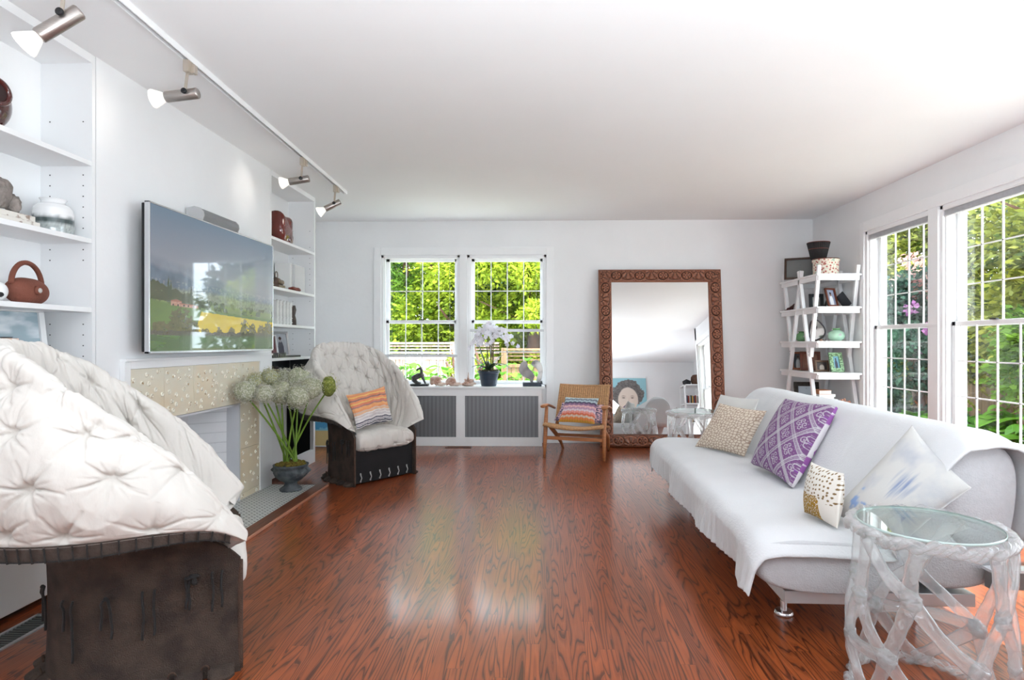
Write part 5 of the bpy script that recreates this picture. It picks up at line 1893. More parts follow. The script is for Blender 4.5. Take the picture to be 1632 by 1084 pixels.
# picture faces +Y (into the room); its left edge as seen is at larger x
pr = picture('portrait_painting', None, (pxr, RY + 0.045, pz0), (pxr - PW, RY + 0.045, pz0), (pxr, RY + 0.045, ptop), 150, 180, lambda U, V: portrait(U, V), vcol_mat('painted_canvas', 0.7), back=0.03)
tag(pr, 'large pale blue painting of two people seen reflected in the leaning mirror', 'painting')
lsx = via_mirror(1090, 640, 1, -1.5); lsr = via_mirror(1122, 612, 1, -1.5)
ORD = ['first', 'second', 'third', 'fourth', 'fifth', 'sixth', 'seventh', 'eighth', 'ninth']
def rear_shelf():
    x0, x1 = sorted((lsx.x, lsr.x)); ztop = lsr.z - 0.02
    y0, y1 = -1.9, -1.4
    r = thing('ladder_shelf', 'white open shelf behind the camera, reflected at the right of the mirror', 'shelf', ((x0 + x1) / 2, -1.65, 0))
    n = 4
    for i in range(n):
        z = ztop * (i + 1) / n
        box_part('shelf', M['trim'], r, x0, x1, y0, y1, z - 0.03, z, 0.002)
    for x in (x0, x1 - 0.04):
        for y in (y0, y1 - 0.04):
            box_part('leg', M['trim'], r, x, x + 0.04, y, y + 0.04, 0, ztop, 0.002)
    for k, (zz, n_) in enumerate(((ztop * 0.75, 9), (ztop * 0.5, 7))):
        for j in range(n_):
            xx = x0 + 0.06 + j * 0.035
            c = [(70, 80, 96), (150, 60, 44), (190, 188, 180), (60, 76, 60), (220, 170, 90)][(j + k) % 5]
            o = MB().box(xx, xx + 0.028, y1 - 0.22, y1 - 0.05, zz, zz + 0.2 - 0.01 * (j % 3)).build('book', mat('book_cover', srgb(*c), 0.6), None)
            cn = ['slate blue', 'red', 'pale grey', 'dark green', 'yellow'][(j + k) % 5]
            tag(o, f'{cn} book, {ORD[j]} along the {("upper", "lower")[k]} row of the shelf in the mirror', 'book', 'books on the reflected shelf')
    bk = MB().lathe([(0, 0), (0.11, 0), (0.15, 0.12), (0.14, 0.22), (0.10, 0.27), (0, 0.28)], 24, (x0 + 0.12 if False else (x1 - 0.14), -1.65, ztop)).build('basket', mat('brown_wicker', srgb(110, 76, 58), 0.8, 0, 0.6, scale=60, bump=0.6), None, smooth=True)
    tag(bk, 'round brown wicker basket on the reflected white shelf', 'basket')
    bb = MB().lathe([(0, 0), (0.09, 0), (0.11, 0.1), (0.0, 0.16)], 20, (x0 + 0.12, -1.6, ztop)).build('bowl', M['black'], None, smooth=True)
    tag(bb, 'dark bowl beside the wicker basket in the mirror', 'bowl')
rear_shelf()

# ================================================================== LADDER SHELF IN THE CORNER
FXp, BXp = 2.74, 3.145
ls = thing('ladder_shelf', 'white wooden trestle shelf of crossed legs in the far right corner', 'shelf', (2.95, 6.28, 0))
def legm(name, x, ya, za, yb, zb):
    MB().beam((x, ya, za), (x, yb, zb), 0.03, 0.035, up=(1, 0, 0)).build(name, M['trim'], ls, world=True, bevel=0.002)
for x in (FXp, BXp):
    s_ = 0.012 if x == FXp else -0.012
    legm('leg', x, 5.79, 0.0, 6.30, 1.94); legm('leg', x, 6.75, 0.0, 6.27 - 0.03, 1.94) if x == FXp else legm('leg', x, 6.75, 0.0, 6.24, 1.94)
    legm('upper_leg', x + s_, 6.05, 1.04, 5.875, 1.955); legm('upper_leg', x + s_, 6.50, 1.04, 6.72, 1.955)
shz = (1.868, 1.543, 1.199, 0.886, 0.555)
for z in shz:
    box_part('shelf', M['trim'], ls, FXp - 0.02, BXp + 0.015, 5.85, 6.76, z - 0.02, z, 0.003)
    q = MB().box(FXp - 0.012, FXp + 0.008, 5.88, 6.73, z - 0.065, z - 0.02).box(BXp - 0.012, BXp + 0.008, 5.88, 6.73, z - 0.065, z - 0.02).box(FXp, BXp, 5.868, 5.886, z - 0.065, z - 0.02).box(FXp, BXp, 6.72, 6.738, z - 0.065, z - 0.02)
    q.build('apron', M['trim'], ls, world=True)
for y in (6.05, 6.50):
    q = MB()
    for dz in (0.0, 0.03):
        q.lathe([(0, 0), (0.006, 0), (0.006, 0.004), (0, 0.005)], 10, (FXp - 0.012, y, 1.06 + dz), R=rotm(0, -PI / 2, 0))
    q.build('bolt', M['steel_lt'], ls, world=True)

def frame_thing(label, px, py_bottom, Y, z, w, h, face_rz, tilt, border, c_frame, c_in, inner=None, cat='photo frame', shape=None, easel=True, group=None, name='picture_frame', x=None):
    """standing frame: bottom centre on z plane at the given spot"""
    if x is None:
        x = (px - 862) / 936 * Y
    r = thing(name, label, cat, (x, Y, z), face_rz, group)
    T = Matrix.Rotation(-tilt, 3, 'X')
    def P(a, hh, d):
        return T @ Vector((a, -d, hh)) + Vector((0, 0, 0.003))
    q = MB()
    def bx(a0, a1, h0, h1, d0, d1):
        vs = [P(a, hh, d) for a in (a0, a1) for d in (d0, d1) for hh in (h0, h1)]
        q.add(vs, [(0, 1, 3, 2), (4, 6, 7, 5), (0, 4, 5, 1), (2, 3, 7, 6), (0, 2, 6, 4), (1, 5, 7, 3)])
    bo = border
    bx(-w / 2, w / 2, 0, bo, 0, 0.016); bx(-w / 2, w / 2, h - bo, h, 0, 0.016); bx(-w / 2, -w / 2 + bo, bo, h - bo, 0, 0.016); bx(w / 2 - bo, w / 2, bo, h - bo, 0, 0.016)
    q.build('frame', c_frame, r, bevel=0.002)
    q = MB(); bx(-w / 2 + 0.002, w / 2 - 0.002, 0.002, h - 0.002, -0.004, 0.001); q.build('backing', M['black'], r)
    if inner is not None:
        U, V = np.meshgrid(np.linspace(0, 1, 40), np.linspace(0, 1, 50))
        col = inner(U, V)
        vs = [P(lerp(-w / 2 + bo, w / 2 - bo, i / 39), lerp(bo, h - bo, j / 49), 0.004) for j in range(50) for i in range(40)]
        fs = [(j * 40 + i, j * 40 + i + 1, (j + 1) * 40 + i + 1, (j + 1) * 40 + i) for j in range(49) for i in range(39)]
        cc_ = np.ones((2000, 4), np.float32); cc_[:, :3] = col.reshape(-1, 3)
        MB().add(vs, fs).build('photo', photo_m, r, cols=cc_, fixn=False)
    else:
        q = MB(); bx(-w / 2 + bo, w / 2 - bo, bo, h - bo, 0.001, 0.004); q.build('photo', c_in, r)
    if easel:
        q = MB(); q.beam(P(0, h * 0.7, -0.004), Vector((0, h * math.sin(tilt) * 0.7 + 0.07, 0.002)), 0.03, 0.003, up=(1, 0, 0)); q.build('easel_back', M['black'], r)
    return r
photo_m = vcol_mat('printed_photo', 0.25, coat=0.5)
def person_photo(bg, c1, c2):
    def f(U, V):
        c = full(U, S(*bg)) * (0.7 + 0.5 * fbm(U * 4, V * 4, 3)[..., None])
        c = paint(np.where((((U - 0.5) / 0.24) ** 2 + ((V - 0.25) / 0.42) ** 2) < 1, 1.0, 0), S(*c1), c)
        c = paint(np.where((((U - 0.5) / 0.11) ** 2 + ((V - 0.70) / 0.12) ** 2) < 1, 1.0, 0), S(*c2), c)
        c = paint(np.where((((U - 0.5) / 0.12) ** 2 + ((V - 0.78) / 0.08) ** 2) < 1, 1.0, 0), S(60, 46, 40), c)
        return c
    return f
fdark = mat('dark_brown_frame', srgb(74, 54, 44), 0.4, var=0.3, scale=20)
fblack = mat('black_frame', (0.02, 0.022, 0.026), 0.35, var=0.2)
fmahog = mat('mahogany_frame', srgb(110, 56, 38), 0.35, var=0.3, scale=12, stretch=(1, 1, 6))
fbronze = mat('bronze_frame', srgb(120, 96, 78), 0.35, 0.5, var=0.3, scale=60)
fgreen = mat('green_mosaic_frame', srgb(160, 196, 150), 0.4, col2=srgb(90, 120, 84), scale=60, lo=0.45, hi=0.55)
z1, z2, z3, z4, z5 = shz
RZ = -0.25
def dgrey(U, V):
    return full(U, S(104, 108, 108)) * (0.9 + 0.15 * V[..., None])
frame_thing('dark wood picture frame with a blank grey centre on the top of the corner shelf', 1271, 455, 6.42, z1, 0.32, 0.245, -0.45, 0.25, 0.022, fdark, None, dgrey)
# black pleated basket on the floral hat box
hb = thing('hat_box', 'round cream box printed with reddish flowers on top of the corner shelf', 'box', (2.905, 6.06, z1 + 0.001))
fl_m, nt, N, L, b = node_mat('floral_print_card')
tc = N.new('ShaderNodeTexCoord'); vo = N.new('ShaderNodeTexVoronoi'); vo.inputs['Scale'].default_value = 38
L.new(tc.outputs['Object'], vo.inputs['Vector'])
cr = N.new('ShaderNodeValToRGB'); cr.color_ramp.interpolation = 'CONSTANT'
cr.color_ramp.elements[0].color = rgba(srgb(176, 96, 84)); cr.color_ramp.elements[1].position = 0.3; cr.color_ramp.elements[1].color = rgba(srgb(214, 160, 146))
e_ = cr.color_ramp.elements.new(0.42); e_.color = rgba(srgb(236, 226, 208))
e_ = cr.color_ramp.elements.new(0.75); e_.color = rgba(srgb(168, 182, 160))
L.new(vo.outputs['Distance'], cr.inputs[0]); L.new(cr.outputs[0], b.inputs['Base Color']); b.inputs['Roughness'].default_value = 0.5
MB().lathe([(0, 0.002), (0.118, 0.002), (0.12, 0.006), (0.121, 0.15), (0, 0.15)], 40).build('box_body', fl_m, hb, smooth=True).data.set_sharp_from_angle(angle=0.6)
MB().lathe([(0.1215, 0.135), (0.127, 0.136), (0.1275, 0.165), (0.124, 0.168), (0, 0.168)], 40, cap=False).build('lid', fl_m, hb, smooth=True).data.set_sharp_from_angle(angle=0.6)
MB().lathe([(0.1278, 0.158), (0.1285, 0.16), (0.1285, 0.165), (0.127, 0.168)], 40, cap=False).build('lid_rim', fmahog, hb, smooth=True)
pb = thing('pleated_basket', 'black pleated flared basket standing on the floral hat box', 'basket', (2.85, 6.10, z1 + 0.170))
def pleat(u, v):
    a = 2 * PI * u
    prof = [(0.066, 0), (0.07, 0.01), (0.088, 0.09), (0.106, 0.165), (0.108, 0.172)]
    r_ = np.interp(v, [0, 0.1, 0.5, 0.94, 1], [p[0] for p in prof]) + 0.003 * math.sin(a * 34)
    return Vector((r_ * math.cos(a), r_ * math.sin(a), float(np.interp(v, [0, 0.1, 0.5, 0.94, 1], [p[1] for p in prof]))))
q = MB().grid(272, 16, pleat, closed_u=True); q.f.append(tuple(reversed(range(272))))
blk = mat('black_pleated_weave', srgb(34, 31, 32), 0.7, var=0.4, scale=40)
q.build('basket_body', blk, pb, smooth=True, solid=0.003)
q = MB().tube([(0.107 * math.cos(a), 0.107 * math.sin(a), 0.172) for a in [2 * PI * i / 40 for i in range(40)]], 0.004, 6, closed=True)
q.tube([(0.0935 * math.cos(a), 0.0935 * math.sin(a), 0.105) for a in [2 * PI * i / 40 for i in range(40)]], 0.0035, 6, closed=True)
q.build('red_bands', mat('dull_red_band', srgb(120, 62, 54), 0.7), pb, smooth=True)
# second shelf
frame_thing('mahogany frame with a photo of a person in white, tilted on the second shelf', 1322, 488, 6.02, z2, 0.13, 0.20, 0.35, 0.28, 0.018, fmahog, None, person_photo((150, 156, 176), (226, 224, 226), (150, 110, 96)))
frame_thing('black frame with a pale picture at the back of the second shelf', 1296, 492, 6.40, z2, 0.15, 0.165, -0.1, 0.12, 0.035, fblack, None, person_photo((190, 188, 184), (210, 208, 204), (140, 120, 110)))
q = MB(); q.beam((3.02, 6.02, z2 + 0.13), (3.08, 5.96, z2 + 0.004), 0.11, 0.006, up=(0.6, 0.4, 0.5))
tag(q.build('folded_frame', fblack, None), 'black back of a small frame lying slanted at the right of the second shelf', 'photo frame')
q = MB()
for k, (dx, h) in enumerate(((-0.03, 0.03), (0.0, 0.05), (0.025, 0.075))):
    q.tube([(2.77 + dx, 6.60, z2 + 0.005), (2.775 + dx, 6.59, z2 + h * 0.7), (2.79 + dx, 6.59, z2 + h)], [0.012, 0.012, 0.005], 8)
q.cbox((2.77, 6.6, z2 + 0.004), (0.1, 0.05, 0.008))
tag(q.build('figurine', mat('dark_red_wood', srgb(74, 40, 38), 0.5), None, smooth=True), 'tiny dark figurine at the far end of the second shelf', 'figurine')
# third shelf: green glass vases, curvy mirror frame
grn = mat('pale_green_glass', srgb(176, 214, 186), 0.12, var=0.15, scale=12, coat=1.0)
grn2 = mat('green_glass', srgb(110, 164, 108), 0.12, var=0.2, scale=12, coat=1.0)
def vase(label, x, y, z, s_, m1, neck, gr=None):
    r = thing('glass_vase', label, 'vase', (x, y, z), 0, gr)
    MB().lathe([(0, 0.002), (0.35 * s_, 0.002), (0.55 * s_, 0.06 * s_), (0.85 * s_, 0.33 * s_), (0.93 * s_, 0.65 * s_), (0.82 * s_, 1.0 * s_), (0.5 * s_, 1.24 * s_), (0.36 * s_, 1.3 * s_)], 36, cap=False).build('bowl', m1, r, smooth=True)
    MB().lathe([(0.36 * s_, 1.3 * s_), (0.40 * s_, 1.36 * s_), (0.46 * s_, 1.45 * s_), (0.50 * s_, 1.5 * s_), (0.44 * s_, 1.5 * s_), (0.34 * s_, 1.36 * s_)], 36, cap=False).build('neck', neck, r, smooth=True)
    MB().lathe([(0.0, 0), (0.16 * s_, 0), (0.16 * s_, 0.02 * s_), (0, 0.02 * s_)], 16, (0.0, -0.90 * s_, 0.72 * s_), R=rotm(PI / 2, 0, 0)).build('label_disc', mat('grey_label', (0.35, 0.33, 0.33), 0.5), r)
    return r
vase('larger pale green glass vase at the right of the third shelf', (1327 - 862) / 936 * 6.04, 6.04, z3, 0.088, grn, grn2)
vase('small green glass vase at the far left of the third shelf', (1273 - 862) / 936 * 6.45, 6.45, z3, 0.072, grn2, grn2)
om = thing('oval_frame', 'dark-edged curvy vanity mirror standing between the green vases', 'mirror', ((1297 - 862) / 936 * 6.3, 6.30, z3), -0.2)
outl = []
for i in range(48):
    a = 2 * PI * i / 48
    rr = 0.075 * (1 + 0.10 * math.cos(3 * a + 0.6))
    outl.append((rr * math.cos(a), 0.118 + 1.45 * rr * math.sin(a)))
Tm = Matrix.Rotation(-0.15, 3, 'X')
q = MB().prism([(x * 0.93, z) for x, z in outl], -0.004, 0.004, R=Tm); q.build('mirror_pane', mat('grey_mirror', (0.66, 0.64, 0.62), 0.08, 0.8), om)
q = MB().tube([Tm @ Vector((x, 0, z)) for x, z in outl], 0.009, 8, closed=True); q.build('rim', mat('pewter_rim', (0.10, 0.09, 0.10), 0.3, 0.6), om, smooth=True)
q = MB().beam((0, 0.03, 0.17), (0, 0.12, 0.004), 0.07, 0.004, up=(1, 0, 0)); q.build('easel_back', M['black'], om)
for k, (px_, Y_, cc_) in enumerate(((1303, 6.0, (150, 110, 90)), (1309, 5.97, (96, 88, 84)))):
    o = MB().blob(((px_ - 862) / 936 * Y_, Y_, z3 + 0.011), (0.014, 0.014, 0.011), 2, nz=0.3).build('pebble', mat('pebble_stone', srgb(*cc_), 0.6, var=0.2), None, smooth=True)
    tag(o, ['reddish pebble beside the larger green vase', 'dark grey pebble beside the larger green vase'][k], 'pebble')
# fourth shelf: four frames
frame_thing('small dark frame with a black and white photo at the left of the fourth shelf', 1268, 590, 6.50, z4, 0.13, 0.195, -0.2, 0.2, 0.018, mat('orange_brown_frame', srgb(150, 84, 50), 0.4), None, person_photo((70, 76, 80), (196, 200, 200), (150, 140, 134)))
frame_thing('wide mahogany frame with a dim photo behind the legs on the fourth shelf', 1287, 592, 6.30, z4, 0.20, 0.205, -0.25, 0.25, 0.028, fmahog, None, lambda U, V: full(U, S(132, 84, 66)) * (0.7 + 0.5 * fbm(U * 4, V * 4, 3)[..., None]))
frame_thing('small silver and bronze frame with two people on the fourth shelf', 1305, 593, 6.08, z4, 0.135, 0.115, -0.1, 0.22, 0.018, fbronze, None, person_photo((70, 62, 60), (200, 190, 180), (160, 140, 130)))
frame_thing('pale green mosaic photo frame at the right of the fourth shelf', 1329, 594, 5.98, z4, 0.14, 0.20, 0.12, 0.28, 0.038, fgreen, None, person_photo((120, 170, 190), (40, 44, 70), (60, 50, 46)))
# lowest visible shelf: ornate frame, books, small ornaments
frame_thing('ornate black frame with a small light picture on the lowest shelf', 1281, 646, 6.45, z5, 0.26, 0.20, -0.1, 0.15, 0.045, mat('ornate_black', srgb(64, 60, 52), 0.5, var=0.6, scale=70, bump=1.0, bscale=120), None, lambda U, V: full(U, S(178, 190, 200)) * (0.85 + 0.2 * V[..., None]))
bx_, by_ = (1306 - 862) / 936 * 6.02, 6.02
zz = z5
for k, (w_, h_, dx, c, lab) in enumerate(((0.25, 0.022, 0.03, (232, 230, 226), 'wide white book at the bottom of the stack on the corner shelf'), (0.235, 0.012, 0.035, (52, 56, 62), 'thin black book near the bottom of the stack on the corner shelf'),
                                     (0.20, 0.03, 0.015, (226, 224, 220), 'thick white book in the middle of the stack on the corner shelf'), (0.155, 0.025, 0.0, (214, 214, 214), 'pale grey book above the middle of the stack on the corner shelf'), (0.165, 0.024, 0.01, (236, 236, 234), 'small white book directly under the orange one on the corner shelf'), (0.125, 0.040, -0.012, (214, 150, 108), 'orange book on top of the stack on the corner shelf'))):
    r = thing('book', lab, 'book', (bx_ + dx, by_, zz), 0, 'stacked books on the corner shelf')
    cm = mat('book_cover', srgb(*c), 0.55)
    q = MB().box(-w_ / 2, w_ / 2, -0.08, 0.08, 0, 0.003).box(-w_ / 2, w_ / 2, -0.08, 0.08, h_ - 0.003, h_).box(-w_ / 2, -w_ / 2 + 0.004, -0.08, 0.08, 0, h_)
    q.build('cover', cm, r)
    MB().box(-w_ / 2 + 0.004, w_ / 2 - 0.004, -0.077, 0.077, 0.003, h_ - 0.003).build('page_block', mat('paper_edge', (0.85, 0.84, 0.8), 0.8), r)
    zz += h_
oy = 6.30
for k, (px_, Y_, cc_, lab, w_) in enumerate(((1286, 6.25, (206, 120, 76), 'orange paperback lying before the ornate black frame', 0.13), (1288, 6.25, (150, 90, 60), 'small brown paperback lying on the orange paperback', 0.10))):
    o = MB().box(-w_ / 2, w_ / 2, -0.05, 0.05, 0, 0.022, T=((px_ - 862) / 936 * Y_, Y_, z5 + 0.022 * k)).build('book', mat('paperback_cover', srgb(*cc_), 0.6), None)
    tag(o, lab, 'book')
pk = mat('peach_ceramic_flowers', srgb(214, 164, 140), 0.5, col2=srgb(160, 90, 62), scale=40, lo=0.45, hi=0.55)
for k, (px_, Y_, s_, lab) in enumerate(((1307, 5.90, 0.035, 'cluster of peach ornaments in front of the book stack'), (1336, 5.97, 0.05, 'reddish brown ornament at the right end of the lowest shelf'), (1345, 5.93, 0.03, 'small brown ornament at the right end of the lowest shelf'))):
    q = MB()
    for j in range(9):
        a = j * 2.4
        q.blob(((px_ - 862) / 936 * Y_ + s_ * 0.6 * math.cos(a) * (j % 3) / 2, Y_ + s_ * 0.4 * math.sin(a), z5 + 0.012 + s_ * 0.12 * j), (0.012, 0.012, 0.012), 2, nz=0.3, seed=j)
    tag(q.build('ornament', pk, None, smooth=True), lab, 'ornament')

# ================================================================== URN AND ALLIUMS
UX, UY = -1.985, 4.62
urn = thing('urn', 'weathered grey stone urn of white flower stems on the hearth', 'urn', (UX, UY, 0.014))
ustone = mat('weathered_grey_stone', srgb(104, 110, 114), 0.7, col2=srgb(58, 64, 68), scale=14, bump=0.7, bscale=60, lo=0.35, hi=0.7)
prof = [(0, 0), (0.082, 0), (0.086, 0.01), (0.078, 0.02), (0.056, 0.034), (0.046, 0.055), (0.05, 0.066), (0.085, 0.085), (0.118, 0.115), (0.132, 0.145), (0.128, 0.165), (0.118, 0.172), (0.124, 0.18), (0.132, 0.195), (0.135, 0.205), (0.125, 0.208), (0.115, 0.19), (0, 0.185)]
MB().lathe(prof, 48).build('urn_body', ustone, urn, smooth=True)
for sg in (-1, 1):
    q = MB().tube([(sg * (0.118 + 0.035 * math.sin(PI * i / 10)), 0, 0.135 + 0.05 * i / 10 + 0.008 * math.sin(PI * i / 5)) for i in range(11)], [0.016, 0.014, 0.012, 0.011, 0.011, 0.011, 0.011, 0.012, 0.013, 0.014, 0.014], 10)
    q.build('handle', ustone, urn, smooth=True)
q = MB()
for k in range(90):
    a = rnd.uniform(0, 2 * PI); rr = 0.108 * math.sqrt(rnd.random())
    q.blob((rr * math.cos(a), rr * math.sin(a), 0.196 + 0.022 * (1 - (rr / 0.11) ** 2) + rnd.uniform(0, 0.012)), (0.018, 0.018, 0.014), 1, nz=0.6, seed=k)
moss = q.build('moss', mat('yellow_green_moss', srgb(140, 128, 48), 0.95, col2=srgb(96, 74, 36), scale=60, bump=1.0, bscale=200), urn, smooth=True)
moss['kind'] = 'stuff'
stem_m = mat('fresh_green_stem', srgb(124, 158, 62), 0.45, var=0.2, scale=10)
floret_m = leaf_mat('cream_white_florets', (1.25, 1.22, 1.0), (1.32, 1.32, 1.25), 0.45, scale=60)
core_m = mat('green_umbel_core', srgb(206, 208, 176), 0.8, var=0.4, scale=80, bump=0.8, bscale=200)
def floret_head(c, R_, n, seed, density=1.0, squash=1.0):
    rr = random.Random(seed)
    q = MB()
    for k in range(n):
        z = 1 - 2 * (k + 0.5) / n
        a = k * 2.39996
        s_ = math.sqrt(1 - z * z)
        d = Vector((s_ * math.cos(a), s_ * math.sin(a), z))
        d = (d + Vector((rr.gauss(0, 0.1), rr.gauss(0, 0.1), rr.gauss(0, 0.1)))).normalized()
        r_ = R_ * rr.uniform(0.78, 1.04)
        p = Vector(c) + Vector((d.x * r_, d.y * r_, d.z * r_ * squash))
        t1 = d.orthogonal().normalized(); t2 = d.cross(t1)
        ph = rr.uniform(0, 6)
        w_ = rr.uniform(0.005, 0.007)
        n0 = len(q.v)
        vs = [p + d * 0.001]
        for m_ in range(6):
            aa = ph + m_ * PI / 3
            rad = w_ * (1.25 if m_ % 2 == 0 else 0.5)
            vs.append(p + (t1 * math.cos(aa) + t2 * math.sin(aa)) * rad + d * (0.003 if m_ % 2 == 0 else 0))
        q.add(vs, [(0, 1 + m_, 1 + (m_ + 1) % 6) for m_ in range(6)])
    return q
heads = [(391, 624, 4.18, 22, 'white allium leaning furthest left over the fireplace tiles', 0), (406, 607, 4.34, 14, 'small greenish allium behind the two leftmost flower heads', 1), (430, 601, 4.46, 17, 'half-open allium with olive back, third head from the left', 1), (421, 628, 4.22, 17, 'white allium low between the left heads and the big cluster', 0),
         (449, 626, 4.45, 24, 'full white allium at the lower left of the central cluster', 0), (476, 605, 4.66, 24, 'full white allium at the top of the central cluster', 0), (496, 619, 4.56, 23, 'full white allium at the right of the central cluster', 0), (474, 633, 4.40, 23, 'full white allium lowest at the front of the central cluster', 0),
         (453, 602, 4.74, 16, 'white allium peeking out behind the top of the central cluster', 0), (524, 616, 4.60, 13, 'single green allium bud on the stem leaning furthest right', 2)]
for k, (px_, py_, Y_, rp, lab, kind) in enumerate(heads):
    c = onY(px_, py_, Y_)
    R_ = rp * Y_ / 936
    a = k * 2.4
    b0 = Vector((UX + 0.05 * math.cos(a) + 0.03 * (c.x - UX), UY + 0.045 * math.sin(a), 0.215))
    r = thing('allium', lab, 'flower', tuple(b0), 0, 'alliums in the urn')
    mid = (b0 + c) / 2 + Vector(((c.x - b0.x) * -0.10, 0, 0.02))
    pts = []
    for i in range(13):
        t = i / 12
        pts.append(b0 * (1 - t) ** 2 + mid * 2 * t * (1 - t) + (c - Vector((0, 0, R_ * 0.3))) * t * t)
    MB().tube(pts, [0.0085 - 0.003 * i / 12 for i in range(13)], 8).build('stem', stem_m, r, world=True, smooth=True)
    if kind == 2:
        MB().blob(c, (R_ * 0.85, R_ * 0.85, R_ * 1.25), 3, nz=0.15, nsc=6).build('bud', mat('olive_green_bud', srgb(150, 158, 70), 0.7, col2=srgb(104, 116, 52), scale=40, bump=1.0, bscale=150), r, world=True, smooth=True)
        q = floret_head(c + Vector((0.012, 0, 0.02)), R_ * 1.15, 90, k, squash=1.2)
        q.build('florets', mat('greenish_floret', srgb(196, 196, 130), 0.7), r, world=True, fixn=False)
    else:
        cm_ = core_m
        MB().blob(c, (R_ * 0.72,) * 3, 3, nz=0.3, nsc=7, seed=k).build('umbel_core', cm_, r, world=True, smooth=True)
        q = floret_head(c, R_, 430 if kind == 0 else 240, k)
        o = q.build('florets', floret_m if kind == 0 else mat('olive_cream_floret', srgb(186, 182, 128), 0.75), r, world=True, fixn=False)
        q = floret_head(c, R_ * 0.85, 160, k + 50)
        q.build('inner_florets', floret_m, r, world=True, fixn=False)

# ================================================================== THINGS ON THE RADIATOR COVER
ZC = 0.683
def cx(px, Y=6.78):
    return (px - 862) / 936 * Y
# carved seated animal
an = thing('animal_carving', 'dark carved sitting long-necked animal on a black plinth on the radiator cover', 'sculpture', (cx(667.5), 6.80, ZC))
am = mat('dark_carved_stone', srgb(92, 88, 86), 0.5, col2=srgb(46, 46, 48), scale=20)
MB().box(-0.105, 0.105, -0.05, 0.05, 0, 0.022).build('plinth', fblack, an, bevel=0.004)
q = MB()
def skin_tube(q, pts, rs):
    q.tube(pts, rs, 12)
skin_tube(q, [(-0.075, 0, 0.05), (-0.065, 0, 0.09), (-0.02, 0, 0.115), (0.02, 0, 0.125), (0.045, 0, 0.11)], [0.022, 0.036, 0.035, 0.03, 0.02])
skin_tube(q, [(0.015, 0, 0.115), (0.022, 0, 0.15), (0.018, 0, 0.185), (0.005, 0, 0.205), (-0.02, 0, 0.195), (-0.038, 0, 0.178)], [0.028, 0.02, 0.015, 0.016, 0.012, 0.008])
skin_tube(q, [(0.03, -0.015, 0.11), (0.05, -0.018, 0.07), (0.07, -0.018, 0.026)], [0.018, 0.012, 0.009])
skin_tube(q, [(0.03, 0.015, 0.11), (0.045, 0.018, 0.07), (0.06, 0.018, 0.026)], [0.018, 0.012, 0.009])
skin_tube(q, [(-0.065, -0.02, 0.07), (-0.035, -0.024, 0.035), (0.01, -0.024, 0.028)], [0.026, 0.016, 0.009])
skin_tube(q, [(-0.065, 0.02, 0.07), (-0.035, 0.024, 0.035), (0.01, 0.024, 0.028)], [0.026, 0.016, 0.009])
for sg in (-1, 1):
    skin_tube(q, [(0.008, sg * 0.006, 0.21), (0.012, sg * 0.01, 0.228)], [0.005, 0.003])
    skin_tube(q, [(0.014, sg * 0.008, 0.205), (0.03, sg * 0.016, 0.213)], [0.006, 0.002])
q.build('animal_body', am, an, smooth=True)
# conch shells and spiky shell
shm = mat('pink_white_shell', srgb(226, 204, 190), 0.4, col2=srgb(176, 132, 112), scale=18, bump=0.4, bscale=50)
def spiral_shell(label, x, y, R_, rz, spikes=0.0):
    q = MB()
    n = 90
    vs, fs = [], []
    seg = 14
    for i in range(n):
        t = i / (n - 1)
        a = t * 2 * PI * 2.6
        rr = R_ * (0.06 + 0.62 * t ** 1.6)
        cr_ = R_ * (0.05 + 0.42 * t ** 1.4)
        c = Vector((rr * math.cos(a), -R_ * 0.75 * (1 - t) + 0.0, rr * math.sin(a)))
        d = Vector((math.cos(a), 0, math.sin(a)))
        for k in range(seg):
            b_ = 2 * PI * k / seg
            sp_ = 1 + spikes * max(0, math.sin(a * 3)) ** 3 * max(0, math.cos(b_)) ** 2
            vs.append(c + d * cr_ * math.cos(b_) * sp_ + Vector((0, 1, 0)) * cr_ * math.sin(b_) * 1.2)
    for i in range(n - 1):
        for k in range(seg):
            k2 = (k + 1) % seg
            fs.append((i * seg + k, i * seg + k2, (i + 1) * seg + k2, (i + 1) * seg + k))
    fs.append(tuple(reversed(range(seg)))); fs.append(tuple((n - 1) * seg + k for k in range(seg)))
    q.add(vs, fs, R=rotm(0.15, 0, rz))
    zm = min(p.z for p in q.v)
    q.v = [p + Vector((x, y, ZC - zm)) for p in q.v]
    # flared lip resting on the cover
    q.blob((x + 0.06, y - 0.02, ZC + 0.022), (0.065, 0.035, 0.02), 3, nz=0.3, seed=3)
    tag(q.build('seashell', shm, None, smooth=True), label, 'seashell')
spiral_shell('pinkish conch shell with an open lip beside the animal carving', cx(694), 6.80, 0.068, 0.5, 0.5)
spiral_shell('spiral seashell with coiled face in the middle of the radiator cover', cx(719), 6.80, 0.066, 0.0)
q = MB()
for k in range(26):
    z = rnd.uniform(0.1, 1); a = rnd.uniform(0, 2 * PI)
    d = Vector((math.cos(a) * math.sqrt(1 - z * z), 0.7 * math.sin(a) * math.sqrt(1 - z * z), z))
    L_ = rnd.uniform(0.05, 0.085)
    q.tube([Vector((0, 0, 0.03)), Vector((0, 0, 0.03)) + d * L_ * 0.5, Vector((0, 0, 0.03)) + d * L_ * 1.0], [0.024, 0.014, 0.002], 7)
q.tube([(0.0, 0, 0.03), (-0.005, 0, 0.1), (0.0, 0, 0.16)], [0.02, 0.01, 0.002], 7)
q.blob((0, 0, 0.022), (0.085, 0.04, 0.022), 3, nz=0.5, nsc=4)
q.v = [p + Vector((cx(746), 6.80, ZC)) for p in q.v]
for i_, p in enumerate(q.v):
    if p.z < ZC: p.z = ZC
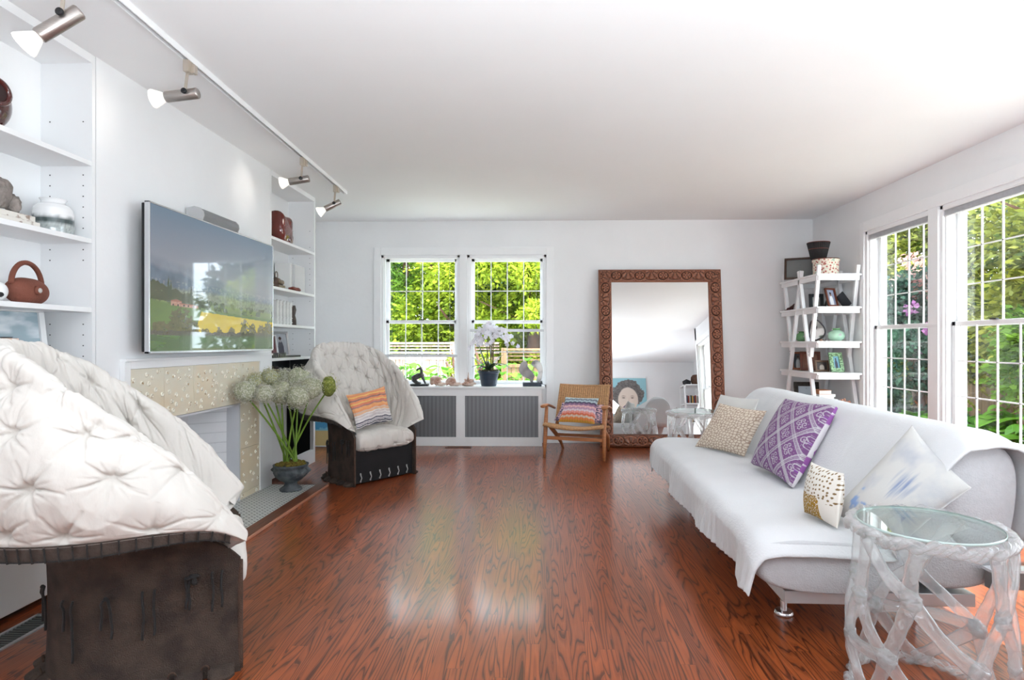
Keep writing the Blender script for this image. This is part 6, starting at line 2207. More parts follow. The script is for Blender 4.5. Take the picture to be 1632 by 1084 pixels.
tag(q.build('spiny_shell', shm, None, smooth=True), 'spiny murex-like shell beside the orchid pot', 'seashell')
# orchid
OX, OY = cx(779, 6.80), 6.80
orc = thing('potted_orchid', 'white orchid with many stems in a dark blue pot on the radiator cover', 'potted plant', (OX, OY, ZC))
potm = mat('dark_blue_glazed_pot', srgb(58, 72, 88), 0.35, var=0.2, scale=8, stretch=(1, 1, 12), coat=0.4)
MB().lathe([(0, 0), (0.086, 0), (0.09, 0.01), (0.098, 0.06), (0.118, 0.15), (0.130, 0.155), (0.133, 0.175), (0.126, 0.178), (0.12, 0.165), (0, 0.16)], 40).build('pot', potm, orc, smooth=True).data.set_sharp_from_angle(angle=0.7)
q = MB()
for k in range(40):
    a = rnd.uniform(0, 2 * PI); rr = 0.11 * math.sqrt(rnd.random())
    q.blob((rr * math.cos(a), rr * math.sin(a), 0.175), (0.02, 0.02, 0.018), 1, nz=0.5, seed=k)
o = q.build('bark_mulch', mat('mossy_bark', srgb(92, 88, 64), 0.95, var=0.5, scale=50), orc, smooth=True); o['kind'] = 'stuff'
oleaf = mat('dark_orchid_leaf', srgb(46, 74, 50), 0.3, var=0.25, scale=5, coat=0.3)
def leaf_blade(pts, w_, q=None, seg=9, fold=0.25):
    q = q or MB()
    pts = [Vector(p) for p in pts]
    n = len(pts)
    vs, fs = [], []
    for i, p in enumerate(pts):
        t = (pts[min(i + 1, n - 1)] - pts[max(i - 1, 0)]).normalized()
        side = t.cross(Vector((0, 0, 1)))
        side = side.normalized() if side.length > 0.1 else Vector((1, 0, 0))
        up = side.cross(t).normalized()
        f = i / (n - 1)
        ww_ = w_ * (math.sin(PI * min(1, 0.12 + 0.86 * f)) ** 0.7)
        for k in (-1, -0.5, 0, 0.5, 1):
            vs.append(p + side * ww_ * k + up * abs(k) * ww_ * fold)
    for i in range(n - 1):
        for k in range(4):
            fs.append((i * 5 + k, i * 5 + k + 1, (i + 1) * 5 + k + 1, (i + 1) * 5 + k))
    return q.add(vs, fs)
def bez(a, b__, c, n=9):
    a, b__, c = Vector(a), Vector(b__), Vector(c)
    return [a * (1 - t) ** 2 + b__ * 2 * t * (1 - t) + c * t * t for t in [i / (n - 1) for i in range(n)]]
for (b__, c, w_) in (((0.12, -0.03, 0.32), (0.26, -0.05, 0.20), 0.034), ((-0.10, -0.02, 0.36), (-0.11, -0.02, 0.47), 0.05), ((0.06, -0.06, 0.30), (0.16, -0.11, 0.24), 0.04), ((-0.09, -0.05, 0.27), (-0.19, -0.07, 0.22), 0.035),
                    ((-0.03, 0.06, 0.3), (-0.05, 0.10, 0.28), 0.035), ((-0.12, 0.02, 0.3), (-0.2, 0.03, 0.33), 0.03), ((0.1, 0.04, 0.34), (0.17, 0.05, 0.36), 0.028), ((-0.04, -0.08, 0.26), (-0.09, -0.13, 0.2), 0.04)):
    leaf_blade(bez((0, 0, 0.17), b__, c), w_).build('leaf', oleaf, orc, smooth=True, solid=0.002, fixn=False)
ostem = mat('brown_orchid_stem', srgb(104, 76, 60), 0.5, col2=srgb(96, 110, 60), scale=8)
petal = mat('white_orchid_petal', srgb(244, 242, 248), 0.6, var=0.04, scale=20)
orr = random.Random(12)
for k in range(9):
    x0, y0 = orr.uniform(-0.045, 0.05), orr.uniform(-0.035, 0.035)
    xt = lerp(-0.20, 0.26, k / 8) + orr.uniform(-0.02, 0.02)
    yt = orr.uniform(-0.09, 0.05)
    zt = 0.60 + 0.06 * math.sin(PI * k / 8) + orr.uniform(-0.03, 0.05)
    pts = bez((x0, y0, 0.17), (x0 * 1.2, y0, zt - 0.05), (xt * 0.55, yt * 0.6, zt), 8) + bez((xt * 0.55, yt * 0.6, zt), (xt * 0.85, yt * 0.85, zt + 0.035), (xt * 1.1, yt, zt - 0.12), 8)[1:]
    st_ = MB().tube(pts, [0.0048 - 0.0002 * i for i in range(len(pts))], 7).build('flower_stem', ostem, orc, smooth=True)
    q = MB()
    for j in range(11):
        t = 0.42 + 0.58 * j / 10
        i0 = min(len(pts) - 1, int(t * (len(pts) - 1)))
        c = pts[i0] + Vector((orr.gauss(0, 0.028), orr.gauss(0, 0.025) - 0.01, orr.gauss(0, 0.022)))
        d = Vector((orr.gauss(0, 0.35), -1, orr.gauss(0, 0.35))).normalized()
        if orr.random() < 0.25: d = -d
        t1 = d.orthogonal().normalized(); t2 = d.cross(t1); ph = orr.uniform(0, 6)
        for m_ in range(5):
            aa = ph + m_ * 2 * PI / 5
            dr = t1 * math.cos(aa) + t2 * math.sin(aa); sd_ = d.cross(dr)
            L_ = 0.032 if m_ % 2 else 0.027
            w_ = 0.017 if m_ in (1, 4) else 0.011
            q.add([c, c + dr * L_ * 0.45 + sd_ * w_ + d * 0.004, c + dr * L_ * 0.9 + sd_ * w_ * 0.6 + d * 0.009, c + dr * L_ + d * 0.009, c + dr * L_ * 0.9 - sd_ * w_ * 0.6 + d * 0.009, c + dr * L_ * 0.45 - sd_ * w_ + d * 0.004], [(0, 1, 2, 3, 4, 5)])
        q.blob(c + d * 0.006, (0.005, 0.005, 0.005), 1)
    q.build('blossoms', petal, st_, fixn=False)
# marble sculpture
ms = thing('marble_sculpture', 'grey and white swirled marble sculpture on a dark slab right of the orchid', 'sculpture', (cx(848), 6.80, ZC))
MB().box(-0.108, 0.108, -0.05, 0.05, 0, 0.042).build('slab', mat('dark_blue_slate', srgb(56, 64, 78), 0.5, var=0.3, scale=20), ms, bevel=0.003)
marb = mat('swirled_marble', srgb(232, 230, 226), 0.25, col2=srgb(120, 116, 116), scale=5, coat=0.3, lo=0.40, hi=0.56, detail=6)
marb2 = mat('grey_marble', srgb(176, 170, 168), 0.25, col2=srgb(112, 106, 108), scale=6, coat=0.3, detail=6)
outA = smooth_loop([(-0.03, 0.05), (-0.02, 0.085), (-0.09, 0.10), (-0.155, 0.16), (-0.145, 0.25), (-0.09, 0.30), (-0.055, 0.275), (-0.05, 0.22), (0.0, 0.17), (0.035, 0.12), (0.01, 0.075), (0.015, 0.05)], 2)
outB = smooth_loop([(0.045, 0.05), (0.055, 0.10), (0.075, 0.15), (0.05, 0.21), (0.0, 0.23), (-0.015, 0.265), (0.03, 0.305), (0.09, 0.29), (0.125, 0.22), (0.12, 0.13), (0.10, 0.05)], 2)
for nm, ol_, y0, y1, mm in (('left_lobe', outA, -0.03, 0.015, marb2), ('right_lobe', outB, -0.012, 0.032, marb)):
    q = MB().prism(ol_, y0, y1)
    q.box(-0.02, 0.01, -0.01, 0.01, 0.04, 0.06) if nm == 'left_lobe' else q.box(0.06, 0.09, -0.005, 0.02, 0.04, 0.06)
    q.build(nm, mm, ms, bevel=0.012, bseg=4)

# ================================================================== THINGS IN THE LEFT BOOKCASE
def bpos(px, py, z=None, X_=-2.38):
    p = onX(px, py, X_)
    return p
# big dark red vessel, cut by the frame
y_ = onX(0, 150, -2.38).y
vm = mat('oxblood_glaze', srgb(84, 34, 30), 0.18, var=0.3, scale=6, coat=0.8)
v1 = thing('ceramic_vessel', 'dark red glazed round vessel cut off at the left edge, on the top shelf', 'vessel', (-2.38, 2.44, SH[0] + 0.001))
def vess(u, v):
    a = 2 * PI * u; b_ = PI * v
    R_ = 0.115
    return Vector((0.085 * math.sin(b_) * math.cos(a), 0.120 * math.sin(b_) * math.sin(a), 0.118 - 0.118 * math.cos(b_)))
q = MB().grid(48, 28, vess, closed_u=True); q.build('vessel_body', vm, v1, smooth=True)
q = MB().tube([(0.075 + 0.012, -0.02 + 0.06 * math.cos(a), 0.150 + 0.05 * math.sin(a)) for a in [2 * PI * i / 24 for i in range(24)]], 0.012, 8, closed=True); q.build('mouth_rim', vm, v1, smooth=True)
q = MB().lathe([(0, 0), (0.054, 0), (0.054, 0.006), (0, 0.008)], 24, (0.082, -0.02, 0.150), R=rotm(0, PI / 2, 0)); q.build('mouth_hollow', mat('dark_hollow', (0.03, 0.012, 0.012), 0.5), v1)
p = onX(27, 203, -2.33)
tag(MB().blob((-2.33, p.y, SH[0] + 0.012), (0.014, 0.02, 0.012), 2).build('ornament', M['black'], None, smooth=True), 'small black ornament beside the dark red vessel on the top shelf', 'ornament')
# stone sculpture on two thin books
y_ = onX(12, 345, -2.36).y
z = SH[1]
bkm = mat('pale_decorative_book', srgb(222, 216, 208), 0.6, col2=srgb(150, 130, 118), scale=26, lo=0.4, hi=0.5)
for k, lab in enumerate(('lower of the two pale patterned books under the stone sculpture', 'upper of the two pale patterned books under the stone sculpture')):
    o = MB().box(-2.45 + 0.01 * k, -2.29 - 0.012 * k, y_ - 0.16, y_ + 0.09 - 0.012 * k, z + 0.0005 + 0.026 * k, z + 0.026 + 0.026 * k).build('book', bkm, None, bevel=0.002)
    tag(o, lab, 'book')
stn = mat('grey_brown_stone', srgb(156, 146, 140), 0.85, col2=srgb(112, 104, 98), scale=14, bump=1.0, bscale=50)
q = MB().blob((-2.37, y_ - 0.04, z + 0.125), (0.045, 0.058, 0.068), 4, nz=0.25, nsc=2.2, seed=4)
q.blob((-2.36, y_ + 0.025, z + 0.09), (0.03, 0.03, 0.042), 3, nz=0.3, nsc=3, seed=8)
zm = min(p.z for p in q.v)
q.v = [p + Vector((0, 0, z + 0.053 - zm)) for p in q.v]
tag(q.build('stone_sculpture', stn, None, smooth=True), 'rounded weathered stone carving on two books on the second shelf', 'sculpture')
# white jar with a grey landscape
y_ = onX(85, 350, -2.37).y
jar = thing('painted_jar', 'round white porcelain jar painted with a dark grey landscape on the second shelf', 'jar', (-2.37, y_, SH[1] + 0.001))
def jarcol(P):
    a = np.arctan2(P[:, 1], P[:, 0]); z_ = P[:, 2]
    n = fbm(a * 3, z_ * 40, 4, 2); n2 = fbm(a * 14, z_ * 160, 3, 6)
    c = full(a, S(236, 236, 236))
    c = paint((0.085 + 0.03 * (n - 0.3) - z_) * 70 * np.where(z_ > 0.0, 1, 0), S(70, 84, 84) * (0.5 + 1.1 * n2[..., None]), c)
    c = paint(np.where(z_ < 0.045, 0.9, 0), S(176, 182, 180) * (0.6 + 0.8 * n2[..., None]), c)
    return c
prof = [(0, 0), (0.07, 0.0), (0.079, 0.006), (0.082, 0.03), (0.082, 0.1), (0.079, 0.125), (0.068, 0.143), (0.052, 0.152), (0.047, 0.158), (0.050, 0.168), (0.055, 0.174), (0.047, 0.176), (0.04, 0.160), (0, 0.158)]
dz = np.linspace(0, len(prof) - 1, 70)
prof2 = [(float(np.interp(t, range(len(prof)), [p[0] for p in prof])), float(np.interp(t, range(len(prof)), [p[1] for p in prof]))) for t in dz]
q = MB().lathe(prof2, 90)
P_ = np.array([tuple(p) for p in q.v]); cc_ = np.ones((len(P_), 4), np.float32); cc_[:, :3] = jarcol(P_)
q.build('jar_body', vcol_mat('painted_porcelain', 0.2, coat=0.6), jar, smooth=True, cols=cc_)
# terracotta kettle with hoop handle
y_ = onX(43, 478, -2.36).y
kt = thing('terracotta_kettle', 'flattened brown terracotta vessel with a high hoop handle on the third shelf', 'vessel', (-2.36, y_, SH[2] + 0.001), 0.15)
tcm = mat('brown_terracotta', srgb(128, 74, 58), 0.75, var=0.2, scale=9, bump=0.3, bscale=90)
def ket(u, v):
    a = 2 * PI * u; b_ = PI * v
    se = lambda w: abs(w) ** 0.75 * (1 if w >= 0 else -1)
    return Vector((0.055 * math.sin(b_) * se(math.cos(a)), 0.108 * math.sin(b_) ** 0.7 * se(math.sin(a)), max(0.0, 0.058 - 0.062 * math.cos(b_))))
MB().grid(56, 32, ket, closed_u=True).build('vessel_body', tcm, kt, smooth=True)
q = MB().tube([(0, 0.098 * math.cos(a), 0.085 + 0.105 * math.sin(a)) for a in [PI * i / 24 for i in range(25)]], 0.011, 10)
q.build('hoop_handle', tcm, kt, smooth=True)
q = MB().lathe([(0.0, 0.0), (0.022, 0.0), (0.019, 0.014), (0.014, 0.016), (0.0, 0.012)], 24, (0.049, -0.015, 0.062), R=rotm(0, PI / 2, 0)); q.build('spout_ring', tcm, kt, smooth=True)
q = MB().blob((0.064, -0.015, 0.062), (0.008, 0.012, 0.012), 2); q.build('spout_stopper', mat('grey_stopper', (0.5, 0.47, 0.44), 0.6), kt, smooth=True)
# white and black round object at the left edge
y_ = onX(2, 470, -2.34).y
wb = thing('round_ornament', 'white globe with a black spot at the left edge of the third shelf', 'ornament', (-2.34, y_ - 0.03, SH[2] + 0.001))
MB().blob((0, 0, 0.045), (0.045, 0.045, 0.045), 3).build('globe', mat('glossy_white', (0.85, 0.85, 0.85), 0.15), wb, smooth=True)
MB().blob((0.030, -0.012, 0.030), (0.016, 0.018, 0.014), 2).build('black_spot', M['black'], wb, smooth=True)
# white frame with a seascape and a small pink box before it
def sea(U, V):
    n = fbm(U * 4, V * 6, 4, 3)
    c = full(U, S(158, 178, 188)) * (0.85 + 0.3 * n[..., None])
    c = paint((n - 0.45) * 4 * (V > 0.5), S(214, 222, 226), c)
    c = paint(np.where(V < 0.42, 1.0, 0), S(96, 130, 156) * (0.6 + 0.8 * fbm(U * 8, V * 30, 3)[..., None]), c)
    c = paint(np.where((((U - 0.55) / 0.16) ** 2 + ((V - 0.46) / 0.07) ** 2) < 1, 1.0, 0), S(36, 38, 44), c)
    c = paint(np.where((U > 0.62) & (V < 0.38) & (V > 0.24), 1.0, 0), S(60, 66, 76), c)
    return c
y_ = onX(22, 570, -2.38).y
frame_thing('white framed seascape print on the fourth shelf of the left bookcase', 0, 0, y_, SH[3], 0.40, 0.30, PI / 2 - 0.2 + 0.0, 0.14, 0.026, mat('white_frame', (0.8, 0.8, 0.8), 0.3), None, sea, x=-2.43, easel=False)
y_ = onX(10, 560, -2.29).y
pbx = thing('paper_box', 'pale pink card box with small printed letters before the seascape', 'box', (-2.315, y_ - 0.02, SH[3] + 0.001))
MB().box(-0.04, 0.04, -0.10, 0.065, 0, 0.148).build('box_body', mat('pale_pink_card', srgb(232, 204, 190), 0.6), pbx, bevel=0.001)
def add_text(body, size, parent, loc, rot, m_):
    cu = bpy.data.curves.new('lettering', 'FONT'); cu.body = body; cu.size = size; cu.extrude = 0.0004; cu.align_x = 'CENTER'
    o = bpy.data.objects.new('lettering', cu); C.objects.link(o)
    dg = bpy.context.evaluated_depsgraph_get(); dg.update()
    me = bpy.data.meshes.new_from_object(o.evaluated_get(dg)); bpy.data.objects.remove(o)
    o2 = bpy.data.objects.new('lettering', me); C.objects.link(o2)
    me.materials.clear(); me.materials.append(m_)
    o2.parent = parent; o2.location = loc; o2.rotation_euler = rot
    return o2
add_text('ADEGA.NE', 0.022, pbx, (0.0405, 0.0, 0.120), (PI / 2, 0, PI / 2), mat('grey_ink', (0.2, 0.16, 0.15), 0.7))

# ================================================================== THINGS IN THE FAR BOOKCASE
FZ = (2.080, 1.662, 1.345, 1.052)
# red glazed abstract vessel
y_ = onX(449, 380, -2.36).y
rv = thing('ceramic_vessel', 'glossy red brown sculptural vessel on the top shelf of the far bookcase', 'vessel', (-2.37, y_, FZ[0] + 0.001))
vm2 = mat('red_brown_glaze', srgb(112, 40, 32), 0.12, var=0.35, scale=7, coat=1.0)
oln = [(-0.15, 0.0), (0.10, 0.0), (0.135, 0.012), (0.155, 0.05), (0.16, 0.085), (0.13, 0.10), (0.105, 0.12), (0.09, 0.17), (0.07, 0.22), (0.085, 0.245), (0.07, 0.27), (0.02, 0.262), (-0.03, 0.27), (-0.09, 0.285), (-0.15, 0.29)]
oln = smooth_loop(oln, 2)
q = MB()
n = len(oln)
vs, fs = [], []
for k, (dx, s_) in enumerate(((-0.095, 0.80), (-0.06, 0.96), (0.0, 1.0), (0.05, 0.97), (0.085, 0.82))):
    for (yy, zz_) in oln:
        vs.append(Vector((dx + 0.012 * math.sin(yy * 30), yy * s_, zz_ * s_ if zz_ > 0.001 else 0.0)))
for k in range(4):
    for i in range(n):
        j = (i + 1) % n
        fs.append((k * n + i, k * n + j, (k + 1) * n + j, (k + 1) * n + i))
fs += [tuple(reversed(range(n))), tuple(4 * n + i for i in range(n))]
q.add(vs, fs).build('vessel_body', vm2, rv, smooth=True, subsurf=1)
# white speaker box with rounded front, metal camera-like thing, red object
y_ = onX(460, 445, -2.38).y
wbx = thing('white_speaker', 'white upright cabinet speaker on the second shelf of the far bookcase', 'speaker', (-2.39, y_ + 0.06, FZ[1] + 0.001))
MB().box(-0.09, 0.06, -0.135, 0.135, 0, 0.265).build('cabinet', mat('white_lacquer', (0.78, 0.78, 0.77), 0.3), wbx, bevel=0.006)
q = MB().prism([(0.062, 0.008), (0.085, 0.012), (0.09, 0.13), (0.085, 0.252), (0.062, 0.257)], -0.10, 0.13); q.build('front_grille', mat('pale_grey_cloth', (0.70, 0.70, 0.70), 0.8, bump=0.4, bscale=500), wbx)
y_ = onX(446, 455, -2.33).y
cmx = thing('metal_camera', 'antique bronze metal device with coils at the left of the white speaker', 'ornament', (-2.32, y_ - 0.03, FZ[1] + 0.001))
brz = mat('aged_bronze', srgb(138, 116, 104), 0.35, 0.7, var=0.4, scale=30)
q = MB().box(-0.03, 0.03, -0.075, 0.05, 0, 0.03)
q.lathe([(0, -0.05), (0.022, -0.05), (0.024, -0.045), (0.024, 0.045), (0.022, 0.05), (0, 0.05)], 20, (0, 0.0, 0.058), R=rotm(PI / 2, 0, 0))
q.lathe([(0, -0.02), (0.032, -0.02), (0.032, 0.02), (0, 0.02)], 20, (0, -0.06, 0.062), R=rotm(PI / 2, 0, 0))
q.build('device_body', brz, cmx, smooth=False)
q = MB().tube([(0.0, -0.06 + 0.025 * math.cos(a), 0.115 + 0.03 * math.sin(a)) for a in [2 * PI * i / 16 for i in range(16)]], 0.004, 6, closed=True); q.build('coil', brz, cmx, smooth=True)
y_ = onX(470, 465, -2.30).y
tag(MB().blob((-2.30, y_ - 0.0, FZ[1] + 0.021), (0.03, 0.11, 0.02), 3, nz=0.5, nsc=4, seed=6).build('carved_ornament', mat('rusty_red', srgb(130, 54, 40), 0.5, var=0.4, scale=30), None, smooth=True), 'flat rusty red carved ornament in front of the white speaker', 'ornament')
# row of white spined volumes with knobs, and dark statuette
bks = [438.5, 443.5, 449, 454.5, 459.5]
labs = ['white volume hidden mostly by the television edge on the third shelf', 'second white volume from the television on the third shelf', 'middle white volume of five on the third shelf', 'fourth white volume from the television on the third shelf', 'last white volume in the row, beside the dark statuette']
wm = mat('chalk_white', (0.78, 0.78, 0.77), 0.6, var=0.12, scale=20)
for k, bp_ in enumerate(bks):
    y_ = onX(bp_, 495, -2.32).y
    r = thing('white_volume', labs[k], 'book', (-2.34, y_, FZ[2] + 0.001), 0, 'white volumes in the far bookcase')
    q = MB().box(-0.06, 0.045, -0.023, 0.023, 0.0, 0.205)
    for zz_ in (0.02, 0.06, 0.17, 0.195): q.box(0.044, 0.050, -0.024, 0.024, zz_, zz_ + 0.006)
    q.build('volume_body', wm, r)
    MB().blob((0.01, 0, 0.212), (0.012, 0.012, 0.011), 2).build('knob', wm, r, smooth=True)
y_ = onX(464.5, 500, -2.35).y
q = MB().tube([(0, 0, 0), (0.0, 0, 0.06), (0, 0.01, 0.10), (0.005, 0.0, 0.15), (0, 0, 0.19)], [0.03, 0.028, 0.014, 0.024, 0.02], 10); q.v = [p + Vector((-2.35, y_ + 0.04, FZ[2])) for p in q.v]
tag(q.build('statuette', mat('dark_brown_statuette', srgb(86, 76, 70), 0.5, var=0.4, scale=40), None, smooth=True), 'dark brown statuette at the right end of the white volumes', 'figurine')
# fourth shelf: photo frames leaning, dark trays
y_ = onX(449, 555, -2.36).y
frame_thing('framed black and white portrait photo leaning on the fourth shelf of the far bookcase', 0, 0, y_ + 0.05, FZ[3], 0.17, 0.235, PI / 2 - 0.5, 0.2, 0.02, mat('silver_frame', (0.6, 0.6, 0.6), 0.3, 0.6), None, person_photo((180, 184, 190), (70, 74, 84), (150, 150, 154)), x=-2.38, easel=False)
frame_thing('small reddish photo print beside the television edge on the fourth shelf', 0, 0, y_ - 0.17, FZ[3], 0.14, 0.20, PI / 2 - 0.5, 0.2, 0.01, mat('white_mount', (0.8, 0.8, 0.8), 0.4), None, person_photo((120, 80, 84), (90, 60, 64), (190, 150, 140)), x=-2.38, easel=False)
y_ = onX(440, 566, -2.28).y
q = MB()
for k in range(7):
    q.box(-2.30, -2.262, y_ - 0.14 + k * 0.045, y_ - 0.115 + k * 0.045, FZ[3] + 0.0, FZ[3] + 0.045 - 0.008 * (k % 3))
q.box(-2.31, -2.258, y_ - 0.16, y_ + 0.2, FZ[3] + 0.0005, FZ[3] + 0.008)
tag(q.build('remote_rack', mat('black_and_chrome', (0.16, 0.16, 0.17), 0.25, 0.6), None), 'small dark metal rack at the front of the fourth shelf', 'rack')
y_ = onX(460, 570, -2.28).y
tag(MB().box(-2.33, -2.26, y_ - 0.10, y_ + 0.22, FZ[3] + 0.0005, FZ[3] + 0.016).build('media_player', M['black'], None, bevel=0.002), 'flat black box on the fourth shelf of the far bookcase', 'media player')
y_ = onX(440, 605, -2.32).y
tag(MB().blob((-2.32, y_, 0.885 + 0.045), (0.05, 0.09, 0.045), 3, nz=0.3, nsc=3).build('dark_bowl', mat('dark_bowl_glaze', (0.03, 0.02, 0.022), 0.3), None, smooth=True), 'dark bowl in the shadowed compartment of the far bookcase', 'bowl')
# painting standing on the floor beyond the bookcase
def beach(U, V):
    n = fbm(U * 5, V * 9, 4, 3)
    c = full(U, S(120, 196, 222)) * (0.85 + 0.25 * n[..., None])
    c = paint((n - 0.42) * 5 * (V > 0.2), S(232, 240, 240), c)
    c = paint(np.where(V < 0.30 + 0.05 * n, 1.0, 0), S(214, 190, 130), c)
    c = paint(np.where((V < 0.5) & (V > 0.34) & (n > 0.4), 1.0, 0), S(70, 150, 196), c)
    return c
frame_thing('small canvas of blue sea and yellow beach standing on the floor past the bookcase', 514, 703, 6.62, 0.0, 0.36, 0.56, 0.0, 0.12, 0.012, mat('pale_canvas_edge', (0.75, 0.75, 0.74), 0.6), None, beach, cat='painting', name='canvas_painting', easel=False, x=(516 - 862) / 936 * 6.62)

# ================================================================== OUTDOORS
pale_ground = mat('pale_bounce_ground', srgb(212, 208, 200), 0.9, col2=srgb(176, 174, 160), scale=1.5, bump=0.5, bscale=20)  # ground lightened on purpose to bounce daylight up to the ceiling
gz = -0.35
struct('ground', MB().box(-14, 16, FY + 0.25, 24, gz - 0.3, gz).box(RX + 0.25, 16, -8, FY + 0.25, gz - 0.3, gz), pale_ground)
# fences: each fence a thing, boards and rails as parts
fw1 = mat('weathered_fence_wood', srgb(160, 142, 130), 0.85, col2=srgb(118, 98, 88), scale=3, stretch=(6, 6, 0.5), bump=0.3, bscale=30)
fw2 = mat('brown_fence_wood', srgb(128, 102, 74), 0.85, col2=srgb(90, 70, 50), scale=3, stretch=(6, 6, 0.5))
def fence(label, x0, y0, x1, y1, zt, m_, board=0.14):
    d = Vector((x1 - x0, y1 - y0, 0)); ln = d.length; d.normalize(); nn = Vector((-d.y, d.x, 0))
    r = thing('garden_fence', label, 'fence', ((x0 + x1) / 2, (y0 + y1) / 2, gz))
    q = MB()
    n = int(ln / board)
    rr = random.Random(4)
    for i in range(n):
        a = Vector((x0, y0, 0)) + d * (i * board + 0.004); b__ = a + d * (board - 0.008)
        off = nn * rr.uniform(-0.004, 0.004)
        c0, c1 = a + off, b__ + off
        z = zt - 0.34 + rr.uniform(-0.003, 0.003)
        vs = [(p + nn * k).to_tuple()[:2] + (zz_,) for p in (c0, c1) for k in (-0.01, 0.01) for zz_ in (gz, z)]
        q.add(vs, [(0, 1, 3, 2), (4, 6, 7, 5), (0, 4, 5, 1), (2, 3, 7, 6), (0, 2, 6, 4), (1, 5, 7, 3)])
    q.build('boards', m_, r, world=True)
    q = MB()
    for k, (za, zb, w_) in enumerate(((zt - 0.04, zt, 0.14), (zt - 0.10, zt - 0.06, 0.04), (zt - 0.16, zt - 0.13, 0.03), (zt - 0.235, zt - 0.205, 0.03), (zt - 0.36, zt - 0.30, 0.06))):
        a, b__ = Vector((x0, y0, (za + zb) / 2)), Vector((x1, y1, (za + zb) / 2))
        q.beam(a, b__, w_, zb - za)
    q.build('rails', m_, r, world=True)
    for i in range(int(ln / 2.4) + 1):
        p = Vector((x0, y0, 0)) + d * min(ln, i * 2.4)
        MB().cbox((p.x, p.y, (zt + gz) / 2), (0.11, 0.11, zt - gz + 0.02)).build('post', m_, r, world=True)
    return r
fence('pale weathered board fence with a lattice top seen through the left far window', -9.0, 12.0, -0.85, 12.0, 1.20, fw1)
fence('olive-brown board fence seen through the far window behind the orchid', -0.7, 11.2, 3.2, 11.2, 1.08, fw2)

def leaves_mesh(name, centers, radii, n, size, m_, parent, seed=1, aspect=1.8, droop=0.3, frond=0, hollow=0.55, world=True):
    """foliage of many small folded leaves scattered through ellipsoid clumps (numpy)"""
    rs = np.random.RandomState(seed)
    centers = np.array(centers, float); radii = np.array(radii, float)
    vol = radii.prod(axis=1) ** 0.67
    idx = rs.choice(len(centers), n, p=vol / vol.sum())
    d = rs.normal(size=(n, 3)); d /= np.linalg.norm(d, axis=1)[:, None]
    r = rs.uniform(hollow ** 2, 1, n) ** 0.5
    P = centers[idx] + d * r[:, None] * radii[idx]
    if frond:
        # leaflets set along short drooping sprays
        m0 = n // frond
        base = P[:m0]; dr = d[:m0] + rs.normal(scale=0.5, size=(m0, 3)); dr[:, 2] -= 0.25; dr /= np.linalg.norm(dr, axis=1)[:, None]
        k = np.tile(np.arange(frond), m0)
        base = np.repeat(base, frond, axis=0); drr = np.repeat(dr, frond, axis=0)
        P = base + drr * (k * size * 0.55)[:, None]
        side = np.cross(drr, [0, 0, 1]); side /= np.linalg.norm(side, axis=1)[:, None] + 1e-6
        sg = np.where(k % 2 == 0, 1, -1)[:, None]
        A = drr * 0.8 + side * sg * 0.8 + rs.normal(scale=0.15, size=drr.shape)
        n = len(P)
    else:
        A = d * 0.7 + rs.normal(scale=0.7, size=(n, 3)); A[:, 2] -= droop
    A /= np.linalg.norm(A, axis=1)[:, None]
    B = np.cross(A, rs.normal(size=(n, 3))); B[:, 2] *= 0.5; B /= np.linalg.norm(B, axis=1)[:, None] + 1e-6
    Nn = np.cross(A, B)
    s = size * rs.uniform(0.6, 1.3, n)[:, None]
    w = s / aspect
    V = np.stack([P, P + A * s * 0.45 + B * w * 0.5 + Nn * w * 0.15, P + A * s, P + A * s * 0.45 - B * w * 0.5 + Nn * w * 0.15], axis=1).reshape(-1, 3)
    root = parent
    V = V - np.array(root.location)
    me = bpy.data.meshes.new(name)
    me.vertices.add(len(V)); me.vertices.foreach_set('co', V.ravel().astype(np.float32))
    F = np.arange(n * 4).reshape(n, 4)
    me.loops.add(n * 4); me.loops.foreach_set('vertex_index', F.ravel().astype(np.int32))
    me.polygons.add(n); me.polygons.foreach_set('loop_start', (np.arange(n) * 4).astype(np.int32))
    me.polygons.foreach_set('loop_total', np.full(n, 4, np.int32))
    me.update(calc_edges=True)
    me.materials.append(m_)
    o = bpy.data.objects.new(name, me); C.objects.link(o); o.parent = parent
    return o
bark = mat('brown_tree_bark', srgb(104, 72, 54), 0.9, col2=srgb(66, 46, 36), scale=6, stretch=(4, 4, 1), bump=0.9, bscale=30)
lf_yg = leaf_mat('yellow_green_leaf', srgb(80, 120, 22), srgb(206, 220, 70), 0.4)
lf_g = leaf_mat('mid_green_leaf', srgb(50, 88, 30), srgb(140, 178, 62), 0.35)
lf_dg = leaf_mat('dark_green_leaf', srgb(24, 48, 30), srgb(76, 112, 62), 0.3)
lf_ced = leaf_mat('olive_conifer_leaf', srgb(58, 84, 34), srgb(186, 186, 78), 0.35)
lf_hos = leaf_mat('bright_broad_leaf', srgb(50, 110, 34), srgb(120, 172, 54), 0.4)
lf_blue = leaf_mat('blue_green_leaf', srgb(24, 54, 50), srgb(84, 122, 96), 0.25)
pinkm = leaf_mat('pink_flower', srgb(196, 130, 130), srgb(236, 190, 176), 0.4)
mauve = leaf_mat('mauve_flower', srgb(170, 96, 160), srgb(216, 150, 200), 0.4)
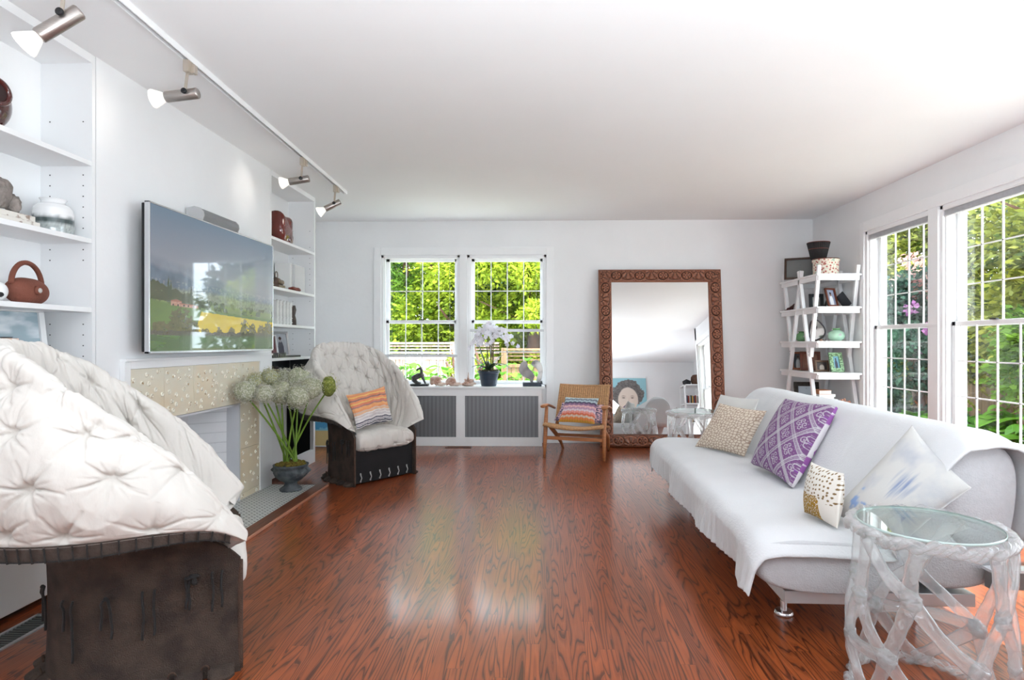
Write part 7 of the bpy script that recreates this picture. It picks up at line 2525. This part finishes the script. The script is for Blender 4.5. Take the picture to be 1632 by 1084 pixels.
def tree(name, label, x, y, h, w, m_, n, seed, size=0.1, zlow=0.0, frond=0, trunk=True, cat='tree', group=None, clumps=26, hollow=0.35):
    r = thing(name, label, cat, (x, y, gz), 0, group)
    rr = random.Random(seed)
    cs_, rs_ = [], []
    for k in range(clumps):
        z = rr.uniform(zlow, h)
        f = math.sin(PI * min(0.97, max(0.12, (z - zlow) / (h - zlow) * 0.8 + 0.15))) ** 0.5
        a = rr.uniform(0, 2 * PI); d = w * f * math.sqrt(rr.random()) * 0.75
        cs_.append((x + d * math.cos(a), y + d * math.sin(a) * 0.8, gz + z)); rs_.append((w * rr.uniform(0.25, 0.42), w * rr.uniform(0.25, 0.42), w * rr.uniform(0.2, 0.34)))
    leaves_mesh('foliage', cs_, rs_, n, size, m_, r, seed, frond=frond, hollow=hollow)
    if trunk:
        q = MB().tube([(x, y, gz), (x + 0.05, y, gz + h * 0.3), (x, y + 0.05, gz + h * 0.6), (x, y, gz + h * 0.9)], [0.13 * w / 1.2, 0.11 * w / 1.2, 0.07, 0.02], 10)
        for k in range(6):
            a = rr.uniform(0, 6.28); z = gz + h * rr.uniform(0.3, 0.75)
            q.tube([(x, y, z), (x + 0.3 * w * math.cos(a), y + 0.3 * w * math.sin(a), z + 0.2), (x + 0.7 * w * math.cos(a), y + 0.7 * w * math.sin(a), z + 0.5)], [0.05, 0.035, 0.01], 7)
        q.build('trunk', bark, r, world=True, smooth=True)
    return r
gF = 'trees behind the far fence'
tree('leafy_tree', 'dark green tree with sky showing through at the top left of the far windows', -3.3, 14.2, 5.2, 1.7, lf_g, 26000, 1, 0.11, frond=7)
tree('leafy_tree', 'bright yellow-green tree behind the left far window fence', -1.9, 13.3, 4.4, 1.5, lf_yg, 30000, 2, 0.11, frond=7)
tree('leafy_tree', 'yellow-green maple filling the far window above the orchid', -0.2, 12.8, 5.0, 1.6, lf_yg, 32000, 3, 0.11, zlow=0.9)
tree('leafy_tree', 'yellow-green tree at the right side of the far windows', 1.3, 13.4, 5.2, 1.7, lf_yg, 22000, 4, 0.12, zlow=0.8)
tree('leafy_tree', 'dark tree standing deepest behind the two far windows', -1.2, 17.0, 4.9, 2.4, lf_dg, 15000, 5, 0.28, clumps=40)
tree('leafy_tree', 'tall dark tree at the left of the hedge beyond the far windows', -5.2, 16.5, 4.9, 2.0, lf_dg, 10000, 6, 0.28, clumps=40)
tree('leafy_tree', 'tall dark tree at the right of the hedge beyond the far windows', 3.4, 17.0, 4.9, 2.2, lf_dg, 10000, 7, 0.28, clumps=40)
tree('small_shrub', 'small yellow-green sapling before the pale fence', -1.62, 11.2, 1.25, 0.28, lf_yg, 700, 8, 0.06, zlow=0.75, cat='shrub', clumps=8)
tree('small_shrub', 'taller yellow-green sapling in the middle of the pale fence', -1.05, 10.6, 1.35, 0.22, lf_yg, 500, 9, 0.06, zlow=1.0, cat='shrub', clumps=6)
def broadleaf(label, x, y, h, n, m_, seed, L_=0.28, w_=0.07, name='broadleaf_plant', group=None):
    r = thing(name, label, 'plant', (x, y, gz), 0, group)
    rr = random.Random(seed)
    q = MB()
    for k in range(n):
        a = rr.uniform(0, 2 * PI); e = rr.uniform(0.3, 1.0)
        hh = h * rr.uniform(0.5, 1.0)
        o = Vector((x + 0.08 * math.cos(a), y + 0.08 * math.sin(a), gz))
        st_ = o + Vector((math.cos(a) * 0.12 * e, math.sin(a) * 0.12 * e, hh))
        tip = st_ + Vector((math.cos(a) * L_ * e, math.sin(a) * L_ * e, 0.02 - 0.10 * e))
        mid_ = (st_ + tip) / 2 + Vector((0, 0, 0.07))
        leaf_blade(bez(st_, mid_, tip, 7), w_ * rr.uniform(0.7, 1.2), q)
        q.tube([o, st_], 0.004, 4)
    q.build('leaves', m_, r, world=True, fixn=False, smooth=True)
    return r
for k, (x, y, h) in enumerate(((-2.05, 8.6, 1.22), (-1.72, 8.9, 1.10), (-1.3, 8.5, 1.18), (-0.98, 8.8, 1.05), (-0.55, 8.6, 1.22), (-0.25, 8.9, 1.30), (0.1, 8.5, 1.2))):
    lab = ['broadleaf plant outside at the far left window corner', 'broadleaf plant outside behind the animal carving', 'broadleaf plant outside behind the conch shells', 'broadleaf plant outside by the far window mullion', 'broadleaf plant outside left of the orchid pot', 'tall broadleaf plant outside right of the orchid pot', 'broadleaf plant outside behind the marble sculpture'][k]
    broadleaf(lab, x, y, h, 26, lf_hos, k + 20, 0.3, 0.08)
# right side garden
tree('conifer', 'olive-green feathery conifer filling the upper right window', 5.9, 6.3, 3.7, 1.25, lf_ced, 26000, 11, 0.10, zlow=1.45, frond=7, clumps=34)
tree('conifer', 'tall olive conifer leaning toward the right edge of the window', 5.4, 4.6, 3.5, 1.0, lf_ced, 22000, 12, 0.09, zlow=1.7, frond=7, clumps=30)
tree('leafy_tree', 'yellow-green hedge tree behind the left light of the right wall window', 6.2, 9.6, 3.9, 1.6, lf_ced, 24000, 13, 0.11, zlow=1.2, frond=7, clumps=36)
tree('leafy_tree', 'dense dark hedge far beyond the right wall window', 9.2, 10.5, 4.3, 2.0, lf_dg, 12000, 14, 0.26, clumps=40)
tree('leafy_tree', 'dense dark hedge beyond the right edge of the window', 9.0, 6.0, 4.0, 2.0, lf_dg, 12000, 15, 0.26, clumps=40)
tree('leafy_tree', 'dense dark hedge behind the corner shelf side of the window', 7.6, 14.0, 4.9, 2.0, lf_dg, 10000, 17, 0.26, clumps=40)
rsh = tree('rose_of_sharon', 'dark blue-green flowering shrub outside the lower left light of the right window', 4.75, 7.55, 2.35, 0.75, lf_blue, 14000, 16, 0.075, trunk=True, cat='shrub', clumps=30)
leaves_mesh('mauve_blossoms', [(4.55, 7.0, 1.36), (4.5, 7.25, 1.62), (4.62, 7.3, 1.1)], [(0.06, 0.06, 0.06)] * 3, 90, 0.06, mauve, rsh, 40, aspect=1.1)
leaves_mesh('pink_blossoms', [(4.75, 7.8, 1.95), (4.8, 7.55, 2.02), (4.9, 7.9, 2.25), (4.7, 7.3, 1.86), (4.85, 8.1, 1.85)], [(0.13, 0.13, 0.12)] * 5, 420, 0.07, pinkm, rsh, 41, aspect=1.4)
tree('small_maple', 'light green Japanese maple branch at mid height of the right window', 5.0, 5.75, 1.75, 0.62, lf_g, 9000, 18, 0.08, zlow=1.15, frond=5, cat='tree', clumps=14)
q = MB().tube([(5.75, 5.78, gz), (5.72, 5.80, 0.5), (5.75, 5.75, 1.3), (5.85, 5.9, 2.4)], [0.15, 0.12, 0.11, 0.08], 12)
tag(q.build('tree_trunk', mat('reddish_bark', srgb(124, 72, 50), 0.9, col2=srgb(70, 40, 30), scale=5, stretch=(5, 5, 1), bump=1, bscale=24), None, smooth=True), 'reddish brown tree trunk seen low through the right window', 'tree trunk')
fence('brown board fence in shade seen low through the right wall window', 7.6, 4.0, 7.6, 11.5, 1.15, fw2)
k = 0
for (x, y, h, L_) in ((4.35, 4.7, 0.75, 0.34), (4.5, 5.25, 0.85, 0.36), (4.3, 5.7, 0.70, 0.32), (4.75, 5.0, 0.9, 0.36), (4.35, 6.3, 0.75, 0.3), (4.8, 6.0, 0.85, 0.34), (4.4, 6.9, 0.7, 0.3), (4.3, 4.2, 0.7, 0.34), (4.9, 6.7, 0.75, 0.32)):
    broadleaf(['hosta under the right window nearest the mullion', 'tall hosta outside behind the big blue-streaked cushion', 'low hosta outside at the middle of the right window', 'hosta in the second row outside the right window', 'hosta outside below the flowering shrub', 'hosta in the back row before the tree trunk', 'low hosta outside beyond the flowering shrub', 'hosta outside at the right edge of the view', 'hosta farthest back in the right garden bed'][k], x, y, h, 34, lf_hos, 60 + k, L_, 0.11, name='hosta', group=None)
    k += 1
